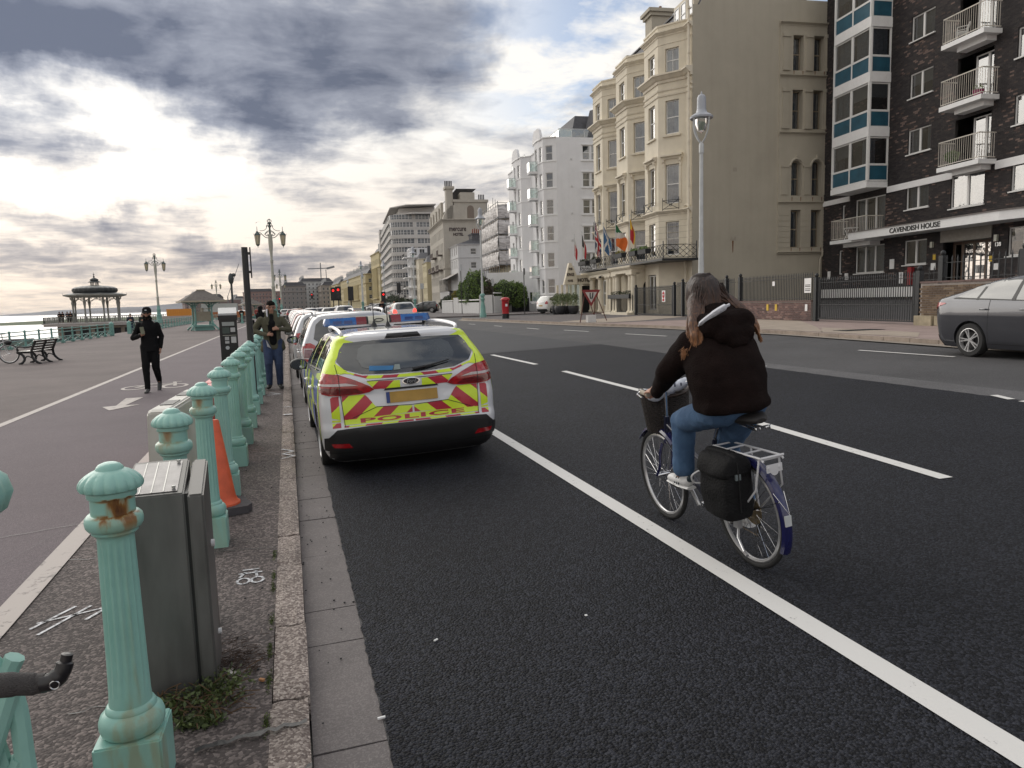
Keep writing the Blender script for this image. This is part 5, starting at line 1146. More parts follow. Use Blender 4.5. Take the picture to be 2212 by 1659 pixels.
for k in range(1,6):s=MB();s.b2((-.6,-3.5,.4+3.2*k),(7,1.8,.7+3.2*k));s.build('balcony',M_white,o);s=MB();[s.b2((-.55+.3*i,1.7,.7+3.2*k),(-.5+.3*i,1.75,1.7+3.2*k))for i in range(25)];s.bar((-.6,1.72,1.7+3.2*k),(7,1.72,1.7+3.2*k),.06);s.build('railing',M_iron,o)
FEm=frame_of((34.68,247.28),(.0748,.9972));em_=thing('apartment_block','long white modernist block with rounded corner, banded balconies and stepped top','building',M=FEm)
def rplan(L_,W_,r,in_=0.0,step=0.0):
 pts=[(L_,in_*-1),(r+in_,-in_)]
 for k in range(1,7):t=k/7*PI/2;pts.append((r-(r-in_)*math.sin(t),-r+(r-in_)*math.cos(t)))
 pts+=[(in_,-r),(in_,-W_)]
 return[(x+step,y)for x,y in pts]
wb=MB();gb=MB();dkk=MB();fr2=MB();ST=2.86;z=1.0;k=0
m_emb=mat('embassy_render',(.50,.48,.46),.8,var=.08,vs=.3,streak=.08)
while k<11:
 stp=[0,0,0,0,0,0,0,0,0,2.6,5.4][k];Lk=73-stp;zb=z+ST*k
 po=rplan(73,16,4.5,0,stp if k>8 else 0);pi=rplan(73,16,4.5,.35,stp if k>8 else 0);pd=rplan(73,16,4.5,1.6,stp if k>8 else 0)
 for a,b_ in zip(po,po[1:]):wb.add([(*a,zb),(*b_,zb),(*b_,zb+1.28),(*a,zb+1.28)],[(0,1,2,3)],True)
 wb.add([(*p,zb+1.28)for p in po]+[(73,-16,zb+1.28)],[tuple(range(len(po)+1))],False);wb.add([(*p,zb)for p in po]+[(73,-16,zb)],[tuple(range(len(po)+1))],False)
 for a,b_ in zip(pi,pi[1:]):
  d=Vector((b_[0]-a[0],b_[1]-a[1]));n_=max(1,round(d.length/1.15))
  for i in range(n_):
   p=(a[0]+d.x*i/n_,a[1]+d.y*i/n_);q=(a[0]+d.x*(i+1)/n_,a[1]+d.y*(i+1)/n_);r_=(i+k)%9
   front=a[0]>4.6 and abs(a[1]+.35)<.5
   if front and i%4 in(1,2):continue
   if d.length>8 and not front and i%6==3:wb.add([(*p,zb+1.28),(*q,zb+1.28),(*q,zb+ST),(*p,zb+ST)],[(0,1,2,3)]);continue
   gb.add([(*p,zb+1.28),(*q,zb+1.28),(*q,zb+ST),(*p,zb+ST)],[(0,1,2,3)]);fr2.bar((*p,zb+1.28),(*p,zb+ST),.13);fr2.bar((*p,zb+1.95),(*q,zb+1.95),.06)
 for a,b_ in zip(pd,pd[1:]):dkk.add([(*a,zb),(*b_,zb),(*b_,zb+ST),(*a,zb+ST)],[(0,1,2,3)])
 k+=1
zt=z+ST*11;wb.prism([(9,-2),(60,-2),(60,-16),(3,-16),(3,-8)],zt,zt+.5);wb.prism([(10,-4),(60,-4),(60,-16),(6,-16)],zt+.5,zt+2.6);wb.add([(4,-6,zt+2.9),(12,-1,zt+2.9),(62,-1,zt+2.9),(62,-16,zt+2.9),(2,-16,zt+2.9),(4,-6,zt+3.2),(12,-1,zt+3.2),(62,-1,zt+3.2),(62,-16,zt+3.2),(2,-16,zt+3.2)],[(0,1,2,3,4),(5,6,7,8,9),(0,1,6,5),(1,2,7,6),(4,0,5,9)]);wb.b2((64,-5,24),(72,.3,zt+.8))
wb.build('balcony_band',m_emb,em_);tag(gb.build('ribbon_window',mat('ribbon_glass',(.06,.075,.095),.12,var=.7,vs=.35,spec=1.0),em_),kind='stuff');tag(fr2.build('window_bar',M_wframe,em_),kind='stuff');dkk.build('inner_wall',mat('loggia_dark_grey',(.10,.10,.10),.9),em_)  # wall behind the balcony bands is plain dark grey
m_yl=mat('regency_yellow',(.50,.43,.25),.85,var=.12,vs=.25);m_gr=mat('far_render',(.47,.47,.46),.9,var=.2,vs=.2)
def regency(label,P,d,L_,W_,z1,m,n,chim=5,cols3=True,nrow=4,w=(1.3,2.3),roofh=3.0):
 sp_=L_/n;o,F=block('terrace',label,'building',P,d,L_,W_,.3,z1,m,rows=[1.0+(z1-1.5)/nrow*k for k in range(nrow)],cols=[sp_*(k+.5)for k in range(n)],erows=[1.2+(z1-1.5)/nrow*k for k in range(nrow)],ecols=[2.2+3.4*k for k in range(int((min(W_,36)-3)/3.4)+1)],w=w,ew=(1.4,1.9),corn=((z1,1.6),(z1*.74,1.3)))
 if cols3:c=MB();[c.cyl((sp_*k,.55,5.0),(sp_*k,.55,z1*.72),.38,n=8)for k in range(int(n*.25),int(n*.85))];c.b2((sp_*.2*n,-.01,4.6),(sp_*.9*n,1.2,5.0));c.build('column',m,o)
 r_=MB();Wq=min(W_,30);r_.add([(0,-.8,z1),(L_,-.8,z1),(L_,-3,z1+roofh),(0,-3,z1+roofh),(L_,-Wq+3,z1+roofh),(0,-Wq+3,z1+roofh),(L_,-Wq,z1),(0,-Wq,z1)],[(0,1,2,3),(3,2,4,5),(5,4,6,7),(0,3,5,7),(1,2,4,6)]);r_.build('roof',M_slate,o)
 for k in range(chim):u=L_*(k+.3)/chim;c=MB();c.b2((u,-5,z1+1),(u+1.2,-2.6,z1+roofh+2));[c.cyl((u+.6,-4.7+.5*j,z1+roofh+2),(u+.6,-4.7+.5*j,z1+roofh+3),.17,n=5)for j in range(4)];c.build('chimney',m_gr,o)
 return o
regency('tall ochre regency terrace end with scaffold beside the curved white block',(41.4,334.7),(-.011,1),30,14,26,m_yl,9,2,nrow=5)
regency('long columned yellow regency terrace with balustrade and chimneys',(38.1,366),(-.0254,1),125,14,17.5,m_yl,34,7)
regency('low yellow regency terrace beyond the traffic lights',(35.7,536.6),(-.011,1),80,26,18,m_yl,20,5,cols3=False)
regency('brown scaffolded terrace further along the front',(29,640),(-.011,1),70,28,20,mat('brown_terrace',(.33,.29,.25),.9,var=.3),16,4,cols3=False,nrow=5)
regency('tall pale grey flats at the far bend of the road',(12,690),(-.03,1),60,34,25,m_gr,14,3,cols3=False,nrow=7,w=(1.6,1.6))
regency('dark gabled flats directly behind the tall green lamp post',(-3,640),(-.03,1),30,20,20,mat('dark_terrace',(.24,.22,.21),.9,var=.3),6,2,cols3=False,nrow=5)
regency('red brick mansion flats among the distant houses',(-42,830),(-.1,1),40,62,20,mat('red_brick_far',(.26,.17,.15),.9,var=.3),8,4,cols3=False,nrow=5,w=(1.8,1.8))
regency('low red and grey houses far beyond the seafront shelter',(-110,900),(-.2,1),40,60,13,mat('grey_red_far',(.22,.16,.15),.9,var=.4),6,4,cols3=False,nrow=4,w=(1.8,1.8))
regency('pale blocks of flats at the foot of the downs',(-70,1100),(-.2,1),40,90,17,m_gr,6,3,cols3=False,nrow=5,w=(2,2))
regency('square brown block of flats showing over the shelter roof',(-88,760),(-.2,1),20,30,14,mat('brown_far',(.19,.15,.13),.9,var=.3),4,2,cols3=False,nrow=4,w=(1.8,1.8))
cr_=thing('tower_crane','pale tower crane standing above the far rooftops','crane',loc=(36,780,0))
s=MB();s.bar((0,0,0),(0,0,47),1.0);s.bar((6,0,0),(5.2,0,40),.7);s.build('mast',m_pole,cr_);s=MB();s.bar((-13,0,41),(9,0,41.5),1.6,.9);s.bar((6,0,41),(14,0,43),2.6,2.0);s.build('jib',m_pole,cr_)
cr_=thing('tower_crane','small slanting crane far beyond the shelter roof','crane',loc=(-62,870,0));s=MB();s.bar((0,0,0),(0,0,16),1.0);s.build('mast',m_pole,cr_);s=MB();s.bar((0,0,16),(14,0,52),.6);s.build('jib',m_pole,cr_)
gw_=thing('garden_wall','low white garden wall with raised pillar behind the postbox','wall',loc=(0,0,0))
m_ww=mat('white_garden_wall',(.60,.60,.60),.8,var=.08,streak=.1)
def wseg(p,q,z0,z1,t=.25,nm='wall_panel',m=None,par=None):s=MB();s.bar((p[0],p[1],(z0+z1)/2),(q[0],q[1],(z0+z1)/2),t,z1-z0);return s.build(nm,m or m_ww,par or gw_)
wseg((18.4,88),(18.85,84),.4,1.9);wseg((18.9,83.6),(19.1,82),.4,2.35,.3,'pillar');wseg((19.05,81.8),(19.75,75.1),.4,1.75);wseg((19.7,75.0),(21.0,74.2),.4,2.5,.4,'pillar');wseg((21,74.2),(24.5,79.5),.4,2.35)
for a,b_ in(((18.4,88),(18.85,84)),((19.05,81.8),(19.75,75.1)),((21,74.2),(24.5,79.5))):s=MB();s.bar((a[0],a[1],2.02 if a[0]<20 else 2.7),(b_[0],b_[1],2.02 if a[0]<20 else 2.7),.18,.12);s.build('rail',M_white,gw_)
pw=thing('white_screen_wall','tall plain white screen wall between the hedges and the parked white car','wall');wseg((22.5,82),(27.3,79),.5,5.1,.3,'wall_panel',M_offwhite,pw);wseg((27.3,79.0),(28.0,73.0),.5,4.9,.3,'wall_panel',M_offwhite,pw);s=MB();s.b2((0,0,0),(4.3,.1,1.6));s.build('black_gate',M_iron,pw,mw=Matrix.Translation((22.9,81.2,.5))@Matrix.Rotation(-.56,4,'Z'))
def hedge(label,bl,n,m,seed,size=.11,core=M_leafd):
 r=thing('hedge',label,'hedge',loc=(bl[0][0][0],bl[0][0][1],.5));o=Vector((bl[0][0][0],bl[0][0][1],.5));bb=[(tuple(Vector(c)-o),rd)for c,rd in bl]
 c=MB();[c.ball(b_[0],1,14,tuple(x*.86 for x in b_[1]))for b_ in bb];c.build('crown',mat('hedge_core',(.015,.025,.010),.95,var=.4,vs=2),r);leaf_mass('foliage',bb,n,size,m,r,seed,hollow=.85)  # dark green core fills the inside of the leaf mass
hedge('tall bright green clipped hedge behind the white garden wall',[((19.9,79.0,2.9),(.9,1.6,2.3)),((19.8,82,2.6),(.9,1.6,1.7)),((20.3,77.6,3.2),(.9,1.2,2.0))],9000,M_leaf,41)
hedge('yellowing rounded shrub at the left end of the garden hedge',[((19.6,85.2,2.2),(.6,1.0,1.1))],1500,M_leafy,42)
hedge('dark brownish shrub between the two clipped green hedges',[((21.3,78,2.5),(1.4,1.3,1.8)),((20.9,76.8,2.1),(.9,.9,1.4))],5000,M_leafb,43)
hedge('wide green domed hedge right of the grey lamp post',[((23.3,77.5,2.6),(1.9,1.4,1.5)),((24.9,77.6,2.4),(1.0,1.2,1.4))],6000,M_leaf,44)
hedge('low dark green shrub at the far left of the garden wall',[((19.4,88.5,1.8),(.9,1.3,1.0)),((19.5,91,1.6),(.9,1.6,.8))],2000,M_leafd,45)
for x,y,h,s_,lab in((33,232,3.0,51,'dark palm like shrub before the slim white flats'),(31,215,2.6,52,'dark spiky shrub beyond the row of parked cars'),(35,250,3.4,53,'dark bushes at the foot of the curved white block')):
 hedge(lab,[((x,y,h*.6),(3.2,4,h)),((x+3,y+2,h*.5),(2.6,3,h*.8))],1500,M_leafd,s_,.35)
#near bollards
def fluted(n,dep,z0,z1):
 def f(r,z,t):
  if z0<z<z1:
   e=min(1,(z-z0)/.02,(z1-z)/.02);return r-dep*e*(.5+.5*math.cos(n*t))**1.0
  return r
 return f
def mint_bollard_mat():
 m=mat('bollard_mint',(.29,.53,.47),.33,var=.14,vs=5,bump=.14,bs=18,col2=(.235,.455,.40),streak=.12);return m
mbm=mint_bollard_mat()
def add_rust(name,base_mat,c,ang,amt=1.0):
 m=base_mat.copy();m.name=name;N=m.node_tree.nodes;L=m.node_tree.links;b=N['Principled BSDF'];old=b.inputs['Base Color'].links[0].from_socket
 tc=N.new('ShaderNodeTexCoord');sp=N.new('ShaderNodeSeparateXYZ');L.new(tc.outputs['Object'],sp.inputs[0])
 no=N.new('ShaderNodeTexNoise');no.inputs['Scale'].default_value=26;no.inputs['Detail'].default_value=8;mp=N.new('ShaderNodeMapping');mp.inputs['Scale'].default_value=(1,1,.22);L.new(tc.outputs['Object'],mp.inputs[0]);L.new(mp.outputs[0],no.inputs['Vector'])
 def mr(v,a,b_,c_,d):
  r=N.new('ShaderNodeMapRange');r.interpolation_type='SMOOTHSTEP';L.new(v,r.inputs['Value']);r.inputs['From Min'].default_value=a;r.inputs['From Max'].default_value=b_;r.inputs['To Min'].default_value=c_;r.inputs['To Max'].default_value=d;return r.outputs[0]
 def mm(op,a,b_):
  r=N.new('ShaderNodeMath');r.operation=op
  for i,v in enumerate((a,b_)):
   if hasattr(v,'is_linked'):L.new(v,r.inputs[i])
   else:r.inputs[i].default_value=v
  return r.outputs[0]
 side=N.new('ShaderNodeVectorMath');side.operation='DOT_PRODUCT';L.new(tc.outputs['Object'],side.inputs[0]);side.inputs[1].default_value=(math.cos(ang),math.sin(ang),0)
 s1=mr(side.outputs['Value'],.052,.068,0,1);z1=mm('MULTIPLY',mr(sp.outputs[2],.90,1.02,.25,1),mr(sp.outputs[2],1.028,1.034,1,0))
 ring=mm('MAXIMUM',mr(mm('ABSOLUTE',mm('SUBTRACT',sp.outputs[2],1.022),0),0,.008,.6,0),mr(mm('ABSOLUTE',mm('SUBTRACT',sp.outputs[2],.972),0),0,.012,.75,0))
 k=mm('MULTIPLY',mm('MAXIMUM',mm('MULTIPLY',s1,z1),mm('MULTIPLY',ring,mr(side.outputs['Value'],.01,.06,.08,.9))),mr(no.outputs['Fac'],.40,.60,.25,1.0))
 k=mm('MULTIPLY',k,amt);rp=N.new('ShaderNodeValToRGB');L.new(k,rp.inputs[0]);rp.color_ramp.elements[0].color=(.30,.34,.16,1);rp.color_ramp.elements[1].color=(.07,.022,.010,1);e=rp.color_ramp.elements.new(.45);e.color=(.30,.14,.03,1)
 mx=N.new('ShaderNodeMixRGB');L.new(mm('MINIMUM',mm('MULTIPLY',k,1.6),1.0),mx.inputs[0]);L.new(old,mx.inputs[1]);L.new(rp.outputs[0],mx.inputs[2]);L.new(mx.outputs[0],b.inputs['Base Color']);return m
mrust=add_rust('bollard_mint_rusty',mbm,0,math.radians(-63),1.15);mrust2=add_rust('bollard_mint_stained',mbm,0,math.radians(-110),.55)
def bollard_parts(hi=True):
 n=96 if hi else 48;sh=MB()
 sh.lathe([(.068,.28),(.068,.30),(.066,.325),(.0645,.345),(.0640,.36),(.0620,.45),(.0590,.65),(.0565,.85),(.0560,.882),(.0562,.892),(.060,.900),(.064,.905)],n=n,flute=fluted(16,.0062,.352,.885))
 cl=MB();cl.lathe([(.062,.900),(.070,.908),(.070,.916),(.079,.920),(.0855,.930),(.088,.945),(.0855,.960),(.077,.970),(.0672,.972),(.0665,.9999),(.0665,1.030)],n=n//2)
 bt=MB();bt.lathe([(.066,.315),(.074,.309),(.079,.299),(.079,.293),(.086,.288),(.096,.278),(.102,.260),(.102,.240),(.096,.222),(.086,.212),(.074,.208)],n=n//2)
 cp=MB()
 def lobes(r,z,t):
  w=max(0,min(1,(1.114-z)/.03))*max(0,min(1,(z-1.049)/.006));return r*(1+.075*w*(abs(math.sin(8*t))-.6))
 cp.lathe([(.064,1.026),(.0735,1.027),(.0750,1.031),(.0750,1.046),(.073,1.049),(.086,1.050),(.0925,1.054),(.0950,1.064),(.093,1.076),(.086,1.088),(.074,1.100),(.058,1.110),(.046,1.1155),(.0425,1.117),(.040,1.124),(.032,1.133),(.018,1.139),(.001,1.1405)],n=n*2 if hi else n,flute=lobes)
 pl=MB();bmw=bmesh.new();bmesh.ops.create_cube(bmw,size=1);bmesh.ops.scale(bmw,vec=(.207,.207,.225),verts=bmw.verts);bmesh.ops.translate(bmw,vec=(0,0,.1),verts=bmw.verts);bmesh.ops.bevel(bmw,geom=bmw.edges[:],offset=.006,segments=2,affect='EDGES')
 pm_=bpy.data.meshes.new('plinth');bmw.to_mesh(pm_);bmw.free();return sh,cl,bt,cp,pm_
def mkboll(m,hi=True):
 sh,cl,bt,cp,pm_=bollard_parts(hi);pm_.materials.append(m)
 return[('shaft',sh.mesh('shaft',m)),('collar',cl.mesh('collar',m)),('base_ring',bt.mesh('base_ring',m)),('cap',cp.mesh('cap',m)),('plinth',pm_)]
BS={'rust':mkboll(mrust),'stain':mkboll(mrust2),'clean':mkboll(mbm),'far':mkboll(mbm,False)}
bl=[(2.61,'rust','nearest mint green fluted bollard with a brown rust stain under its cap'),(3.95,'stain','mint green bollard showing only its stained cap above the steel cabinet'),(5.29,'stain','mint green fluted bollard standing before the orange traffic cone'),(6.63,'clean','mint green fluted bollard directly behind the orange traffic cone'),(7.97,'clean','mint green bollard fifth from the viewer, beside the red plastic barrier'),(9.25,'clean','mint green bollard just in front of the thin black pole'),(10.5,'clean','mint green bollard whose shaft is crossed by the thin black pole'),(11.8,'far','mint green bollard just beyond the thin black pole'),(13.1,'far','mint green bollard left of the man in the olive jacket'),(14.4,'far','mint green bollard close behind the left side of the man in olive'),(15.8,'far','mint green bollard half hidden by the man in olive')]
for y,k,lab in bl:
 r=thing('bollard',lab,'bollard',(-.585,y,.095),random.uniform(-.03,.03),'mint green bollards along the kerb')
 for nm,me in BS[k]:put(nm,me,r)
for y,lab in((17.2,'mint green bollard just past the parking machine, mostly behind the man in olive'),(18.6,'mint green bollard farthest along the kerb, behind the man in olive')):
 r=thing('bollard',lab,'bollard',(-.585,y,.095),0,'mint green bollards along the kerb')
 for nm,me in BS['far']:put(nm,me,r)
r=thing('railing_post','mint green railing post with knobbed cap and crossed bars at the left edge','railing post',(-.825,2.0,.12))
s=MB();s.lathe([(.09,0),(.09,.2),(.075,.3),(.066,.34),(.060,.9),(.070,1.0),(.062,1.02),(.062,1.08),(.085,1.09)],n=32);s.build('post',mbm,r)
s=MB();s.lathe([(.085,1.09),(.10,1.10),(.14,1.13),(.155,1.17),(.145,1.21),(.10,1.25),(.06,1.27),(.05,1.29),(.001,1.31)],n=64,flute=lambda q,z,t:q*(1+.05*(abs(math.sin(6*t))-.6)*(1 if 1.1<z<1.26 else 0)));s.build('cap',mbm,r)
s=MB()
for a,b_ in(((-.02,-.1,.45),(.165,-.1,.80)),((-.02,-.1,.62),(.15,-.1,.66)),((0,-.12,.30),(.16,-.12,.74)),((0,-.1,.2),(.155,-.1,.55))):s.tube([a,b_],.022,8)
s.tube(curve_pts([(.02,-.1,.85),(.11,-.1,.80),(.155,-.1,.70),(.165,-.1,.50),(.19,-.1,.2),(.2,-.1,-.1)]),.022,8);s.prism([(-.02,-.1),(.20,-.1),(.165,.35),(.12,.62),(-.02,.5)],-.11,-.09,Matrix(((1,0,0,0),(0,0,1,0),(0,1,0,0),(0,0,0,1))));s.build('scrollwork',mbm,r)
r=thing('handlebar','black ergonomic bicycle handlebar grip with curled bar end at the left edge','handlebar',(-.53,1.5,1.03))
s=MB();s.tube(curve_pts([(-.12,.02,.0),(-.06,.01,.005),(0,0,.006),(.035,0,.0),(.055,-.002,.0)],6),[.021]*3+[.019]*3+[.0175]*7+[.016]*6+[.014]*6,14,flat=1.35);s.build('grip',mat('knurled_rubber',(.06,.055,.055),.7,var=.3,vs=300,bump=.5,bs=400),r)
s=MB();s.tube(curve_pts([(.048,-.002,.0),(.068,-.004,.003),(.084,-.004,.018),(.090,0,.036),(.094,.002,.050)],6),[.017]*5+[.017]*6+[.015]*7+[.0105]*6+[.005],12);s.build('bar_end',mat('bar_end_rubber',(.015,.014,.016),.35,var=.2),r)
s=MB();s.tube([(.074+math.cos(t)*.008,-.020,.001+math.sin(t)*.008)for t in[k*PI/8 for k in range(16)]],.0014,5,closed=True);s.build('bolt_ring',mat('steel_ring',(.5,.5,.5),.3,metal=1),r)
s=MB();s.tube([(-.12,.02,0),(-.5,.1,.02)],.012,10);s.build('bar',M_black,r)
#steel cabinet
m_steel=bpy.data.materials.new('brushed_steel');m_steel.use_nodes=True;N=m_steel.node_tree.nodes;L=m_steel.node_tree.links;b=N['Principled BSDF'];tc=N.new('ShaderNodeTexCoord');mp=N.new('ShaderNodeMapping');mp.inputs['Scale'].default_value=(3,3,.8);L.new(tc.outputs['Object'],mp.inputs[0]);no=N.new('ShaderNodeTexNoise');no.inputs['Scale'].default_value=3;no.inputs['Detail'].default_value=10;L.new(mp.outputs[0],no.inputs['Vector']);rp=N.new('ShaderNodeValToRGB');L.new(no.outputs['Fac'],rp.inputs[0]);rp.color_ramp.elements[0].position=.3;rp.color_ramp.elements[0].color=(.115,.112,.108,1);rp.color_ramp.elements[1].position=.7;rp.color_ramp.elements[1].color=(.19,.187,.182,1);L.new(rp.outputs[0],b.inputs['Base Color']);b.inputs['Metallic'].default_value=.55;mr_=N.new('ShaderNodeMapRange');L.new(no.outputs['Fac'],mr_.inputs['Value']);mr_.inputs['To Min'].default_value=.32;mr_.inputs['To Max'].default_value=.6;L.new(mr_.outputs[0],b.inputs['Roughness'])
cb=thing('steel_cabinet','grey brushed steel electrical cabinet with sloping top behind the nearest bollard','cabinet',(-.375,3.18,.09),math.radians(2))
def bevbox(name,pts8,m,parent,off=.006):
 bm=bmesh.new();vs=[bm.verts.new(p)for p in pts8]
 for f in((0,3,2,1),(4,5,6,7),(0,1,5,4),(1,2,6,5),(2,3,7,6),(3,0,4,7)):bm.faces.new([vs[i]for i in f])
 bmesh.ops.bevel(bm,geom=bm.edges[:],offset=off,segments=2,affect='EDGES');me=bpy.data.meshes.new(name);bm.to_mesh(me);bm.free();me.materials.append(m);return put(name,me,parent)
bevbox('body',[(-.30,0,0),(-.075,0,0),(-.075,.34,0),(-.30,.34,0),(-.30,0,.885),(-.075,0,.885),(-.075,.34,.965),(-.30,.34,.965)],m_steel,cb)
bevbox('door',[(-.062,-.01,.03),(0,-.01,.03),(0,.35,.03),(-.062,.35,.03),(-.062,-.01,.875),(0,-.01,.875),(0,.35,.955),(-.062,.35,.955)],m_steel,cb,.008)
s=MB();s.b2((-.076,.01,.04),(-.061,.33,.88));s.build('door_gap',M_black,cb)
s=MB();s.add([(-.29,.02,.8935),(-.10,.02,.8935),(-.10,.31,.9615),(-.29,.31,.9615)],[(0,1,2,3)]);s.build('top_panel',mat('panel_plate',(.26,.25,.25),.35,metal=.3,var=.25,vs=14),cb)
s=MB()
for x in(-.245,-.20,-.155):s.add([(x,.02,.8955),(x+.004,.02,.8955),(x+.004,.31,.9635),(x,.31,.9635)],[(0,1,2,3)])
for x,y in((-.28,.04),(-.115,.04),(-.115,.29)):s.cyl((x,y,.892+y*.235),(x,y,.902+y*.235),.008,n=8)
s.build('panel_seam',mat('seam_metal',(.5,.5,.48),.4,metal=.6),cb)
s=MB();s.cyl((0,.20,.60),(.014,.20,.60),.017,n=12);s.cyl((0,.22,.18),(.014,.22,.18),.014,n=12);s.build('lock',M_wframe,cb)
wd=leaf_mass('weeds',[((-.46,3.06,.13),(.20,.12,.06)),((-.36,3.14,.14),(.14,.12,.07)),((-.42,2.93,.12),(.10,.06,.03)),((-.62,3.03,.13),(.14,.08,.05))],1500,.013,leafmat('weed_leaf',(.03,.045,.012),(.10,.13,.035)),None,61,hollow=.3);tag(wd,kind='stuff')
s=MB();rw=random.Random(62)
for k in range(70):a=Vector((rw.uniform(-.62,-.3),rw.uniform(2.9,3.25),.105));d=Vector((rw.uniform(-.1,.12),rw.uniform(-.12,.06),rw.uniform(.01,.09)));s.tube([a,a+d*.5+Vector((0,0,.015)),a+d],.0022,4)
tag(s.build('weed_stems',mat('weed_stem',(.10,.055,.025),.8)),kind='stuff')
mo_=leaf_mass('kerb_moss',[((-.172,2.9+.33*k+rw.uniform(-.1,.1),.10),(.016,.12,.012))for k in range(7)]+[((-.02,4.5+k,.02),(.012,.25,.012))for k in range(3)],1600,.006,leafmat('moss',(.03,.045,.01),(.09,.12,.02)),None,63,hollow=.1);tag(mo_,kind='stuff')
s=MB()
for k in range(260):a=Vector((rw.gauss(-.33,.07),rw.gauss(3.42,.10),.104));t_=rw.uniform(0,6.3);s.tube([a,a+Vector((math.cos(t_)*.04,math.sin(t_)*.04,.006))],.0016,3)
tag(s.build('pine_litter',mat('dead_needles',(.05,.028,.018),.9)),kind='stuff')
def bit(name,lab,cat,x,y,z,dims,m,rz):o=MB().box((0,0,dims[2]/2),dims).build(name,m);o.location=(x,y,z);o.rotation_euler=(0,0,rz);tag(o,lab,cat)
M_paper=mat('paper',(.55,.52,.48),.8,var=.1);M_cork=mat('filter_tan',(.45,.22,.10),.8)
bit('paper_scrap','creased scrap of pale paper on the ground by the steel cabinet','litter',-.33,3.33,.1,(.03,.05,.004),M_paper,.5)
bit('cigarette_end','orange cigarette end lying beside the kerb near the cabinet','litter',-.20,3.20,.1,(.012,.025,.01),M_cork,.9)
bit('cigarette_end','white cigarette end on the dark asphalt edge beside the gutter slabs','litter',.275,2.87,.016,(.032,.009,.007),M_white,.1)
bit('cigarette_end','white cigarette end on open asphalt furthest left of the pair','litter',.62,3.45,.03,(.025,.008,.006),M_white,.6)
bit('paper_scrap','tiny white scrap on the asphalt right of the cigarette end','litter',1.42,3.4,.055,(.013,.013,.004),M_white,.2)
s=MB()
for k in range(150):
 u_=rw.random();x=rw.uniform(.0,.27)if u_<.6 else rw.uniform(-.55,-.16);y=rw.uniform(2.5,12);q=rw.uniform(.003,.008);s.ball((x,y,.012+q*.4 if x>-.1 else .104),q,5,(1,1,.6))
tag(s.build('loose_chippings',mat('black_chips',(.02,.02,.022),.8)),kind='stuff')
#traffic cone and barriers
cn_=thing('traffic_cone','orange traffic cone on a dark octagonal base behind a bollard','cone',(-.60,6.15,.1),.3)
s=MB();s.prism([(-.16,-.20),(.16,-.20),(.21,-.13),(.21,.13),(.16,.20),(-.16,.20),(-.21,.13),(-.21,-.13)],0,.06);s.build('base',mat('cone_base',(.06,.055,.06),.8,var=.3,vs=12),cn_)
s=MB();s.lathe([(.15,.06),(.148,.075),(.13,.09),(.115,.13),(.03,.74),(.022,.75)],n=28);s.build('cone',mat('cone_orange',(.62,.10,.035),.5,var=.2,vs=10),cn_)
def barrier(lab,x,y,rz,m,L_=2.0,H=.86):
 r=thing('plastic_barrier',lab,'barrier',(x,y,.1),rz);prof=[(-.20,0),(.20,0),(.20,.12),(.11,.30),(.09,H-.02),(.07,H),(-.07,H),(-.09,H-.02),(-.11,.30),(-.20,.12)]
 bm=bmesh.new();n=len(prof);vs=[[bm.verts.new((p[0]*(1-.12*(t==0 or t==3)),L_*(0,.04,.96,1)[t],p[1]*(1-.02*(t in(0,3)))))for p in prof]for t in range(4)]
 for t in range(3):
  for i in range(n):bm.faces.new((vs[t][i],vs[t][(i+1)%n],vs[t+1][(i+1)%n],vs[t+1][i]))
 bm.faces.new(vs[0][::-1]);bm.faces.new(vs[3]);bmesh.ops.recalc_face_normals(bm,faces=bm.faces[:]);bmesh.ops.bevel(bm,geom=bm.edges[:],offset=.012,segments=2,affect='EDGES');me=bpy.data.meshes.new('body');bm.to_mesh(me);bm.free();me.materials.append(m);put('body',me,r)
 for q_ in(.3,.95):s=MB();s.b2((-.05,q_,H),(.05,q_+.3,H+.006));s.build('slot',M_black if m.name!='red_plastic' else m,r)
 return r
m_wp=mat('white_plastic',(.50,.485,.44),.5,var=.14,vs=3,streak=.15);m_rp=mat('red_plastic',(.50,.025,.03),.4,var=.15,vs=4)
barrier('white plastic road barrier standing behind the nearest bollards',-1.0,6.1,-.06,m_wp,1.55);barrier('red plastic road barrier beyond the white one',-.93,8.0,-.03,m_rp,1.6,.78)
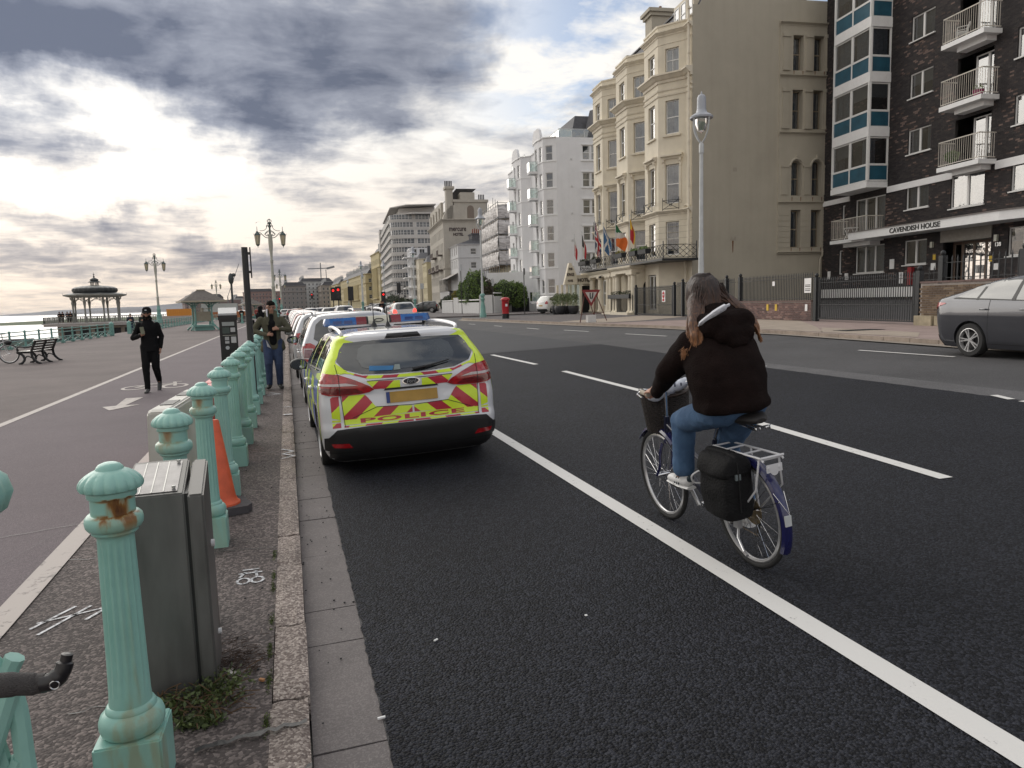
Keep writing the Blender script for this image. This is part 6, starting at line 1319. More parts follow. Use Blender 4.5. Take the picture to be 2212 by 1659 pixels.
#parking meter, pole
pm_=thing('parking_meter','black pay and display parking machine with yellow stickers beside the cycle lane','parking meter',(-1.20,16.4,.1),math.radians(4))
s=MB();s.b2((-.165,-.12,.0),(.165,.14,.28));s.b2((-.175,-.14,.22),(.175,.16,1.5));s.b2((-.19,-.16,1.40),(.19,.17,1.5));s.build('cabinet',mat('meter_black',(.012,.012,.013),.35,var=.2),pm_)
s=MB();s.prism([(-.16,1.5),(.17,1.5),(.17,1.66),(-.16,1.54)],-.18,.18,NEARF@Matrix.Identity(4));s.build('solar_hood',mat('hood_grey',(.42,.43,.43),.4),pm_)
for nm,x0,x1,z0,z1,c in(('header_panel',-.16,.06,1.415,1.48,(.22,.23,.23)),('header_panel',.075,.165,1.415,1.48,(.10,.10,.10)),('instruction_panel',-.12,.12,1.28,1.36,(.30,.32,.31)),('display',-.12,.02,1.12,1.25,(.05,.07,.06)),('sticker',.04,.13,1.15,1.24,(.45,.45,.45)),('keypad',.04,.14,.92,1.05,(.50,.50,.50)),('coin_slot',-.08,.0,.98,1.05,(.40,.40,.40)),('ticket_tray',-.08,.0,.91,.96,(.45,.45,.45)),('trim_line',-.12,.15,1.075,1.085,(.35,.35,.3)),('yellow_sticker',-.09,.06,.50,.56,(.62,.45,.03)),('yellow_sticker',-.1,-.05,.45,.49,(.62,.45,.03)),('yellow_sticker',.04,.16,.45,.49,(.55,.40,.03)),('white_sticker',-.05,.03,.455,.485,(.6,.6,.6))):
 s=MB();s.b2((x0,-.156 if z0>1.4 else-.146,z0),(x1,-.14,z1));s.build(nm,mat('meter_'+nm+str(int(c[0]*100)),c,.4,var=.1),pm_)
s=MB();s.lathe([(.001,0),(.03,.001)],n=12,caps=False);s.v=[(-.04+v[0],-.145,.82+v[1])for v in s.v];s.tube([(-.04+math.cos(t)*.035,-.145,.82+math.sin(t)*.035)for t in[k*PI/6 for k in range(12)]],.005,4,closed=True);s.build('lock',M_lampwhite,pm_)
pl_=thing('sign_pole','thin black pole with a bracket at its top, rising behind the bollards','pole',(-.60,12.69,.1))
s=MB();s.cyl((0,0,0),(0,0,2.62),.055,.05,12);s.build('pole',M_black,pl_);s=MB();s.b2((.03,-.03,2.2),(.09,.03,2.24));s.b2((.03,-.03,2.5),(.09,.03,2.54));s.cyl((.085,0,2.12),(.085,0,2.62),.012,n=6);s.build('bracket',M_black,pl_)
#ornate promenade lamps
m_lg=mat('lantern_glass',(.50,.44,.30),.25,var=.1)
def ornate_lamp():
 r=thing('street_lamp','','lamp');H=9.35
 s=MB();s.lathe([(.42,0),(.42,.35),(.34,.42),(.32,1.0),(.38,1.06),(.38,1.14),(.26,1.2),(.22,1.7),(.26,1.76),(.26,1.9),(.20,2.0),(.17,2.4)],n=16);s.build('base',M_mint2,r)
 s=MB();s.lathe([(.16,2.4),(.15,3.4),(.17,3.45),(.17,3.55),(.125,3.6),(.11,5.6),(.15,5.62),(.15,5.66),(.11,5.7),(.15,5.75),(.15,5.8),(.10,5.85),(.10,6.1),(.13,6.5),(.17,6.9),(.19,7.3),(.18,7.7),(.16,8.05)],n=16);s.build('column',mat('lamp_column_cream',(.42,.42,.36),.6,var=.15,vs=3),r)
 s=MB();
 for sx in(-1,1):
  s.tube(curve_pts([(0,0,7.75),(sx*.35,0,7.78),(sx*.62,0,8.0),(sx*.80,0,8.18),(sx*1.05,0,8.22),(sx*1.15,0,8.3)]),.035,6);s.tube(curve_pts([(sx*.15,0,9.0),(sx*.3,0,8.55),(sx*.55,0,8.38),(sx*.85,0,8.36)]),.025,6)
  s.tube(curve_pts([(sx*.1,0,8.3),(sx*.3,0,8.2),(sx*.36,0,8.02),(sx*.24,0,7.92),(sx*.16,0,8.02),(sx*.22,0,8.1)]),.035,6);s.tube(curve_pts([(0,0,8.45),(sx*.25,0,8.30),(sx*.5,0,8.02)]),.02,6);s.tube(curve_pts([(sx*.05,0,8.7),(sx*.22,0,8.82),(sx*.26,0,8.7)]),.03,5)
 s.lathe([(.06,7.9),(.09,8.2),(.07,8.6),(.12,8.7),(.12,8.85),(.06,8.9),(.14,8.95),(.16,9.05),(.14,9.1)],n=10);s.tube([(math.cos(t)*.17,0,9.2+math.sin(t)*.13)for t in[k*PI/6 for k in range(12)]],.03,5,closed=True);s.tube([(0,math.cos(t)*.17,9.2+math.sin(t)*.13)for t in[k*PI/6 for k in range(12)]],.03,5,closed=True);s.ball((0,0,9.36),.05,6);s.build('scroll_bracket',mat('bracket_dark_green',(.085,.12,.115),.6,var=.3),r)
 lm=MB();lm.lathe([(.02,.72),(.03,.32),(.10,.30),(.10,.22),(.17,.16),(.27,.02),(.27,-.02),(.001,-.03)],n=8,smooth=False);lm.lathe([(.15,-.82),(.17,-.84),(.10,-.92),(.03,-.98),(.01,-1.12)],n=8,smooth=False)
 for k in range(6):t=k*PI/3;lm.bar((math.cos(t)*.245,math.sin(t)*.245,-.02),(math.cos(t)*.155,math.sin(t)*.155,-.84),.025);lm.cyl((math.cos(t)*.27,math.sin(t)*.27,0),(math.cos(t)*.32,math.sin(t)*.32,.16),.02,.003,4)
 gm=MB();gm.lathe([(.23,-.03),(.145,-.83)],n=6,smooth=False,caps=False);lme=lm.mesh('lantern',MATS['bracket_dark_green']);gme=gm.mesh('lantern_glass',m_lg)
 for sx in(-1,1):o=put('lantern',lme,r,Matrix.Translation((sx*1.06,0,8.0)));put('lantern_glass',gme,o)
 return r
ol=ornate_lamp()
for i,(x,y,lab)in enumerate(((-1.0,67.7,'tallest ornate twin lantern lamp post rising behind the man in olive'),(-16.6,108.4,'ornate twin lantern lamp post between the bandstand and the shelter'),(-17.4,206.6,'ornate twin lantern lamp post just right of the shelter roof'),(-.95,154.1,'small ornate twin lantern lamp post half hidden by the tallest one'),(-1.2,215,'farthest ornate lamp post lower behind the tallest one'))):
 o=ol if i==0 else copy_tree(ol);o.location=(x,y,.1);o.rotation_euler=(0,0,.0 if i!=3 else .1);o['label']=lab;o['group']='ornate twin lantern lamp posts'
g_=thing('seagull','small gull gliding left of the tall ornate lamp post crown','gull',loc=(-1.0-1.05,67.7,9.15));s=MB();s.tube(curve_pts([(-.14,0,-.16),(-.1,0,-.02),(0,0,.04),(.16,0,.09),(.36,0,.02)]),[.008]*6+[.02]*8+[.012]*10+[.006],5,flat=.5);s.ball((0,-.02,.02),.045,8,(1,2,.8));s.build('body',M_white,g_)
def column_lamp(tall=8.35):
 r=thing('street_lamp','','lamp');s=MB();s.lathe([(.26,0),(.26,.3),(.21,.38),(.20,.75),(.13,1.1),(.12,1.3),(.17,1.36),(.17,1.46),(.12,1.5),(.14,1.62),(.20,1.66),(.20,1.78),(.11,1.84)],n=12);s.build('base',M_mint2,r)
 s=MB();s.lathe([(.105,1.8),(.10,2.2),(.075,3.4),(.065,6.2),(.085,6.22),(.085,6.5),(.05,6.6)],n=12);s.build('column',M_lampwhite,r)
 s=MB();[s.tube(curve_pts([(0,0,6.55),(math.cos(t)*.17,math.sin(t)*.17,6.72),(math.cos(t)*.33,math.sin(t)*.33,7.05),(math.cos(t)*.36,math.sin(t)*.36,7.45)],5),.022,6)for t in(.3,1.9,3.4,4.95)];s.build('cradle',M_lampwhite,r)
 s=MB();s.lathe([(.40,7.40),(.41,7.46),(.34,7.52),(.20,7.60),(.16,7.72),(.155,7.95),(.15,8.12),(.11,8.20),(.03,8.24),(.02,8.32),(.001,8.34)],n=20);s.build('hood',mat('lamp_hood',(.36,.38,.42),.35,var=.1),r)
 s=MB();s.lathe([(.22,7.40),(.21,7.2),(.14,6.98),(.001,6.9)],n=16);s.build('bowl',M_clearglass,r);return r
cl_=column_lamp()
for i,(x,y,lab)in enumerate(((14.40,23.2,'large grey column lamp with glass bowl rising above the cyclist'),(14.35,53.75,'grey column lamp with mint base beside the red postbox'),(15.3,90.0,'grey column lamp behind the police light bar, before the house row'),(15.3,118.5,'grey column lamp in front of the curved white block'),(11.7,118.5,'grey column lamp in front of the yellow terrace, tallest there'),(15.7,195,'smallest grey column lamp before the long yellow terrace'),(16.0,160,'grey column lamp half way along the parked cars'))):
 o=cl_ if i==0 else copy_tree(cl_);o.location=(x,y,.56);o.rotation_euler=(0,0,.4*i);o['label']=lab;o['group']='grey column lamps on the town side'
#post box, signs, road work frame, pots
pb=thing('postbox','red pillar postbox with a black base on the far pavement','postbox',(14.3,47.6,.56))
s=MB();s.lathe([(.25,0),(.25,.36)],n=28);s.build('base',M_iron,pb);s=MB();s.lathe([(.24,.36),(.24,1.24),(.25,1.26)],n=28);s.build('body',mat('postbox_red',(.42,.018,.025),.3,var=.1,vs=5),pb);s=MB();s.lathe([(.27,1.25),(.31,1.28),(.31,1.36),(.28,1.40),(.18,1.46),(.001,1.48)],n=28);s.build('cap',MATS['postbox_red'],pb);s=MB();s.b2((-.11,-.26,1.08),(.11,-.235,1.12));s.build('slot',M_black,pb);s=MB();s.b2((-.08,-.255,.85),(.08,-.24,1.02));s.build('collection_plate',M_white,pb)
def sign(lab,x,y,h,w,t='rect',rz=0):
 r=thing('road_sign',lab,'sign',(x,y,.56),rz);s=MB();s.cyl((0,0,0),(0,0,h),.04,n=8);s.build('pole',M_black,r);s=MB()
 if t=='disc':s.cyl((0,-.03,h-.3),(0,-.06,h-.3),.32,n=18,smooth=False)
 else:s.b2((-w/2,-.06,h-.7),(w/2,-.04,h))
 s.build('plate',M_black if t=='disc' else M_lampwhite,r);return r
sign('black sign post with edge-on round sign right of the postbox',20.43,62.0,4.1,.3,'disc',1.45);sign('black post with small plate and round sign between lamp and postbox',20.1,71.3,3.5,.5,'rect',.9);sign('tall thin sign post beside the grey column lamp',17.5,74,5.2,.4,'rect',.9);sign('sign post at the end of the row of parked cars',16.8,93,3.8,.5,'rect',.3)
rwf=thing('roadworks_frame','rusty red folding roadworks sign frame with folded triangle on the pavement','sign',(14.55,33.6,.585),.15)
m_rr=mat('sign_red',(.24,.03,.03),.6,var=.25,vs=8);m_rf=mat('rusty_frame',(.11,.045,.035),.8,var=.3)
s=MB()
for a,b_ in(((-.62,0,0),(-.30,.1,1.35)),((.32,0,0),(-.12,.1,1.35)),((.20,0,0),(.34,.1,1.35)),((.95,0,.05),(.42,.1,1.35)),((-.55,0,.42),(.25,0,.42)),((.3,0,.45),(.82,0,.45))):s.bar(a,b_,.035)
s.build('frame',m_rf,rwf)
s=MB();T=[(-.5,1.62),(.58,1.62),(.04,.78)];Ti=[(-.30,1.5),(.38,1.5),(.04,.98)]
for i in range(3):s.add([(T[i][0],-.01,T[i][1]),(T[(i+1)%3][0],-.01,T[(i+1)%3][1]),(Ti[(i+1)%3][0],-.01,Ti[(i+1)%3][1]),(Ti[i][0],-.01,Ti[i][1])],[(0,1,2,3)])
s.prism(T,.0,.02,Matrix(((1,0,0,0),(0,0,1,0),(0,1,0,0),(0,0,0,1))));s.build('triangle',m_rr,rwf)
s=MB();s.add([(p[0],-.012,p[1])for p in Ti],[(0,1,2)]);s.build('sign_face',M_paper,rwf);s=MB();s.tube([(-.02,-.02,1.47),(-.03,-.02,1.3),(.0,-.02,1.18)],.03,5);s.tube([(.14,-.02,1.48),(.12,-.02,1.3),(.07,-.02,1.17)],.03,5);s.build('symbol',M_black,rwf)
o=MB().box((0,0,.18),(.42,.3,.36)).build('sandbag',mat('white_bag',(.58,.57,.56),.9,var=.1,bump=.3,bs=8));o.location=(14.5,33.45,.59);tag(o,'white sandbag weighing down the roadworks sign frame','sandbag')
def pot(lab,x,y,s_,seed,sc=1.0):
 r=thing('potted_shrub',lab,'potted plant',(x,y,.56),group='round black pots by the hotel porch');s=MB();s.lathe([(.22*sc,0),(.33*sc,.12),(.42*sc,.42),(.43*sc,.62),(.40*sc,.7),(.36*sc,.68)],n=18);s.build('pot',mat('pot_black',(.03,.03,.035),.55,var=.2),r)
 leaf_mass('foliage',[((0,0,1.15),(.55*sc,.55*sc,.5)),((.15,0,1.45),(.35,.35,.35))],900,.055,leafmat('pot_leaf',(.06,.10,.03),(.20,.24,.10)),r,seed,hollow=.4)
pot('potted shrub in round black pot, nearest the parked white car',21.75,57.6,1,71,.85);pot('fullest potted shrub in round black pot, middle of the row',21.4,55.6,1,72,1.1);pot('potted shrub in round black pot, mostly behind the fullest one',22.2,56.3,1,74,.9);pot('potted shrub in round black pot, closest to the porch',22.3,55.0,1,73)
#sea front railing
RP=[(-13.6,26.0),(-13.1,33.0),(-12.72,38.0),(-12.3,44.5),(-12.1,50.0),(-11.9,57.3)]
def interp(P,y):
 for(a,b),(c,d)in zip(P,P[1:]):
  if y<=d:return a+(c-a)*(y-b)/(d-b)
 return P[-1][0]
def sea_rail(label,P,y0,y1,step,endcap=True):
 root=thing('railing',label,'railing',(P[0][0],y0,.1));ys=[];y=y0
 while y<y1:ys.append(y);y+=step
 ys.append(y1);L0=Vector((P[0][0],y0,.1));pts=[Vector((interp(P,y),y,.1))-L0 for y in ys]
 pm=MB();pm.b2((-.09,-.09,0),(.09,.09,.12));pm.lathe([(.06,.12),(.05,.3),(.045,.78),(.06,.8),(.05,.86),(.001,.88)],n=8);pme=pm.mesh('post',M_mint2)
 ec=MB();ec.b2((-.13,-.13,0),(.13,.13,.85));ec.lathe([(.16,.85),(.10,.92),(.001,1.0)],n=8);ece=ec.mesh('end_post',M_mint2)
 for i,p in enumerate(pts):put('end_post' if(endcap and i==len(pts)-1)or i==0 else 'post',ece if(endcap and i==len(pts)-1)or i==0 else pme,root,Matrix.Translation(p))
 rl=MB()
 for z in(.80,.62,.36,.08):[rl.cyl(a+Vector((0,0,z)),b_+Vector((0,0,z)),.026,n=6)for a,b_ in zip(pts,pts[1:])]
 rl.build('rail',M_mint2,root)
 for a,b_ in zip(pts,pts[1:]):
  x_=MB();x_.bar(a+Vector((0,0,.08)),b_+Vector((0,0,.36)),.035,.02);x_.bar(a+Vector((0,0,.36)),b_+Vector((0,0,.08)),.035,.02);m=(a+b_)/2;x_.tube([m+Vector((0,math.cos(t)*.09,.22+math.sin(t)*.09))for t in[k*PI/4 for k in range(8)]],.015,4,closed=True);x_.build('cross_brace',M_mint2,root)
sea_rail('mint green seafront railing with crossed panels left of the bandstand steps',RP,27.5,57.3,1.75)
RP2=[(-11.45,60.7),(-11.4,96.0),(-11.0,130),(-9.0,240)]
sea_rail('mint green seafront railing running away past the shelter',RP2,60.9,110,1.9)
sea_rail('distant mint green railing beyond the second shelter',RP2,113,200,3.5)
def lowthing(name,lab,cat,x,y,w,d,z0,z1,m):o=MB().b2((-w/2,-d/2,0),(w/2,d/2,z1-z0)).build(name,m);o.location=(x,y,z0);tag(o,lab,cat);return o
iz=thing('information_board','small maroon roofed notice board below the sea railing','notice board',(-17.2,49,-4));s=MB();s.b2((-.4,-.1,0),(.4,.1,4.3));s.prism([(-.5,4.3),(.5,4.3),(.3,4.7),(0,4.85),(-.3,4.7)],-.15,.15,Matrix(((1,0,0,0),(0,0,1,0),(0,1,0,0),(0,0,0,1))));s.build('board',mat('maroon_board',(.14,.05,.05),.8),iz);s=MB();s.b2((-.3,-.12,2.9),(.3,-.1,4.1));s.build('poster',M_paper,iz)
kz=thing('beach_kiosk','grey boarded kiosk standing below the railing by the sea','kiosk',(-16.2,52,-4));s=MB();s.b2((-.8,-.6,0),(.8,.6,4.15));s.build('body',mat('weathered_timber',(.17,.20,.18),.9,var=.3),kz);s=MB();s.b2((-.85,-.65,4.15),(.85,.65,4.25));s.build('roof',M_slate,kz)
bz=thing('buoy','small red topped marker post beyond the left end of the railing','buoy',(-17.6,46,-4));s=MB();s.cyl((0,0,0),(0,0,3.7),.08,n=8);s.build('post',M_lampwhite,bz);s=MB();s.lathe([(.16,3.7),(.19,3.8),(.19,4.2),(.10,4.35),(.001,4.38)],n=10);s.build('top_mark',mat('buoy_red',(.45,.06,.06),.5),bz)
for i,(x,y,lab)in enumerate(((-15.3,53.5,'dark cafe parasol, folded, beyond the railing nearest the kiosk'),(-14.6,54.5,'dark covered cafe table just below the bandstand deck edge'),(-14.0,56,'stacked dark cafe furniture before the bandstand base'))):
 r=thing('cafe_furniture',lab,'cafe furniture',(x,y,-4));s=MB();s.cyl((0,0,0),(0,0,3.6),.05,n=8);s.build('pole',M_iron,r);s=MB();s.lathe([(.05,4.15),(.35,4.0),(.5,3.5),(.42,3.2),(.1,3.15)],n=10)if i==0 else s.b2((-.5,-.4,3.2),(.5,.4,4.1));s.build('cover',mat('dark_canvas',(.03,.03,.035),.8),r)
#bandstand on its deck
bs_=thing('bandstand','Victorian iron bandstand with onion topped dark ribbed dome on white deck','bandstand',(-26.35,118.7,0.0))
m_bs=mat('bandstand_cream',(.22,.22,.20),.7,var=.25,vs=2);m_dk=mat('bandstand_lead',(.05,.055,.058),.45,var=.25,vs=3,metal=.2)
s=MB();s.b2((-5.7,-4.5,-.02),(8.8,5,.30));s.b2((-5.85,-4.65,.28),(8.9,5,.42));s.build('deck',mat('deck_fascia',(.46,.44,.43),.8,var=.15),bs_)
s=MB();s.b2((-4.2,-3.9,-4.2),(8.7,5,-.02));s.build('undercroft',mat('undercroft_wall',(.20,.17,.14),.9,var=.3),bs_);s=MB();[s.b2((-3.4+1.9*k,-3.95,-3.9),(-2.0+1.9*k,-3.88,-.4))for k in range(6)];s.build('doorway',M_dark,bs_)
cme=MB();cme.lathe([(.17,.42),(.17,.8),(.13,.9),(.11,2.3),(.14,2.8),(.19,3.1),(.20,3.3),(.14,3.35),(.13,4.2)],n=10);cme=cme.mesh('column',m_bs)
for k in range(8):
 t=PI/8+k*PI/4+.12;x,y=math.cos(t)*3.05,math.sin(t)*3.05;o=put('column',cme,bs_,Matrix.Translation((x,y,0)))
 for sg in(-1,1):
  br=MB();d=Vector((-math.sin(t),math.cos(t),0))*sg;br.tube(curve_pts([Vector((0,0,3.1)),d*.35+Vector((0,0,3.55)),d*.8+Vector((0,0,3.85)),d*1.15+Vector((0,0,4.0))]),.045,5)
  for q in(.2,.45,.75,1.0):c_=d*q+Vector((0,0,3.42+.42*q));br.tube([c_+d*math.cos(a_)*.1+Vector((0,0,math.sin(a_)*.1))for a_ in[j*PI/3 for j in range(6)]],.03,4,closed=True)
  br.build('bracket',m_bs,o)
oct_=lambda r,z,t:r/max(math.cos(((t+PI/8)%(PI/4))-PI/8),.1)*.93
s=MB();s.lathe([(3.2,4.0),(4.0,4.2),(4.08,4.22),(4.08,4.38),(3.9,4.42)],n=64,smooth=False,flute=oct_);s.build('eaves',m_bs,bs_)
s=MB();s.lathe([(3.95,4.42),(3.2,4.60),(2.5,4.68)],n=64,smooth=False,flute=oct_);s.lathe([(2.45,4.6),(2.76,4.72),(2.88,4.98),(2.82,5.25),(2.5,5.45),(1.7,5.62),(.6,5.70)],n=96,flute=lambda r,z,t:r*(1+.02*math.cos(24*t)));s.lathe([(.95,5.6),(1.0,5.66),(.9,5.7),(.5,5.7)],n=20);s.build('dome',m_dk,bs_)
s=MB();[s.bar((math.cos(k*PI/4)*.48,math.sin(k*PI/4)*.48,5.68),(math.cos(k*PI/4)*.48,math.sin(k*PI/4)*.48,6.15),.09)for k in range(8)];s.lathe([(.85,6.14),(.82,6.2),(.55,6.34),(.50,6.38)],n=24,smooth=False);s.lathe([(.50,6.38),(.58,6.48),(.50,6.62),(.25,6.75),(.09,6.82),(.09,6.9),(.13,6.98),(.05,7.08),(.04,7.2),(.15,7.27),(.03,7.34),(.01,7.58)],n=24);s.build('lantern',m_dk,bs_)
s=MB();[s.cyl((math.cos(t)*4.1,math.sin(t)*4.1,4.4),(math.cos(t)*4.1,math.sin(t)*4.1,4.7),.03,.005,4)for t in[PI/8+k*PI/4 for k in range(8)]];s.build('finial',m_bs,bs_)
s=MB();
def balus(a,b_,n,z0=.42,z1=1.25):
 a=Vector((*a,0));b_=Vector((*b_,0));s.bar(a+Vector((0,0,z1)),b_+Vector((0,0,z1)),.09,.07);s.bar(a+Vector((0,0,z0+.08)),b_+Vector((0,0,z0+.08)),.06)
 for i in range(n+1):p=a.lerp(b_,i/n);s.bar(p+Vector((0,0,z0)),p+Vector((0,0,z1)),.05 if i%8 else .13)
balus((-5.6,-4.5),(8.6,-4.5),64);balus((-5.6,-4.5),(-5.6,4.5),30);balus((-5.6,4.6),(8.6,4.6),50);s.build('balustrade',m_bs,bs_)
cw_=thing('causeway','pale causeway with low parapet joining the bandstand to the promenade','causeway',(-17.6,116,0));s=MB();s.b2((-.2,-1.8,-.2),(7.2,6,.15));s.b2((-.2,-2.0,.15),(7.2,-1.8,1.0));s.build('parapet',mat('causeway_stone',(.42,.38,.36),.9,var=.2),cw_)
#seafront shelters
def shelter():
 r=thing('shelter','','shelter')
 s=MB();e,z0,zr=1.68,2.32,3.22;s.add([(-e,-e,z0),(e,-e,z0),(e,e,z0),(-e,e,z0),(-.3,0,zr),(.3,0,zr)],[(0,1,5,4),(2,3,4,5),(1,2,5),(3,0,4),(0,3,2,1)]);s.build('roof',mat('shelter_tiles',(.14,.125,.115),.85,var=.35,vs=6,bump=.4,bs=14),r)
 s=MB();[s.bar(a,b_,.05,.13)for a,b_ in(((-e,-e,z0),(e,-e,z0)),((e,-e,z0),(e,e,z0)),((e,e,z0),(-e,e,z0)),((-e,e,z0),(-e,-e,z0)))];s.bar((-.32,0,zr+.02),(.32,0,zr+.02),.12,.08);s.build('fascia',mat('shelter_cream',(.40,.36,.28),.7,var=.1),r)
 c=0.62
 for sx in(-1,1):
  for sy in(-1,1):
   s=MB();s.bar((sx*c,sy*c,.0),(sx*c,sy*c,2.32),.13);s.tube(curve_pts([(sx*c,sy*c,1.75),(sx*(c+.18),sy*(c+.18),2.1),(sx*(c+.6),sy*(c+.6),2.3)]),.05,6);s.tube(curve_pts([(sx*c,sy*c,1.8),(sx*c*.6,sy*c,2.15),(0,sy*c,2.28)]),.04,5);s.tube(curve_pts([(sx*c,sy*c,.75),(sx*(c+.12),sy*(c+.12),.42),(sx*(c+.42),sy*(c+.42),.05)]),.07,6);s.build('post',M_mint2,r)
 s=MB();s.b2((-.6,-.6,.75),(.6,-.55,1.5));s.b2((-.6,.55,.75),(.6,.6,1.5));s.b2((-.03,-.6,.75),(.03,.6,1.8));s.bar((-.62,-.62,1.72),(.62,-.62,1.72),.06);s.build('screen',mat('shelter_screen',(.34,.31,.24),.7),r)
 s=MB();s.b2((-.86,-.86,.3),(.86,.86,.44));s.b2((-.7,-.7,.0),(.7,.7,.3));s.build('bench',M_mint2,r);return r
sh_=shelter();sh_.location=(-6.55,63.6,.1);sh_.rotation_euler=(0,0,.25);sh_['label']='mint green seafront shelter with pyramid roof, nearest one';sh_['group']='seafront shelters'
sh2=copy_tree(sh_);sh2.location=(-5.6,128,.1);sh2['label']='distant seafront shelter seen just left of the black pole'
#iron bench
def bench(x,y,rz,lab,s_=1.0):
 r=thing('bench',lab,'bench',(x,y,.1),rz);s_*=.93;r.scale=(s_,s_,s_)
 side=[(-.30,0,.0),(-.24,0,.03),(-.16,0,.12),(-.14,0,.25),(-.22,0,.38)]
 for X in(-.86,0,.86):
  s=MB();s.tube(curve_pts([(X,-.34,.0),(X,-.22,.05),(X,-.14,.18),(X,-.20,.33),(X,-.36,.42)]),.028,6,flat=1.6);s.tube(curve_pts([(X,.40,.0),(X,.28,.05),(X,.14,.20),(X,.10,.40),(X,.14,.55),(X,.27,.84)]),.028,6,flat=1.6);s.tube(curve_pts([(X,-.14,.18),(X,-.04,.28),(X,.1,.22)]),.022,6);s.tube([(X,-.38,.42),(X,.12,.40)],.026,6)
  if abs(X)>.1:s.tube(curve_pts([(X,-.34,.42),(X,-.36,.55),(X,-.30,.62),(X,-.05,.60),(X,.16,.64)]),.026,6)
  s.build('frame',M_iron,r)
 sl=MB();sl.box((0,0,0),(1.86,.075,.028));sme=sl.mesh('slat',mat('bench_slat',(.045,.038,.032),.35,var=.2,vs=5))
 for k in range(5):put('slat',sme,r,Matrix.Translation((0,-.32+.10*k,.445)))
 for k in range(4):put('slat',sme,r,Matrix.Translation((0,.125+.042*k,.52+.095*k))@Matrix.Rotation(math.radians(66),4,'X'))
 return r
bench(-8.15,28.35,math.radians(-97),'dark slatted iron bench facing the sea, nearest on the promenade')
b2_=bench(-6.2,60.5,math.radians(-97),'small dark bench far along the promenade near the second shelter');b2_.location=(-5.3,92,.1);b3_=bench(-5.4,99,math.radians(-97),'dark bench beyond the parking meter, furthest one')
for x,y in((-4.9,88),(-8.9,78)):r=thing('marker_post','short mint green marker post on the promenade '+('beside the distant benches' if x>-6 else 'between the shelter and railing'),'post',(x,y,.1));s=MB();s.b2((-.18,-.18,0),(.18,.18,.15));s.lathe([(.11,.15),(.09,1.0),(.12,1.05),(.001,1.2)],n=10);s.build('post',M_mint2,r)
mb=MB();mb.quad((-60,132,.14),(-6.5,132,.14),(-6.5,260,.16),(-60,260,.16));o=struct('lawn',mb,mat('lawn_green',(.07,.10,.045),.95,var=.3,vs=.2,world=True))
o=lowthing('beach_hut','orange and yellow kiosk seen past the left side of the shelter','kiosk',-15.2,118,3.4,2,.1,2.0,mat('kiosk_orange',(.55,.22,.03),.7));o=lowthing('beach_hut','long low orange hut roof between shelter and parking meter','kiosk',-10.2,150,9,3,.1,1.3,mat('hut_orange',(.38,.14,.06),.8));o=lowthing('beach_hut','pale low seafront building under the ornate lamp right of shelter','kiosk',-15.5,190,8,4,.1,3.2,m_gr)
ms_=thing('statue','dark sculpture on a pole rising behind the shelter roof','statue',(-13.5,205,.1));s=MB();s.cyl((0,0,0),(0,0,9),.3,n=6);s.build('pole',m_dk,ms_);s=MB();s.ball((0,0,9.6),1.0,10,(.7,.5,1.5));s.ball((.7,0,10.6),.6,8,(1,.5,.8));s.build('figure',m_dk,ms_)
#traffic lights
m_red=mat('red_light',(.9,.02,.02),.4,emit=(1,.012,.008),es=2.2,var=0);m_redd=mat('dark_lens',(.02,.02,.02),.3)
def tlight(lab,x,y,h,lit=True,back=False,arm=0):
 r=thing('traffic_light',lab,'traffic light',(x,y,gz(x)));s=MB();s.cyl((0,0,0),(0,0,h-1.0),.06,n=8);s.build('pole',M_black,r)
 s=MB();s.b2((-.2,-.12,h-1.15),(.2,.12,h));s.b2((-.28,.0,h-1.3),(.28,.03,h+.15));s.build('housing',M_black,r)
 if not back:
  for k in range(3):s=MB();s.cyl((0,-.13,h-.2-.36*k),(0,-.12,h-.2-.36*k),.11,n=14);s.build('lens',m_red if(k==0 and lit)else m_redd,r)
 return r
tlight('traffic light showing red, larger one of the pair over the car queue',5.2,77.4,3.45);tlight('traffic light showing red, slightly left behind its larger twin',5.0,82.5,3.5);tlight('back of a black traffic light right of the red pair',6.35,76,3.35,back=True);tlight('black traffic light backing onto the slim white flats',15.6,105,4.2,back=True)
tlight('small distant traffic light showing red before the pale flats',-1.5,190,4.2);tlight('small distant traffic light showing red before the low yellow terrace',6.6,200,5.0);tlight('low red signal just above the police light bar',12.2,96,2.9)
#cars
m_cglass=mat('car_glass',(.012,.016,.020),.04,spec=1.0,var=.5,vs=2.2,coat=1.0)
m_trim=mat('black_trim',(.014,.014,.015),.45,var=.15,vs=8)
m_seam=mat('seam_dark',(.01,.01,.01),.7,var=0)
m_tail=mat('tail_lamp_red',(.36,.008,.012),.12,coat=1,var=.45,vs=14);m_taild=mat('tail_lamp_dark',(.14,.003,.006),.12,coat=1,var=.4,vs=20);m_lensw=mat('lamp_lens_clear',(.52,.46,.46),.15,coat=1,var=.3,vs=16)
m_brake=mat('brake_lit',(.9,.05,.04),.3,emit=(1,.08,.06),es=1.6,var=0)
m_alloy=mat('alloy',(.55,.55,.56),.3,metal=.7,var=.1);m_chrome=mat('chrome',(.75,.75,.76),.12,metal=1,var=0)
m_plate=mat('yellow_plate',(.42,.25,.05),.5,var=.15,vs=9)
def paint(name,c,metal=0.0):return mat('car_paint_'+name,c,.28,metal=metal,coat=1.0,var=.05,vs=1.5)
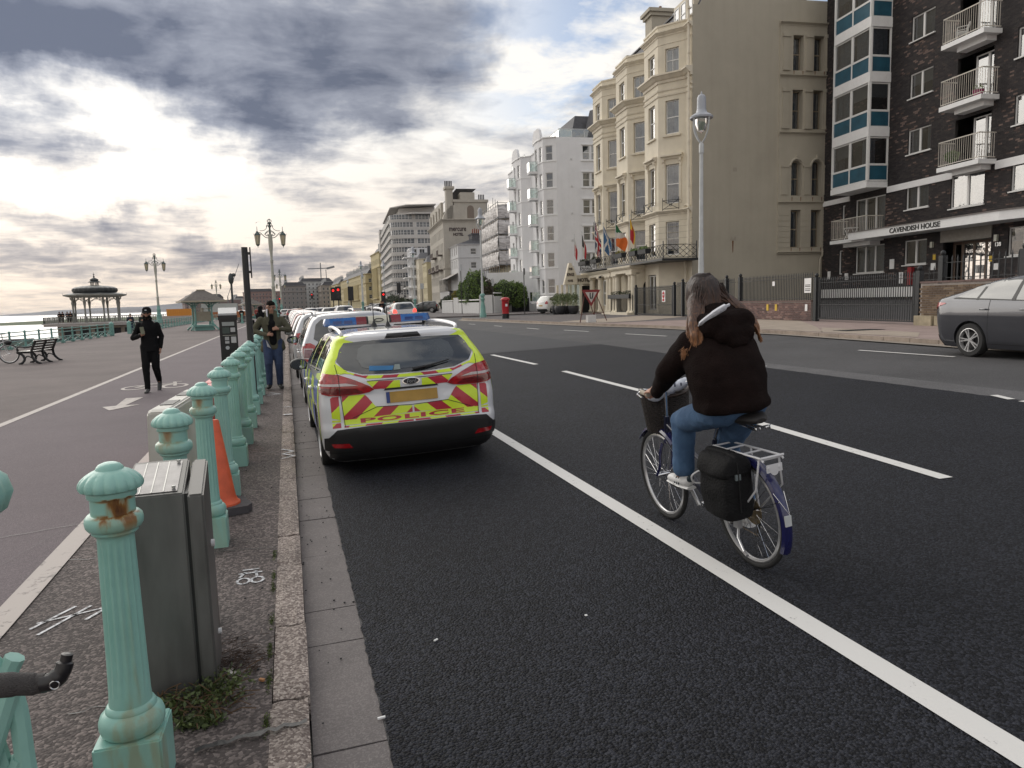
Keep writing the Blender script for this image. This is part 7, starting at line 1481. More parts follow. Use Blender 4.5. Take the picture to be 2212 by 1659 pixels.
def outline(hw,yr,yf,rr,rf,br,bf,ns=20):
 P=[];nr=9
 for i in range(nr):x=(hw-rr)*i/nr;P.append((x,yr+br*(x/hw)**2))
 cyr=yr+br*((hw-rr)/hw)**2
 for i in range(7):t=PI/2*i/6;P.append((hw-rr+rr*math.sin(t),cyr+rr*1.15*(1-math.cos(t))))
 y0=cyr+rr*1.15;cyf=yf-bf*((hw-rf)/hw)**2;y1=cyf-rf*1.2
 for i in range(1,ns):t=i/ns;P.append((hw-.012*(2*t-1)**2,y0+(y1-y0)*t))
 for i in range(7):t=PI/2*i/6;P.append((hw-rf+rf*math.cos(t),y1+rf*1.2*math.sin(t)))
 for i in range(nr-1,-1,-1):x=(hw-rf)*i/nr;P.append((x,yf-bf*(x/hw)**2))
 return P+[(-x,y)for x,y in P[-2:0:-1]]
def car_body(K,wb,ra,track,name,m,nsl=34):
 zs=[k[0]for k in K];sl=[]
 def cr(t,j):
  i=0
  while i<len(zs)-2 and zs[i+1]<t:i+=1
  a,b_=K[i],K[i+1];u=(t-a[0])/(b_[0]-a[0]);h=b_[0]-a[0]
  def sl_(q):
   if q<=0 or q>=len(K)-1:return(K[min(q+1,len(K)-1)][j]-K[max(q-1,0)][j])/max(1e-6,zs[min(q+1,len(K)-1)]-zs[max(q-1,0)])
   d0=(K[q][j]-K[q-1][j])/(zs[q]-zs[q-1]);d1=(K[q+1][j]-K[q][j])/(zs[q+1]-zs[q]);return 0 if d0*d1<=0 else 2*d0*d1/(d0+d1)
  m0,m1=sl_(i)*h,sl_(i+1)*h;u2,u3=u*u,u**3
  return(2*u3-3*u2+1)*a[j]+(u3-2*u2+u)*m0+(-2*u3+3*u2)*b_[j]+(u3-u2)*m1
 lev=sorted(set([round(z,4)for z in zs]+[round(zs[0]+(zs[-1]-zs[0])*i/nsl,4)for i in range(nsl)]));bm=bmesh.new();rings=[]
 for z in lev:rings.append([bm.verts.new((x,y,z))for x,y in outline(*[cr(z,j)for j in range(1,8)])])
 n=len(rings[0])
 for a,b_ in zip(rings,rings[1:]):
  for i in range(n):bm.faces.new((a[i],a[(i+1)%n],b_[(i+1)%n],b_[i]))
 bm.faces.new(rings[0][::-1]);bm.faces.new(rings[-1]);bmesh.ops.recalc_face_normals(bm,faces=bm.faces[:])
 me=bpy.data.meshes.new(name);bm.to_mesh(me);bm.free();o=bpy.data.objects.new(name,me);COL.objects.link(o);me.materials.append(m)
 full=BVHTree.FromPolygons([v.co[:]for v in me.vertices],[tuple(p.vertices)for p in me.polygons])
 cuts=[]
 for y in(0,wb):
  for sx in(-1,1):
   c=MB();c.cyl((sx*(track-.24),y,ra[0]),(sx*1.3,y,ra[0]),ra[1],n=40);co=bpy.data.objects.new('cut',c.mesh('cut',m_trim));cuts.append(co);md=o.modifiers.new('b','BOOLEAN');md.operation='DIFFERENCE';md.object=co;md.solver='EXACT'
 me2=evaluated(o,cuts);o.modifiers.clear();o.data=me2
 for c in cuts:bpy.data.objects.remove(c)
 if not me2.materials:me2.materials.append(m)
 for p in me2.polygons:p.use_smooth=True;p.material_index=0
 me2.set_sharp_from_angle(angle=math.radians(38));return o,full
WHC={}
def wheel(parent,x,y,r,w,style,side):
 key=(r,w,style)
 if key not in WHC:
  t=MB();t.lathe([(r*.68,-w/2),(r*.93,-w/2),(r*.985,-w*.38),(r,-w*.2),(r,w*.2),(r*.985,w*.38),(r*.93,w/2),(r*.68,w/2)],n=40,caps=False)
  d=MB();d.lathe([(r*.69,-w/2),(r*.66,-w*.45),(r*.62,w*.1),(.001,w*.1)],n=32,caps=False)
  rm=MB();rm.lathe([(r*.70,w/2+.002),(r*.66,w/2+.004),(r*.63,w*.35),(r*.61,w*.2)],n=40,caps=False);rm.lathe([(.001,w*.46),(r*.12,w*.46),(r*.15,w*.40),(r*.15,w*.2)],n=20,caps=False)
  ns_={'multi':10,'five':5,'twin':10}[style]
  for k in range(ns_):
   a=2*PI*k/ns_+(.16 if k%2 else-.16 if style=='twin' else 0);c,s_=math.cos(a),math.sin(a);wd=r*{'multi':.085,'five':.16,'twin':.07}[style]
   rm.bar((c*r*.12,s_*r*.12,w*.40),(c*r*.65,s_*r*.65,w*.42),wd if style!='five' else wd,.02,up=(0,0,1))
  WHC[key]=(t.mesh('tyre',M_rub),d.mesh('hub',m_trim),rm.mesh('rim',m_alloy))
 W=bpy.data.objects.new('wheel',None);COL.objects.link(W);W.parent=parent;W.empty_display_size=.1
 W.matrix_local=Matrix.Translation((x,y,r))@Matrix.Rotation(PI/2*side,4,'Y');
 for nm,me in zip(('tyre','hub','rim'),WHC[key]):put(nm,me,W)
def seam(bvh,axis,pts,w=.007,off=.003):
 polys=[]
 for a,b_ in zip(pts,pts[1:]):
  d=Vector((b_[0]-a[0],b_[1]-a[1]))
  if d.length<1e-5:continue
  d.normalize();n=Vector((-d.y,d.x))*w/2;e=d*w*.4;a=Vector(a)-e;b_=Vector(b_)+e;polys.append([tuple(a+n),tuple(a-n),tuple(b_-n),tuple(b_+n)])
 return decal_mb(polys,axis,bvh,off,.05)
mirr=lambda P:[(-a,b_)for a,b_ in P][::-1]
def clean(P):return P
def dec(name,polys,axis,bvh,off,m,parent,step=.05):
 mb=decal_mb(polys,axis,bvh,off,step)
 return mb.build(name,m,parent)if mb.f else None
def mirror_(parent,x,y,z,m,sx):
 s=MB();bm=bmesh.new();bmesh.ops.create_uvsphere(bm,u_segments=14,v_segments=10,radius=1);vs=[(v.co.x*.115+sx*.1,v.co.y*.075,v.co.z*.078)for v in bm.verts];bm.verts.index_update();s.add(vs,[tuple(v.index for v in f.verts)for f in bm.faces],True);bm.free();s.bar((0,0,-.05),(sx*.07,0,-.03),.05,.05);o=s.build('door_mirror',m,parent,loc=(x,y,z))
 g=MB();n=18;g.add([(sx*.1+math.cos(t)*.098,-.052-.02*(1-abs(math.cos(t)))*0,math.sin(t)*.062)for t in[2*PI*k/n for k in range(n)]],[tuple(range(n))]);g.build('mirror_glass',mat('mirror_glass',(.35,.38,.40),.02,metal=1,var=0),o,loc=(0,-.024,0))
POL=[(.17,.80,-.78,3.30,.18,.35,.06,.25),(.24,.86,-.90,3.42,.20,.4,.08,.28),(.36,.90,-.965,3.50,.20,.42,.09,.3),(.52,.912,-.985,3.53,.20,.42,.09,.3),(.60,.912,-.955,3.52,.20,.42,.08,.3),(.75,.912,-.940,3.45,.19,.42,.07,.3),(.86,.905,-.925,3.25,.19,.40,.07,.32),(.93,.893,-.925,2.85,.19,.35,.07,.3),(.99,.88,-.920,2.50,.19,.3,.07,.25),(1.03,.868,-.905,2.33,.18,.25,.07,.2),(1.12,.835,-.85,2.08,.17,.22,.07,.18),(1.22,.790,-.765,1.80,.16,.2,.07,.16),(1.32,.738,-.675,1.52,.15,.2,.07,.15),(1.375,.705,-.635,1.34,.14,.2,.07,.14),(1.41,.675,-.64,1.18,.14,.2,.08,.13),(1.44,.61,-.60,1.0,.14,.22,.08,.12),(1.462,.48,-.50,.80,.14,.2,.06,.1),(1.472,.25,-.25,.6,.1,.1,.02,.02)]
def police_car():
 m=paint('white',(.66,.67,.70));r=thing('police_car','white police estate car with yellow and red chevrons and POLICE across its tailgate','police car',M=Matrix.Translation((1.169,8.14,.001))@Matrix.Rotation(.01614,4,'Z')@Matrix.Rotation(-.0336,4,'Y'))
 bo,bv=car_body(POL,2.65,(.33,.365),.90,'body',m,46);bo.parent=r
 for y in(0,2.65):
  for sx in(-1,1):wheel(r,sx*.795,y,.325,.205,'multi',sx)
 s=MB();s.b2((-.7,-.7,.16),(.7,3.2,.3));s.build('underbody',m_trim,r)
 BL,YE,RE=mat('livery_blue',(.02,.07,.42),.35,var=.1,coat=.5),mat('livery_yellow',(.62,.80,.02),.35,var=.06,coat=.5),mat('livery_red',(.42,.010,.030),.35,var=.1,coat=.5)
 bp=[(-.93,.16),(.93,.16),(.93,.44),(.84,.46),(.76,.535),(.4,.55),(-.4,.55),(-.76,.535),(-.84,.46),(-.93,.44)]
 dec('rear_bumper',[bp],'rear',bv,.014,m_trim,bo,.04)
 dec('bumper_reflector',[[(.62,.345),(.80,.36),(.82,.40),(.66,.395)],[(-.80,.36),(-.62,.345),(-.66,.395),(-.82,.40)]],'rear',bv,.019,m_tail,bo)
 dec('bumper_crease',[[(-.85,.30),(.85,.30),(.85,.31),(-.85,.31)]],'rear',bv,.018,m_seam,bo)
 rg=[(-.70,1.19),(-.64,1.115),(-.47,1.06),(-.2,1.045),(.2,1.045),(.47,1.06),(.64,1.115),(.70,1.19),(.655,1.30),(.60,1.365),(.3,1.378),(-.3,1.378),(-.60,1.365),(-.655,1.30)]
 g=dec('rear_window',[rg],'rear',bv,.006,m_cglass,bo,.035)
 inn=[(-.50,1.20),(-.46,1.12),(-.3,1.085),(.3,1.085),(.46,1.12),(.50,1.20),(.47,1.30),(.40,1.335),(-.40,1.335),(-.47,1.30)]
 dec('clear_glass',[inn],'rear',bv,.009,mat('car_glass_lighter',(.045,.052,.055),.05,spec=1.0,coat=1,var=.6,vs=1.6),g,.035)
 dec('blue_bag',[[(-.40,1.085),(-.17,1.075),(-.15,1.115),(-.39,1.13)]],'rear',bv,.011,mat('blue_bag',(.03,.16,.36),.4),g);dec('paper',[[(-.16,1.075),(-.09,1.075),(-.09,1.125),(-.14,1.125)]],'rear',bv,.012,mat('grey_paper',(.22,.26,.25),.5),g)
 s=MB();s.tube([Vector((.03,-.93,1.075)),Vector((.2,-.905,1.095)),Vector((.42,-.862,1.135))],[.020,.012,.006],6);s.build('rear_wiper',m_trim,g)
 dec('spoiler_light',[[(-.19,1.385),(.19,1.385),(.16,1.43),(-.16,1.43)]],'rear',bv,.008,m_trim,bo,.03)
 for ax,sg in(('left',-1),('right',1)):
  sw=[(-.62,1.115),(-.10,1.065),(.9,1.03),(2.05,1.01),(1.75,1.20),(1.35,1.36),(.9,1.405),(.2,1.405),(-.25,1.385),(-.52,1.31)]
  so=dec('side_window',[sw],ax,bv,.005,m_cglass,bo,.05)
  dec('window_pillar',[[(.14,1.05),(.24,1.05),(.20,1.41),(.10,1.41)],[(1.14,1.02),(1.22,1.02),(1.06,1.40),(.98,1.405)]],ax,bv,.008,YE if sg<0 else m_trim,so)
  dec('window_trim',[[(-.64,1.10),(2.1,.99),(2.1,1.005),(-.62,1.118)]],ax,bv,.009,m_trim,so)
  col={0:YE,1:BL}
  sq={0:[],1:[]}
  edges=[-.80,-.33,.16,.62,1.08,1.54,2.0,2.46,2.95]
  for i,(a,b_)in enumerate(zip(edges,edges[1:])):
   for j,(z0,z1)in enumerate(((.66,.97),(.40,.655))):
    if i==0:
     if j==0:sq[0].append([(-.62,.40),(-.44,.44),(-.42,.80),(-.42,.99),(-.70,.99),(-.72,.86),(-.72,.42)])
     continue
    if(i==1 and j==1)or(i in(6,7)and j==1):continue
    zz0=z0;P_=[(a+.01,zz0),(b_-.01,zz0),(b_-.01,z1),(a+.01,z1)]
    if i==1:P_=[(a-.06,.72),(a+.12,.735),(b_-.01,.70),(b_-.01,z1),(a-.06,z1+.01)]
    sq[(i+j)%2].append(P_)
  for k in(0,1):
   for q_ in sq[k]:dec('livery_panel',[q_],ax,bv,.0035,col[k],bo,.05)
  dec('pillar_livery',[[(-.83,1.02),(-.66,1.02),(-.64,1.12),(-.54,1.32),(-.30,1.40),(-.30,1.44),(-.56,1.43),(-.72,1.20),(-.84,1.08)],[(-.62,1.0),(-.1,1.0),(-.1,1.04),(-.62,1.085)]],ax,bv,.0055,YE,bo,.02)
  for pts in([(-.32,1.06),(-.32,.78),(-.2,.70)],[(.63,1.04),(.63,.25)],[(1.63,1.0),(1.72,.8),(1.72,.25)],[(-.2,.27),(2.25,.27)]):
   q=seam(bv,ax,pts)
   if q.f:q.build('door_seam',m_seam,bo)
  for y in(.18,1.18):s=MB();s.tube([(sg*.918,y,.86),(sg*.945,y+.05,.865),(sg*.945,y+.17,.865),(sg*.915,y+.21,.86)],.014,6);s.ball((sg*.93,y+.02,.86),.028,8,(.5,1,.9));s.build('door_handle',m,bo)
  mirror_(r,sg*.90,1.80,1.01,m_trim,sg)
  s=MB();s.tube(curve_pts([(sg*.60,-.50,1.425),(sg*.615,-.38,1.475),(sg*.62,.3,1.50),(sg*.615,1.0,1.485),(sg*.60,1.12,1.44)]),.020,8);s.build('roof_rail',m_alloy,bo)
 ws=[(-.72,1.05),(.72,1.05),(.62,1.40),(-.62,1.40)];dec('windscreen',[ws],'front',bv,.006,m_cglass,bo)
 dec('headlight',[[(.50,.72),(.80,.76),(.84,.86),(.62,.84)],mirr([(.50,.72),(.80,.76),(.84,.86),(.62,.84)])],'front',bv,.008,m_lensw,bo);dec('grille',[[(-.5,.3),(.5,.3),(.45,.62),(-.45,.62)]],'front',bv,.008,m_trim,bo)
 zones=[[(.0,1.0),(.42,1.012),(.56,1.058),(.58,1.066),(.60,1.088),(.47,1.046),(.2,1.032),(.0,1.032)],[(.11,.975),(.44,.988),(.40,.94),(.37,.905),(.30,.905),(.11,.885)],[(.01,.645),(.36,.635),(.69,.625),(.69,.862),(.47,.862),(.44,.83),(.37,.735),(.01,.712)],[(.72,.63),(.80,.65),(.80,.86),(.72,.86)],[(.01,.556),(.69,.553),(.69,.568),(.01,.571)],[(.72,.555),(.80,.55),(.80,.60),(.72,.60)]]
 ye,re_=[[(.585,1.068),(.70,1.10),(.86,1.11),(.80,1.145),(.735,1.20),(.715,1.18),(.65,1.10),(.605,1.09)]],[];ye.append(mirr(ye[0]));n=(.66,-.75);W_=.105;sub=[(.01,.648,.36,.70)]
 for zi,zo in enumerate(zones):
  for sg in(1,-1):
   for k in range(-12,14):
    nn=(-n[0],n[1]);P_=clip_half(clip_half(zo,nn,k*W_+W_-.53),(-nn[0],-nn[1]),-(k*W_-.53))
    if len(P_)>=3:
     ar=abs(sum(P_[i][0]*P_[(i+1)%len(P_)][1]-P_[(i+1)%len(P_)][0]*P_[i][1]for i in range(len(P_))))/2
     if ar>2e-4:(ye if k%2 else re_).append(P_ if sg>0 else[(-a,b_)for a,b_ in P_])
 for q_ in ye:dec('chevron',[q_],'rear',bv,.004,YE,bo,.05)
 for q_ in re_:dec('chevron',[q_],'rear',bv,.0042,RE,bo,.05)
 dec('livery_band',[[(-.69,.577),(.69,.577),(.69,.637),(-.69,.637)],[(.72,.61),(.80,.61),(.80,.628),(.72,.628)],[(-.80,.61),(-.72,.61),(-.72,.628),(-.80,.628)]],'rear',bv,.004,YE,bo,.04)
 cu=bpy.data.curves.new('t','FONT');cu.body='POLICE';cu.size=1;cu.offset=.032;cu.resolution_u=4;cu.align_x='CENTER';cu.space_character=1.1;to=bpy.data.objects.new('t',cu);tm_=evaluated(to);bpy.data.objects.remove(to)
 xs_=[v.co.x for v in tm_.vertices];ys_=[v.co.y for v in tm_.vertices];bm=bmesh.new();bm.from_mesh(tm_);kx=1.06/(max(xs_)-min(xs_));kz=.046/(max(ys_)-min(ys_))
 for v in bm.verts:v.co=((v.co.x-(max(xs_)+min(xs_))/2)*kx,(v.co.y-min(ys_))*kz+.584,0)
 bmesh.ops.triangulate(bm,faces=bm.faces[:]);cut_grid(bm,.05);decal_mb(None,'rear',bv,.0062,.5,bms=[bm]).build('lettering',RE,bo)
 lr=[(.37,.905),(.42,.945),(.54,1.005),(.70,1.068),(.84,1.085),(.905,1.06),(.905,.895),(.80,.872),(.68,.866),(.52,.868),(.42,.882)]
 for L_ in(lr,mirr(lr)):
  lo=dec('tail_lamp',[L_],'rear',bv,.012,m_tail,bo,.03);f=(lambda P:P)if L_ is lr else mirr
  dec('lamp_lower',[f([(.47,.885),(.55,.925),(.72,.945),(.89,.945),(.89,.905),(.80,.882),(.66,.874)])],'rear',bv,.0145,m_taild,lo,.03);dec('lamp_strip',[f([(.52,.955),(.88,.965),(.88,.985),(.64,.985)])],'rear',bv,.0155,m_lensw,lo,.03);dec('lamp_split',[f([(.700,.866),(.706,.866),(.706,1.07),(.700,1.07)])],'rear',bv,.0165,m_seam,lo,.03)
 for pts in([(-.72,1.16),(-.70,1.0),(-.70,.86),(-.68,.56)],[(.72,1.16),(.70,1.0),(.70,.86),(.68,.56)],[(-.43,.99),(-.2,.988),(.2,.988),(.43,.99)],[(-.6,.64),(-.36,.73),(0,.72),(.36,.73),(.6,.64)]):seam(bv,'rear',pts,.006,.0065).build('tailgate_seam',m_seam,bo)
 dec('plate',[[(-.26,.755),(.26,.755),(.26,.865),(-.26,.865)]],'rear',bv,.012,m_plate,bo);dec('plate_strip',[[(-.26,.755),(-.225,.755),(-.225,.865),(-.26,.865)]],'rear',bv,.014,mat('plate_blue',(.03,.06,.22),.5),bo);dec('tailgate_handle',[[(-.28,.885),(.28,.885),(.26,.905),(-.26,.905)]],'rear',bv,.010,m_trim,bo)
 el=lambda a,b_,k=24:[(math.cos(2*PI*i/k)*a,.958+math.sin(2*PI*i/k)*b_)for i in range(k)]
 bd=dec('badge',[el(.088,.036)],'rear',bv,.010,m_chrome,bo,.03);dec('badge_field',[el(.078,.029)],'rear',bv,.013,mat('badge_dark',(.008,.010,.02),.25),bd,.03)
 t=text_mb('Ford',.05,.0015,.001);t.v=[(v[0]+.012*(v[2])*10*.1,v[1]-.96,v[2]+.943)for v in t.v];t.build('badge_script',m_chrome,bd)
 lb=bpy.data.objects.new('light_bar',None);COL.objects.link(lb);lb.parent=r;lb.location=(0,1.22,1.535);lb.empty_display_size=.1
 mbz=mat('beacon_blue',(.02,.12,.38),.12,coat=1,var=.3,vs=12);mrd=mat('beacon_red',(.20,.015,.02),.2,coat=1);mwh=mat('beacon_white',(.58,.57,.48),.3)
 for nm,x0,x1,mm_ in(('blue_lens',.28,.60,mbz),('red_lens',.155,.28,mrd),('joint',.13,.155,m_trim)):
  for sg in(-1,1):s=MB();s.prism([(-.14,-.04),(.14,-.04),(.145,.0),(.11,.055),(-.11,.055),(-.145,0)],min(sg*x0,sg*x1),max(sg*x0,sg*x1),Matrix(((0,0,1,0),(1,0,0,0),(0,1,0,0),(0,0,0,1))));s.build(nm,mm_,lb)
 for sg in(-1,1):s=MB();s.lathe([(.001,-.04),(.14,-.04),(.145,0),(.11,.055),(.001,.055)],(0,0,0),24,caps=False);s.v=[(sg*.60+max(-.0,v[0]*sg)*sg*.55,v[1],v[2])for v in s.v];s.build('blue_lens',mbz,lb);
 for x in(.33,.46):
  for sg in(-1,1):s=MB();s.b2((sg*x,-.149,-.02),(sg*(x+.10),-.13,.02));s.build('lens_insert',mat('beacon_deep',(.01,.05,.20),.1,coat=1),lb)
 s=MB();s.prism([(-.14,-.04),(.14,-.04),(.145,.0),(.11,.055),(-.11,.055),(-.145,0)],-.13,.13,Matrix(((0,0,1,0),(1,0,0,0),(0,1,0,0),(0,0,0,1))));s.build('white_lens',mwh,lb);s=MB();s.tube([(math.cos(t)*.055,-.146,.003+math.sin(t)*.020)for t in[k*PI/8 for k in range(16)]],.006,6,closed=True);s.build('camera_ring',m_trim,lb)
 s=MB();s.b2((-.55,-.13,-.065),(.55,.13,-.042));s.build('base_plate',m_alloy,lb);s=MB()
 for sg in(-1,1):s.bar((sg*.48,0,-.05),(sg*.60,0,-.105),.10,.02,up=(0,1,0));s.bar((sg*.42,-.08,-.055),(sg*.46,-.10,-.10),.03)
 s.build('bracket',m_trim,lb)
 for x,y,h in((.0,.35,.34),(-.08,.95,.30)):s=MB();s.lathe([(.045,0),(.03,.03),(.012,.07),(.007,.075),(.003,h)],(x,y,1.46),12);s.build('aerial',m_trim,r)
 return r
police=police_car()
GEN=[(.17,.78,-.62,3.22,.2,.35,.05,.2),(.30,.87,-.74,3.36,.22,.4,.08,.26),(.50,.895,-.79,3.42,.22,.42,.09,.28),(.70,.90,-.78,3.40,.22,.42,.09,.3),(.86,.89,-.76,3.20,.2,.4,.08,.3),(.95,.875,-.75,2.75,.2,.35,.08,.28),(1.02,.85,-.73,2.40,.18,.28,.07,.2),(1.12,.81,-.68,2.08,.16,.2,.07,.18),(1.26,.745,-.58,1.72,.15,.2,.07,.15),(1.38,.675,-.50,1.40,.15,.2,.07,.14),(1.45,.60,-.46,1.12,.15,.2,.07,.1),(1.485,.46,-.36,.85,.12,.18,.05,.08),(1.497,.22,-.15,.6,.08,.1,.02,.02)]
SED=[(.17,.80,-.80,3.35,.2,.35,.06,.2),(.30,.86,-.90,3.48,.22,.4,.1,.3),(.52,.885,-.965,3.55,.24,.45,.12,.32),(.74,.89,-.985,3.50,.24,.45,.12,.34),(.88,.875,-.985,3.2,.22,.42,.12,.3),(.97,.855,-.975,2.75,.2,.35,.12,.28),(1.04,.835,-.955,2.45,.2,.28,.12,.2),(1.08,.81,-.80,2.25,.18,.2,.08,.18),(1.15,.765,-.50,2.0,.17,.2,.06,.16),(1.25,.71,-.16,1.72,.16,.2,.06,.15),(1.35,.64,.20,1.42,.16,.2,.06,.14),(1.42,.54,.55,1.12,.14,.18,.04,.1),(1.45,.38,.88,1.0,.04,.04,.01,.01)]
def scaleK(K,sx=1,sy=1,sz=1):return[(k[0]*sz,k[1]*sx,k[2]*sy,k[3]*sy,k[4]*sx,k[5]*sx,k[6],k[7])for k in K]
def gen_car(name,label,cat,K,M,m,wb=2.6,wr=.325,style='multi',sx=1,sy=1,sz=1,lamp='block',lit=False,rails=False,sedan=False,group=None,mirrors=True):
 K=scaleK(K,sx,sy,sz);r=thing(name,label,cat,group=group,M=M);bo,bv=car_body(K,wb,(wr,wr+.045),K[3][1],'body',m,26);bo.parent=r
 X=lambda P:[(a*sx,b_*sz)for a,b_ in P];Y=lambda P:[(a*sy,b_*sz)for a,b_ in P]
 for y in(0,wb):
  for sg in(-1,1):wheel(r,sg*(K[3][1]-.115),y,wr,.20,style,sg)
 s=MB();s.b2((-.7,-.6,.16),(.7,3.0,.3));s.build('underbody',m_trim,r)
 if not sedan:
  dec('rear_window',[X([(-.66,1.10),(-.55,1.03),(.55,1.03),(.66,1.10),(.60,1.32),(.50,1.40),(-.50,1.40),(-.60,1.32)])],'rear',bv,.006,m_cglass,bo,.06)
  for ax in('left','right'):w_=dec('side_window',[Y([(-.38,1.12),(.2,1.05),(1.0,1.03),(2.0,1.02),(1.7,1.22),(1.32,1.38),(.9,1.42),(.1,1.41),(-.3,1.32)])],ax,bv,.005,m_cglass,bo,.08);dec('window_pillar',[Y([(.28,1.04),(.38,1.04),(.32,1.42),(.24,1.42)]),Y([(1.12,1.02),(1.18,1.02),(1.08,1.41),(1.02,1.41)])],ax,bv,.008,m_trim,w_)
  L_={'block':[(.56,.80),(.90,.80),(.90,1.04),(.72,1.06),(.60,.98)],'tall':[(.66,.72),(.84,.70),(.90,.74),(.90,.97),(.86,1.03),(.72,1.04),(.65,1.0),(.63,.86)]}[lamp]
  for P_ in(L_,mirr(L_)):
   lo=dec('tail_lamp',[X(P_)],'rear',bv,.010,m_brake if lit else m_tail,bo,.05)
   if lamp=='tall':cx_=.77 if P_ is L_ else-.77;ring_=[(cx_+dx*.085,.87+dz*.085)for dx,dz in((-1,-.9),(1,-1),(1,1),(-.7,1.05))];dec('lamp_inner',[X(ring_)],'rear',bv,.013,m_lensw,lo,.05);dec('lamp_core',[X([(cx_+(a-cx_)*.8,.87+(b_-.87)*.8)for a,b_ in ring_])],'rear',bv,.0145,mat('lamp_pinkish',(.22,.10,.12),.15,coat=1,var=.4,vs=18),lo,.05)
 else:
  for ax in('left','right'):w_=dec('side_window',[Y([(-.36,1.08),(.3,1.04),(1.1,1.01),(2.1,.99),(1.8,1.16),(1.4,1.32),(1.05,1.385),(.52,1.37),(.0,1.25)])],ax,bv,.005,m_cglass,bo,.06);dec('window_pillar',[Y([(.10,1.03),(.15,1.03),(.26,1.31),(.20,1.30)]),Y([(.86,1.01),(.94,1.01),(.96,1.40),(.90,1.40)])],ax,bv,.008,m_trim,w_);dec('quarter_trim',[Y([(-.44,1.055),(2.12,.975),(2.12,.985),(-.38,1.075)])],ax,bv,.009,m_trim,w_)
  dec('rear_window',[X([(-.62,1.06),(.62,1.06),(.52,1.38),(-.52,1.38)])],'rear',bv,.006,m_cglass,bo,.08)
  for ax in('left','right'):dec('tail_lamp',[Y([(-.97,.84),(-.80,.92),(-.58,.965),(-.62,.985),(-.97,.99)])],ax,bv,.008,m_tail,bo,.03)
  dec('tail_lamp',[X([(.4,.88),(.88,.86),(.88,.99),(.4,.95)]),X(mirr([(.4,.88),(.88,.86),(.88,.99),(.4,.95)]))],'rear',bv,.008,m_tail,bo,.05)
 dec('windscreen',[X([(-.70,1.06),(.70,1.06),(.56,1.38),(-.56,1.38)])],'front',bv,.006,m_cglass,bo,.08)
 hl=[(.48,.70),(.80,.74),(.84,.86),(.58,.82)];dec('headlight',[X(hl),X(mirr(hl))],'front',bv,.008,m_lensw,bo,.08);dec('grille',[X([(-.5,.3),(.5,.3),(.45,.62),(-.45,.62)])],'front',bv,.008,m_trim,bo,.1)
 dec('rear_bumper',[X([(-.9,.17),(.9,.17),(.9,.34),(.7,.40),(-.7,.40),(-.9,.34)])],'rear',bv,.010,m_trim,bo,.08);dec('plate',[X([(-.26,.62),(.26,.62),(.26,.73),(-.26,.73)])],'rear',bv,.010,m_plate,bo,.1)
 for ax,sg in(('left',-1),('right',1)):
  for pts in([(.42,1.02),(.40,.30)],[(1.28,1.0),(1.30,.26)],[(-.15,1.03),(-.12,.84),(.42,.80)][:0],[(.2,.25),(2.0,.25)]):
   if pts:q=seam(bv,ax,Y(pts),.008);q.f and q.build('door_seam',m_seam,bo)
  for y in(.22,1.05):s=MB();xx=K[4][1];s.tube([(sg*(xx-.005),y,.86*sz),(sg*(xx+.028),y+.05,.865*sz),(sg*(xx+.028),y+.17,.865*sz),(sg*(xx-.005),y+.21,.86*sz)],.014,6);s.build('door_handle',m,bo)
  if mirrors:mirror_(r,sg*(K[6][1]+.02),1.78*sy,1.02*sz,m_trim,sg)
  if rails:s=MB();s.tube(curve_pts([(sg*.58*sx,-.30,1.45*sz),(sg*.59*sx,-.15,1.51*sz),(sg*.59*sx,.9,1.52*sz),(sg*.57*sx,1.1,1.47*sz)]),.02,8);s.build('roof_rail',m_alloy,bo)
 return r
def pose(x,y,rz,dz=0.0):return Matrix.Translation((x,y,gz(x)+dz))@Matrix.Rotation(rz,4,'Z')@(Matrix.Rotation(-.034 if abs(rz)<1 else .034,4,'Y'))
m_silver=paint('silver',(.42,.43,.46),.3)
silver=gen_car('parked_car','silver parked car with rounded red and clear tail lamps directly ahead of the police car','car',GEN,pose(1.10,13.35,.01),m_silver,sz=1.06,lamp='tall',rails=True,wb=2.6,group='cars parked along the kerb')
s2=gen_car('parked_car','silver estate with roof rails parked second ahead of the police car','car',GEN,pose(1.02,18.4,.0),paint('pale_silver',(.40,.41,.43),.3),sz=1.05,rails=True,group='cars parked along the kerb')
def recolour(o,m):
 for c in o.children:
  if c.name.startswith('body'):c.material_slots[0].link='OBJECT';c.material_slots[0].material=m
 return o
base=gen_car('parked_car','dark windowed pale car parked third ahead, showing over the silver roofs','car',GEN,pose(1.0,23.6,0),paint('warm_grey',(.34,.33,.33),.2),group='cars parked along the kerb')
def dup_car(x,y,rz,m,label,group,src=None,sc=1.0,name=None,dz=0):
 c=copy_tree(src or base);c.matrix_world=pose(x,y,rz,dz)@Matrix.Scale(sc,4);recolour(c,m);c['label']=label;c['group']=group
 if name:c.name=name
 return c
P_white,P_black,P_red,P_orange,P_grey,P_blue=paint('plain_white',(.62,.62,.62)),paint('black',(.02,.02,.022)),paint('dark_red',(.22,.02,.02)),paint('orange',(.50,.17,.02)),paint('mid_grey',(.14,.14,.15),.3),paint('slate_blue',(.10,.13,.18),.3)
for i,(y,m,lab)in enumerate(((29.0,P_red,'dark red car parked fourth in the kerb row, mostly hidden'),(34.5,P_grey,'grey car parked fifth in the kerb row'),(40,P_white,'white car parked sixth in the kerb row'),(45.5,P_red,'dark red car parked seventh in the kerb row, behind the man in olive'),(51,P_black,'black car parked eighth in the kerb row'),(57,P_grey,'grey car ninth in the kerb row'),(63,P_white,'white car tenth in the kerb row'))):dup_car(1.0,y,0,m,lab,'cars parked along the kerb')
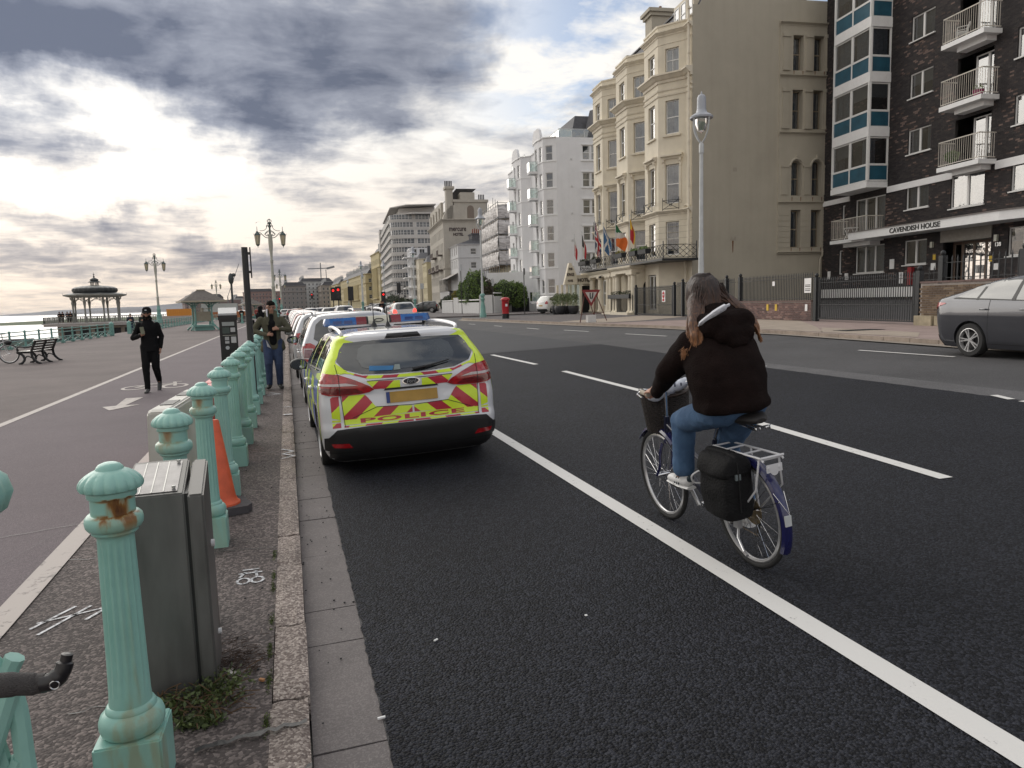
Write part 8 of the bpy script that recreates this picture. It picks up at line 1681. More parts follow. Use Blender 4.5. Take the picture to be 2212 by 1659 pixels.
lit=gen_car('queuing_car','white car with glowing red brake lights queueing at the red signal','car',GEN,pose(5.0,66.8,0),P_white,sz=1.08,lit=True,group='cars queueing at the red light')
for x,y,m,lab,s_ in((8.2,53.2,P_white,'white car with a red brake light seen just above the police light bar',None),(4.3,77.5,P_white,'white car queueing just left of the braking white one',None),(3.6,88,P_white,'white car third from the right in the far queue',None),(4.6,99,P_grey,'grey car further ahead in the far queue',None),(2.6,84,P_grey,'dark car left of the white cars in the far queue',None),(1.6,112,P_orange,'orange taxi far ahead in the queue',None),(3.5,118,P_white,'white van like car far ahead in the queue',None),(.8,98,P_red,'dark red car far ahead beside the kerb',None),(1.4,132,P_black,'black car among the farthest of the queue',None),(-.2,125,P_white,'small white car among the farthest of the queue, left',None),(6.4,92,P_white,'pale car under the traffic lights',None)):
 c=dup_car(x,y,0,m,lab,'cars queueing at the red light',src=lit if y in(53.2,92)else base,name='queuing_car')
for i,(x,y,rz,m,lab)in enumerate(((16.2,101,1.15,P_white,'silver grey car angle parked before the yellow gabled house, nearest of the row'),(16.6,106,1.15,P_grey,'grey car angle parked second in the row by the sea front houses'),(17,111,1.15,P_white,'pale car angle parked third in the row'),(17.2,118,1.15,P_black,'black car angle parked fourth in the row'),(17.2,126,1.15,P_grey,'grey car angle parked fifth in the row'),(17.2,135,1.15,P_white,'white car angle parked sixth in the row'),(17.4,146,1.15,P_black,'black car angle parked at the far end of the row'),(18.2,93.5,1.2,P_black,'dark car end-on beside the sign posts by the garden wall'))):
 dup_car(x,y,rz,m,lab,'angle parked cars by the houses',dz=.1)
fx=gen_car('parked_car','small white crossover parked beyond the black round pots','car',GEN,Matrix.Translation((22.6,61.9,.56))@Matrix.Rotation(-1.30,4,'Z'),paint('clean_white',(.66,.66,.65)),wb=2.55,wr=.34,sz=1.07,style='five',sy=.97)
gs=gen_car('grey_car','dark grey fastback saloon passing at the right edge of the picture','car',SED,Matrix.Translation((13.38,10.62,.44))@Matrix.Rotation(math.radians(180-4),4,'Z')@Matrix.Rotation(.02,4,'Y'),paint('gunmetal',(.06,.062,.074),.5),wb=2.7,wr=.325,style='twin',sedan=True,sz=1.06)
#bicycles
def spoked_wheel(parent,y,R,m_tyre,nsp=32,light_rim=True,w=.018,name='wheel'):
 W=bpy.data.objects.new(name,None);COL.objects.link(W);W.parent=parent;W.location=(0,y,R);W.empty_display_size=.1
 c=lambda r,n=48:[(0,math.cos(2*PI*k/n)*r,math.sin(2*PI*k/n)*r)for k in range(n)]
 t=MB();t.tube(c(R-w),w,10,closed=True);t.build('tyre',m_tyre,W);t=MB();t.tube(c(R-w*2-.008),.0115,8,closed=True,flat=1.0);t.tube(c(R-w*2-.014),.0095,6,closed=True);t.build('rim',m_alloy if light_rim else M_black,W)
 t=MB()
 for k in range(nsp):
  a=2*PI*k/nsp;b_=a+(.5 if k%4<2 else-.5);sx=.03 if k%2 else-.03;t.cyl((sx,math.cos(b_)*.025,math.sin(b_)*.025),(0,math.cos(a)*(R-.05),math.sin(a)*(R-.05)),.0013,n=3,caps=False)
 t.build('spokes',m_chrome,W);t=MB();t.cyl((-.05,0,0),(.05,0,0),.018,n=12);t.build('hub',m_chrome,W);return W
def town_bike(r,mf,R=.34,wb=1.05,steer=.0):
 """y forward, rear hub at y=0; x right"""
 spoked_wheel(r,0,R,M_rub);fw=spoked_wheel(r,wb,R,M_rub)
 BB=Vector((0,.44,.28));HT=Vector((0,.90,.80));HB=Vector((0,.935,.64));ST=Vector((0,.30,.74));RH=Vector((0,0,R));FH_=Vector((0,wb,R))
 f=MB();f.tube([HB,BB],.019,10);f.tube([HT+Vector((0,.01,-.06)),Vector((0,.385,.50))],.015,10);f.tube([BB,ST],.016,10);f.tube([HT,HB],.021,10)
 for sx in(-.045,.045):f.tube([BB+Vector((sx*.5,0,0)),RH+Vector((sx,0,0))],.010,8);f.tube([Vector((sx*.3,.32,.66)),RH+Vector((sx,0,0))],.008,8)
 f.build('frame',mf,r)
 f=MB();f.tube(curve_pts([HB+Vector((0,.005,-.02)),Vector((.0,.95,.60))],2),.018,8)
 for sx in(-.05,.05):f.tube(curve_pts([Vector((sx*.6,.95,.60)),Vector((sx,.965,.52)),Vector((sx,.99,.42)),FH_+Vector((sx,0,0))]),[.012]*7+[.011]*6+[.010]*6,8)
 f.build('fork',MATS['bike_blue']if 'bike_blue' in MATS else mf,r);return BB,HT,ST
M_bblue=mat('bike_blue',(.012,.013,.075),.25,coat=.8,var=.2,vs=6);M_bnavy=mat('bike_navy',(.012,.014,.035),.3,coat=.6)
by=thing('bicycle','dark blue town bicycle with black wicker basket and white rear rack, ridden by the woman','bicycle',M=Matrix.Translation((2.615,3.62,.088))@Matrix.Rotation(math.radians(-.3),4,'Z')@Matrix.Rotation(math.radians(-6.3),4,'Y'))
BB,HT,ST=town_bike(by,M_bnavy)
R_=.34
def guard(y,a0,a1,R,m,w=.034,nm='mudguard'):
 s=MB();n=26;prof=[(-w,-.012),(-w*.7,.006),(0,.012),(w*.7,.006),(w,-.012),(w*.9,-.014),(0,.006),(-w*.9,-.014)];vs=[]
 for i in range(n+1):
  a=a0+(a1-a0)*i/n;vs+=[(px,y+math.cos(a)*(R+.018+pz),R_+math.sin(a)*(R+.018+pz))for px,pz in prof]
 k=len(prof);s.add(vs,[(i*k+j,(i+1)*k+j,(i+1)*k+(j+1)%k,i*k+(j+1)%k)for i in range(n)for j in range(k)],True);return s.build(nm,m,by)
guard(0,math.radians(60),math.radians(205),R_,M_bblue);guard(1.05,math.radians(40),math.radians(130),R_,M_bblue)
s=MB();s.tube([(-.035,-.30,.54),(0,-.385,.43),(.035,-.30,.54)],.002,4);[s.cyl((sx,0,R_),(sx*.7,-.345,.50),.002,n=4)for sx in(-.05,.05)];s.build('mudguard_stay',m_chrome,by)
s=MB();s.b2((-.02,-.37,.36),(.02,-.36,.42));s.build('reflector',M_lampwhite,by)
mw_=mat('rack_white',(.62,.62,.64),.35,var=.05);s=MB();
for sx in(-.065,.065):s.tube([(sx,.22,.725),(sx,-.26,.735),(sx,-.28,.72)],.0065,6);s.tube([(sx,-.24,.73),(sx*1.35,-.22,.55),(sx*1.1,-.02,R_+.02)],.006,6);s.tube([(sx,.02,.73),(sx*1.1,-.0,R_+.02)],.006,6)
for y in(.2,.08,-.08,-.26):s.tube([(-.065,y,.728),(.065,y,.728)],.006,6)
s.tube([(-.075,-.27,.74),(.075,-.27,.74)],.007,6);s.build('rear_rack',mw_,by)
s=MB();s.b2((-.05,-.285,.655),(.05,-.28,.70));s.cyl((0,-.284,.66),(0,-.279,.66),.025,n=14);s.cyl((-.035,-.29,.68),(-.035,-.275,.68),.01,n=8);s.cyl((.035,-.29,.68),(.035,-.275,.68),.01,n=8);s.build('reflector_bracket',mw_,by)
s=MB();s.tube([ST,ST+Vector((0,-.10,.17))],.0125,10);s.build('seat_post',m_chrome,by)
s=MB();s.tube(curve_pts([(0,.10,.925),(0,.03,.93),(0,-.05,.935),(0,-.12,.94),(0,-.20,.935)]),[.012,.016,.02,.024,.028,.034,.04,.05,.06,.07,.078,.085,.09,.094,.097,.098,.098,.096,.09,.082,.075,.066,.055,.045,.03],14,flat=.42);o=s.build('saddle',mat('saddle_black',(.018,.016,.016),.6,var=.2),by)
s=MB();[s.tube(curve_pts([(sx,-.205,.905),(sx,-.20,.885),(sx*.5,-.08,.885),(sx*.5,.05,.90)]),.004,5)for sx in(-.045,-.02,.02,.045)];[s.tube([(-.05,-.21,.892+dz),(.05,-.21,.892+dz)],.004,5)for dz in(0,.012)];s.build('saddle_springs',m_chrome,by)
s=MB();s.tube([HT,HT+Vector((0,-.02,.18))],.011,8);s.tube(curve_pts([(-.27,.62,1.035),(-.25,.74,1.04),(-.20,.86,1.03),(-.08,.90,1.0),(.08,.90,1.0),(.20,.86,1.03),(.25,.74,1.04),(.27,.62,1.035)]),.011,8);s.build('handlebar',m_chrome,by)
for sx in(-1,1):s=MB();s.tube([(sx*.272,.61,1.035),(sx*.258,.73,1.04)],.016,10);s.build('grip',mat('cream_grip',(.34,.30,.24),.7),by);s=MB();s.tube([(sx*.235,.80,1.03),(sx*.28,.76,1.02),(sx*.295,.66,1.015)],.006,6);s.build('brake_lever',m_chrome,by)
bk_=bpy.data.objects.new('basket',None);COL.objects.link(bk_);bk_.parent=by;bk_.location=(.085,1.06,.66);bk_.scale=(.86,.86,.95);bk_.empty_display_size=.1
m_wk=mat('wicker_black',(.026,.020,.018),.55,var=.4,vs=30,bump=.4,bs=80)
def oval(a,b_,z,n=44):return[(math.cos(2*PI*k/n)*a,math.sin(2*PI*k/n)*b_,z+.012*math.cos(4*PI*k/n))for k in range(n)]
s=MB()
for k in range(17):z=.012+.0165*k;q=1-.16*(1-k/16);s.tube([(x,y,zz+.003*(-1)**(i+k))for i,(x,y,zz)in enumerate(oval(.21*q,.155*q,z))],.0085,5,closed=True)
s.build('weave',m_wk,bk_);s=MB();s.tube(oval(.213,.158,.30),.013,8,closed=True);s.build('rim',mat('wicker_rim',(.05,.03,.022),.5,var=.3),bk_)
s=MB();[s.tube([(math.cos(2*PI*k/22)*.178,math.sin(2*PI*k/22)*.131,0),(math.cos(2*PI*k/22)*.214,math.sin(2*PI*k/22)*.158,.29)],.005,4)for k in range(22)];s.lathe([(.001,0),(.15,.005)],n=24,caps=False);s.build('stave',m_wk,bk_)
s=MB();s.tube([(-.04,-.12,0),(-.04,-.08,-.25)],.004,5);s.tube([(-.05,-.0,0),(-.055,.0,-.32)],.004,5);s.tube([(.05,-.0,0),(.055,.0,-.32)],.004,5);s.build('basket_stay',m_chrome,bk_)
s=MB();s.cyl(BB+Vector((-.06,0,0)),BB+Vector((.06,0,0)),.02,n=10);s.build('bottom_bracket',m_chrome,by)
ca=math.radians(118)
for sx,sg in((-.075,1),(.075,-1)):
 e=BB+Vector((sx,math.cos(ca)*-.17*sg,math.sin(ca)*.17*sg*1.0))if False else BB+Vector((sx,.115*sg,.125*sg))
 s=MB();s.tube([BB+Vector((sx,0,0)),e],.011,8,flat=1.3);s.build('crank',m_alloy,by);s=MB();s.box(e+Vector((sx*.75,0,0)),(.085,.07,.018));s.cyl(e,e+Vector((sx*1.2,0,0)),.006,n=6);s.build('pedal',M_black,by)
s=MB();c2=[(.06,BB.y+math.cos(2*PI*k/36)*.088,BB.z+math.sin(2*PI*k/36)*.088)for k in range(36)];s.tube(c2,.004,5,closed=True);[s.bar(BB+Vector((.06,0,0)),c2[i],.016,.004,up=(1,0,0))for i in range(0,36,7)];s.tube([(.06,BB.y,BB.z+.09),(.06,0,R_+.035)],.004,4);s.tube([(.06,BB.y,BB.z-.09),(.06,.02,.17),(.06,.0,R_-.05)],.004,4);s.build('chain',mat('oily_chain',(.10,.075,.05),.4,metal=.7),by)
s=MB();[s.cyl((.035+.005*k,0,R_),(.038+.005*k,0,R_),.058-.005*k,n=22,smooth=False)for k in range(6)];s.cyl((.028,0,R_),(.031,0,R_),.082,n=30,smooth=False);s.build('cassette',mat('brass_cassette',(.20,.15,.08),.35,metal=.8,var=.3,vs=30),by)
s=MB();s.tube(curve_pts([(.065,.0,R_-.02),(.075,.02,R_-.09),(.07,.03,R_-.16)]),.010,6);s.cyl((.06,.03,R_-.16),(.075,.03,R_-.16),.022,n=12);s.cyl((.06,.02,R_-.09),(.075,.02,R_-.09),.022,n=12);s.build('derailleur',M_black,by)
s=MB();s.tube([(-.06,.03,.26),(-.09,-.0,.20),(-.12,-.10,.15)],.008,8);s.tube([(-.12,-.10,.15),(-.125,-.135,.14)],.010,8);s.box((-.07,.02,.28),(.03,.05,.05));s.build('kickstand',m_alloy,by)
s=MB();s.tube([(-.055,.0,.34),(-.12,-.01,.34)],.012,8);s.build('wheel_nut',m_alloy,by)
pn=thing('pannier_bag','black fabric pannier bag with roll top and small buckle hanging on the bicycle rack','bag',M=by.matrix_world@Matrix.Translation((-.12,.03,.45))@Matrix.Diagonal((1.1,.95,.76,1)))
def shell(name,rings,m,parent,sub=2,noise_=.0,seed=0,caps=True):
 """closed soft form from stacked rings of points"""
 bm=bmesh.new();R=[[bm.verts.new(p)for p in rg]for rg in rings];n=len(R[0])
 for a,b_ in zip(R,R[1:]):
  for i in range(n):bm.faces.new((a[i],a[(i+1)%n],b_[(i+1)%n],b_[i]))
 if caps:bm.faces.new(R[0][::-1]);bm.faces.new(R[-1])
 bmesh.ops.recalc_face_normals(bm,faces=bm.faces[:]);me=bpy.data.meshes.new(name);bm.to_mesh(me);bm.free();o=bpy.data.objects.new('tmp',me);md=o.modifiers.new('s','SUBSURF');md.levels=sub;md.render_levels=sub;me2=evaluated(o);bpy.data.objects.remove(o);me2.name=name
 if noise_:
  for v in me2.vertices:q=noise.noise(Vector(v.co)*9+Vector((seed,0,0)));v.co+=v.normal*q*noise_
 for p in me2.polygons:p.use_smooth=True
 me2.materials.clear();me2.materials.append(m);return put(name,me2,parent)
m_bag=mat('pannier_fabric',(.010,.010,.011),.75,var=.3,vs=10,bump=.4,bs=60,spec=.2)
def rrect(w,d,z,k=.8,ox=0,oy=0):return[(ox+w*c,oy+d*s_,z)for c,s_ in((-1,-k),(-k,-1),(0,-1.02),(k,-1),(1,-k),(1,k),(k,1),(0,1.02),(-k,1),(-1,k))]
shell('bag',[rrect(.06,.12,-.14),rrect(.085,.15,-.13),rrect(.09,.16,-.05),rrect(.095,.165,.08),rrect(.09,.16,.22),rrect(.075,.165,.31),rrect(.03,.17,.365),rrect(.022,.165,.40)],m_bag,pn,3,.007,3)
shell('top_flap',[rrect(.10,.168,.18,.8,-.005),rrect(.102,.17,.26,.8,-.005),rrect(.085,.172,.33,.8),rrect(.04,.172,.385,.8)],m_bag,pn,3,.007,8)
s=MB();s.box((-.02,-.175,.22),(.03,.012,.045));s.build('buckle',mat('buckle_grey',(.16,.19,.20),.4),pn);s=MB();s.tube([(-.02,-.172,.34),(-.02,-.182,.22),(-.02,-.176,-.06)],.008,5,flat=.3);s.build('strap',M_black,pn);s=MB();s.tube(curve_pts([(-.08,.12,.22),(-.13,.14,.18),(-.12,.15,.12),(-.08,.14,.10)]),.006,6);s.build('carry_loop',mw_,pn)
#people
def capsule(bm_,p0,p1,r0,r1,flat=1.0,side=None,n=16):
 p0=Vector(p0);p1=Vector(p1);z=(p1-p0);L_=z.length;z=z.normalized()if L_>1e-6 else Vector((0,0,1));u=Vector(side)if side else(Vector((1,0,0))if abs(z.x)<.9 else Vector((0,1,0)));x=(u-z*u.dot(z)).normalized();y=z.cross(x);rings=[]
 for i in range(5):a=PI/2*(i/5-1)+.02;rings.append((p0+z*math.sin(a)*r0*.95,r0*math.cos(a)))
 rings+=[(p0,r0),(p0.lerp(p1,.5),(r0+r1)/2),(p1,r1)]
 for i in range(1,6):a=PI/2*i/5-.02;rings.append((p1+z*math.sin(a)*r1*.95,max(.001,r1*math.cos(a))))
 k=len(bm_.v);bm_.add([c+x*math.cos(2*PI*j/n)*r+y*math.sin(2*PI*j/n)*r*flat for c,r in rings for j in range(n)],[(i*n+j,i*n+(j+1)%n,(i+1)*n+(j+1)%n,(i+1)*n+j)for i in range(len(rings)-1)for j in range(n)]+[tuple(range(n-1,-1,-1)),tuple(range((len(rings)-1)*n,len(rings)*n))],True)
def loft(mb,secs,n=28):
 """closed soft trunk from sections (z, cx, cy, half width, half depth, squareness)"""
 vs=[]
 for z,cx,cy,hw,hd_,q in secs:
  for k in range(n):
   t=2*PI*k/n;c,s_=math.cos(t),math.sin(t);e=2/q;vs.append((cx+hw*abs(c)**e*(1 if c>0 else-1),cy+hd_*abs(s_)**e*(1 if s_>0 else-1),z))
 m=len(secs);mb.add(vs,[(i*n+j,i*n+(j+1)%n,(i+1)*n+(j+1)%n,(i+1)*n+j)for i in range(m-1)for j in range(n)]+[tuple(range(n-1,-1,-1)),tuple(range((m-1)*n,m*n))],True)
def fuse(name,prims,m,parent,vox=.012,smooth=6,wrinkle=0.0,ws=14,seed=0):
 """one continuous surface from overlapping tapered forms"""
 mb=MB()
 for p in prims:
  if p[0]=='e':mb.ball(p[1],1,16,p[2])
  elif p[0]=='m':loft(mb,p[1])
  else:capsule(mb,*p[1:])
 me=mb.mesh(name,m);o=bpy.data.objects.new('tmp',me);md=o.modifiers.new('r','REMESH');md.mode='VOXEL';md.voxel_size=vox;md.use_smooth_shade=True
 ms_=o.modifiers.new('s','SMOOTH');ms_.iterations=smooth;ms_.factor=.5;me2=evaluated(o);bpy.data.objects.remove(o);me2.name=name
 if wrinkle:
  for v in me2.vertices:c=Vector(v.co);q=noise.noise(Vector((c.x*ws,c.y*ws,c.z*ws*.55))+Vector((seed,1,2)));q2=noise.noise(c*ws*2.3+Vector((seed,5,2)));v.co+=v.normal*(q*wrinkle+q2*wrinkle*.4)
 for p in me2.polygons:p.use_smooth=True
 me2.materials.clear();me2.materials.append(m);return put(name,me2,parent)
M_skin=mat('skin',(.42,.23,.16),.55,var=.12,vs=12);M_skin2=mat('skin_tan',(.36,.19,.13),.55,var=.12,vs=12);M_jean=mat('denim_blue',(.075,.15,.27),.85,var=.30,vs=9,bump=.3,bs=120,col2=(.045,.095,.19));M_jeand=mat('denim_dark',(.040,.065,.14),.85,var=.3,vs=7,bump=.3,bs=120,col2=(.022,.035,.08))
M_blk=mat('black_cloth',(.007,.007,.008),.9,var=.3,vs=8,bump=.3,bs=60,spec=.18);M_olive=mat('olive_cloth',(.082,.078,.050),.9,var=.25,vs=8,bump=.3,bs=80);M_dbrown=mat('brown_cord',(.011,.0062,.0056),.95,var=.35,vs=9,bump=.5,bs=120,spec=.12);M_shoe=mat('black_shoe',(.012,.012,.012),.5,var=.2);M_hair=mat('dark_hair',(.010,.008,.007),.95,var=.3,vs=30,spec=.15,bump=.6,bs=60)
def hand(P,c,d,up,s=1.0,curl=.6,thumb=1):
 """palm with four curled fingers and a thumb from the side; c wrist, d direction of palm, up = back of the hand"""
 c=Vector(c);d=Vector(d).normalized();up=Vector(up);up=(up-d*up.dot(d)).normalized();sd=d.cross(up)*thumb
 P.append(('c',c,c+d*.06*s,.026*s,.030*s,.5,tuple(sd)))
 for k,(o_,ln)in enumerate(((-.027,.074),(-.009,.082),(.009,.078),(.026,.062))):
  a=c+d*.075*s+sd*-o_*s;b_=a+(d*math.cos(curl*.8)-up*math.sin(curl*.8))*ln*.45*s;e=b_+(d*math.cos(curl*2)-up*math.sin(curl*2))*ln*.35*s;f=e+(d*math.cos(curl*3)-up*math.sin(curl*3))*ln*.25*s
  P+=[('c',a,b_,.0095*s,.0088*s),('c',b_,e,.0088*s,.008*s),('c',e,f,.008*s,.0068*s)]
 a=c+d*.02*s+sd*.024*s;b_=a+(d*.6+sd*.75-up*.3).normalized()*.034*s;e=b_+(d*.9+sd*.15-up*.35).normalized()*.030*s;P+=[('c',a,b_,.012*s,.0105*s),('c',b_,e,.0105*s,.008*s)]
def head_prims(c,fwd,s=1.0,tilt=0):
 """c = centre of skull; fwd = unit vector the face looks along"""
 c=Vector(c);f=Vector(fwd).normalized();u=Vector((0,0,1));u=(u-f*u.dot(f)).normalized();r=f.cross(u)
 P=[('c',c-f*.012*s+u*.02*s,c+f*.012*s+u*.015*s,.083*s,.080*s,1.06),('c',c+f*.028*s-u*.03*s,c+f*.045*s-u*.085*s,.058*s,.030*s,1.0,tuple(r)),('c',c-f*.02*s-u*.06*s,c-f*.03*s-u*.17*s,.052*s,.056*s),('c',c+f*.088*s+u*.005*s,c+f*.108*s-u*.030*s,.009*s,.014*s),('c',c+f*.082*s-u*.055*s-r*.018*s,c+f*.082*s-u*.055*s+r*.018*s,.010*s,.010*s,.7)]
 for sg in(-1,1):P+=[('e',c+r*sg*.080*s-f*.005*s-u*.01*s,(.016*s,.016*s,.030*s)),('c',c+f*.074*s+u*.022*s+r*sg*.015*s,c+f*.068*s+u*.022*s+r*sg*.045*s,.012*s,.010*s)]
 return P
def eyes(c,fwd,parent,s=1.0):
 c=Vector(c);f=Vector(fwd).normalized();u=Vector((0,0,1));u=(u-f*u.dot(f)).normalized();r=f.cross(u);m=MB()
 for sg in(-1,1):m.ball(c+f*.073*s+u*.004*s+r*sg*.031*s,.0105*s,8)
 m.build('eyes',mat('eye_dark',(.03,.02,.02),.2),parent)
#the woman on the bicycle
wo=thing('person','woman with long brown hair in dark brown hooded jacket and blue jeans riding the bicycle','person',M=by.matrix_world.copy())
hd=Vector((.0,.28,1.66));fw=Vector((-.12,1,-.08)).normalized()
LW,RW=Vector((-.262,.56,1.065)),Vector((.262,.56,1.065));P=head_prims(hd,fw,1.0)
hand(P,LW,(.03,1,-.10),(-.35,.1,1),.95,.95,1);hand(P,RW,(-.03,1,-.10),(.35,.1,1),.95,.95,-1)
P+=[('c',(0,.24,1.46),hd-Vector((0,.02,.1)),.055,.05),('c',(0,.02,1.0),(0,.22,1.42),.10,.12,.7,(1,0,0)),('c',(-.15,.21,1.39),(-.26,.32,1.20),.045,.04),('c',(-.26,.32,1.20),LW,.036,.025),('c',(.15,.21,1.39),(.26,.32,1.20),.045,.04),('c',(.26,.32,1.20),RW,.036,.025)]
HIPL,HIPR=Vector((-.125,-.01,1.00)),Vector((.05,-.01,1.00));PL=BB+Vector((-.135,.115,.145));PR=BB+Vector((.135,-.115,-.105));KL,KR=Vector((-.135,.43,.86)),Vector((.125,.38,.66));AL,AR=PL+Vector((0,-.07,.075)),PR+Vector((0,-.07,.075))
P+=[('c',AL+Vector((0,0,.10)),AL,.042,.036),('c',AL,PL+Vector((0,.05,.01)),.036,.03),('c',AR+Vector((0,0,.12)),AR,.042,.036),('c',AR,PR+Vector((0,.05,.01)),.036,.03),('c',HIPL,(0,.02,1.05),.10,.1),('c',HIPR,(0,.02,1.05),.10,.1),('c',HIPL,KL,.078,.052),('c',KL,AL,.05,.038),('c',HIPR,KR,.078,.052),('c',KR,AR,.05,.038)]
fuse('body',P,M_skin,wo,.0075,3)
J=[]
for H_,K_,A_,lift in((HIPL,KL,AL,.055),(HIPR,KR,AR,.06)):J+=[('c',H_,K_,.108,.080),('c',K_,A_+Vector((0,-.0,lift)),.080,.066),('c',K_,K_+Vector((0,.01,.0)),.082,.080),('c',A_+Vector((0,0,lift+.03)),A_+Vector((0,0,lift-.012)),.074,.074)]
J+=[('c',(-.125,-.02,1.02),(.045,-.02,1.02),.115,.115,.95),('c',(-.11,.0,1.07),(.03,.0,1.07),.115,.115),('c',(-.115,-.05,1.015),(-.10,-.0,1.0),.092,.088),('c',(.035,-.05,1.015),(.02,-.0,1.0),.092,.088)]
fuse('jeans',J,M_jean,wo,.011,5,.007,17,3)
K=[('m',[(.985,-.06,-.005,.19,.17,2.4),(1.0,-.06,-.01,.212,.188,2.5),(1.03,-.06,-.012,.216,.190,2.5),(1.07,-.06,-.005,.210,.182,2.4),(1.16,-.055,.015,.228,.186,2.4),(1.27,-.045,.06,.232,.172,2.4),(1.36,-.03,.105,.222,.152,2.4),(1.42,-.015,.135,.19,.122,2.3),(1.47,-.005,.165,.13,.095,2.0),(1.52,0,.18,.08,.08,2.0)]),('c',(-.185,.15,1.375),(-.285,.29,1.215),.092,.080),('c',(-.262,.30,1.235),LW+Vector((.0,-.05,.0)),.076,.046),('c',(.135,.15,1.375),(.225,.29,1.215),.088,.076),('c',(.262,.30,1.235),RW+Vector((0,-.05,0)),.066,.042),('c',(-.12,.13,1.42),(.12,.13,1.42),.075,.075)]
fuse('jacket',K,M_dbrown,wo,.011,5,.011,9,5)
ho=[('c',(-.105,.055,1.475),(.10,.055,1.475),.080,.080),('c',(-.03,.14,1.52),(.03,.14,1.52),.085,.085),('c',(-.07,.0,1.42),(.08,-.0,1.42),.058,.058),('c',(-.125,.10,1.49),(-.09,.19,1.52),.065,.055),('c',(.125,.10,1.49),(.09,.19,1.52),.065,.055),('c',(-.03,-.025,1.375),(.04,-.025,1.375),.042,.042)]
fuse('hood',ho,M_dbrown,wo,.010,5,.006,16,9)
s=MB();s.tube(curve_pts([(-.185,.10,1.47),(-.15,.03,1.525),(-.09,-.005,1.565),(-.01,.0,1.59)]),[.010]*4+[.026]*6+[.030]*6+[.014]*3,8,flat=.6);s.build('hood_lining',mat('white_lining',(.62,.63,.68),.9,bump=.3,bs=60),wo)
hc=[('m',[(hd.z+dz,hd.x+cx,hd.y+cy,a,b_,2.1)for dz,cx,cy,a,b_ in((-.22,.0,-.10,.20,.045),(-.17,.0,-.085,.185,.06),(-.12,.0,-.065,.155,.075),(-.07,0,-.035,.128,.09),(-.02,0,-.012,.112,.102),(.03,0,-.006,.105,.103),(.07,0,-.004,.092,.092),(.10,0,-.002,.068,.070),(.118,0,0,.04,.042),(.126,0,0,.012,.012))])]
for sg in(-1,1):
 q=[hd+Vector(p)for p in((sg*.085,-.06,-.04),(sg*.135,-.12,-.10),(sg*.175,-.17,-.16),(sg*.205,-.20,-.225),(sg*.222,-.21,-.29))];hc+=[('c',q[k],q[k+1],(.055,.052,.042,.030)[k],(.052,.042,.030,.008)[k],.8,(1,0,0))for k in range(4)]
M_lh=bpy.data.materials.new('long_brown_hair');M_lh.use_nodes=True;N=M_lh.node_tree.nodes;L=M_lh.node_tree.links;b=N['Principled BSDF'];tc=N.new('ShaderNodeTexCoord');sp=N.new('ShaderNodeSeparateXYZ');L.new(tc.outputs['Object'],sp.inputs[0]);no=N.new('ShaderNodeTexNoise');mp=N.new('ShaderNodeMapping');mp.inputs['Scale'].default_value=(60,60,5);L.new(tc.outputs['Object'],mp.inputs[0]);L.new(mp.outputs[0],no.inputs['Vector']);no.inputs['Scale'].default_value=1.4;no.inputs['Detail'].default_value=6
ma=N.new('ShaderNodeMath');ma.operation='MULTIPLY_ADD';L.new(no.outputs['Fac'],ma.inputs[0]);ma.inputs[1].default_value=.55;L.new(sp.outputs[2],ma.inputs[2]);mr_=N.new('ShaderNodeMapRange');L.new(ma.outputs[0],mr_.inputs['Value']);mr_.inputs['From Min'].default_value=1.60;mr_.inputs['From Max'].default_value=2.02;rp=N.new('ShaderNodeValToRGB');L.new(mr_.outputs[0],rp.inputs[0]);rp.color_ramp.elements[0].color=(.34,.155,.065,1);rp.color_ramp.elements[1].color=(.022,.013,.011,1);e=rp.color_ramp.elements.new(.5);e.color=(.080,.040,.026,1);L.new(rp.outputs[0],b.inputs['Base Color']);b.inputs['Roughness'].default_value=.5;bp=N.new('ShaderNodeBump');bp.inputs['Strength'].default_value=.7;bp.inputs['Distance'].default_value=.01;L.new(no.outputs['Fac'],bp.inputs['Height']);L.new(bp.outputs[0],b.inputs['Normal'])
ha=fuse('hair',hc,M_lh,wo,.009,5,.006,24,4)
s=MB();rh=random.Random(9)
for side,n in((-1,120),(1,95)):
 for k in range(n):
  a=hd+Vector((side*rh.uniform(.03,.095),rh.uniform(-.10,.02),rh.uniform(-.06,.06)));q=rh.random()
  if side<0:pts=[a,hd+Vector((-.10-.05*q,-.16+.08*q,-.08)),hd+Vector((-.145-.06*q,-.21+.08*q,-.15)),hd+Vector((-.18-.06*q,-.24+.08*q,-.24-rh.uniform(0,.03))),hd+Vector((-.20-.09*q,-.24+.08*q,-.30-rh.uniform(0,.06)))]
  else:pts=[a,hd+Vector((.10+.05*q,-.16+.08*q,-.08)),hd+Vector((.145+.06*q,-.21+.08*q,-.15)),hd+Vector((.185+.05*q,-.24+.08*q,-.24)),hd+Vector((.21+.06*q,-.24+.08*q,-.29-rh.uniform(0,.04)))]
  P_=curve_pts([p+Vector((rh.gauss(0,.004),rh.gauss(0,.006),0))for p in pts],4);m_=len(P_);s.tube(P_,[.0038*(1-.7*(i/(m_-1))**3)for i in range(m_)],4,caps=False)
for k in range(330):
 t=rh.uniform(-3.3,.2);z=rh.uniform(-.02,.10);rr0=math.sqrt(max(0,.104**2-max(0,z-.025)**2));p0=hd+Vector((math.cos(t)*.05,math.sin(t)*.05,.118));p1=hd+Vector((math.cos(t)*.107,math.sin(t)*.108,.02));p2=hd+Vector((math.cos(t)*.118,math.sin(t)*.095-.03,-.08));p3=hd+Vector((math.cos(t)*.155,math.sin(t)*.055-.08,-.17));P_=curve_pts([p0,p1,p2,p3],4);s.tube(P_,.0032,4,caps=False)
s.build('hair_strands',M_lh,ha)
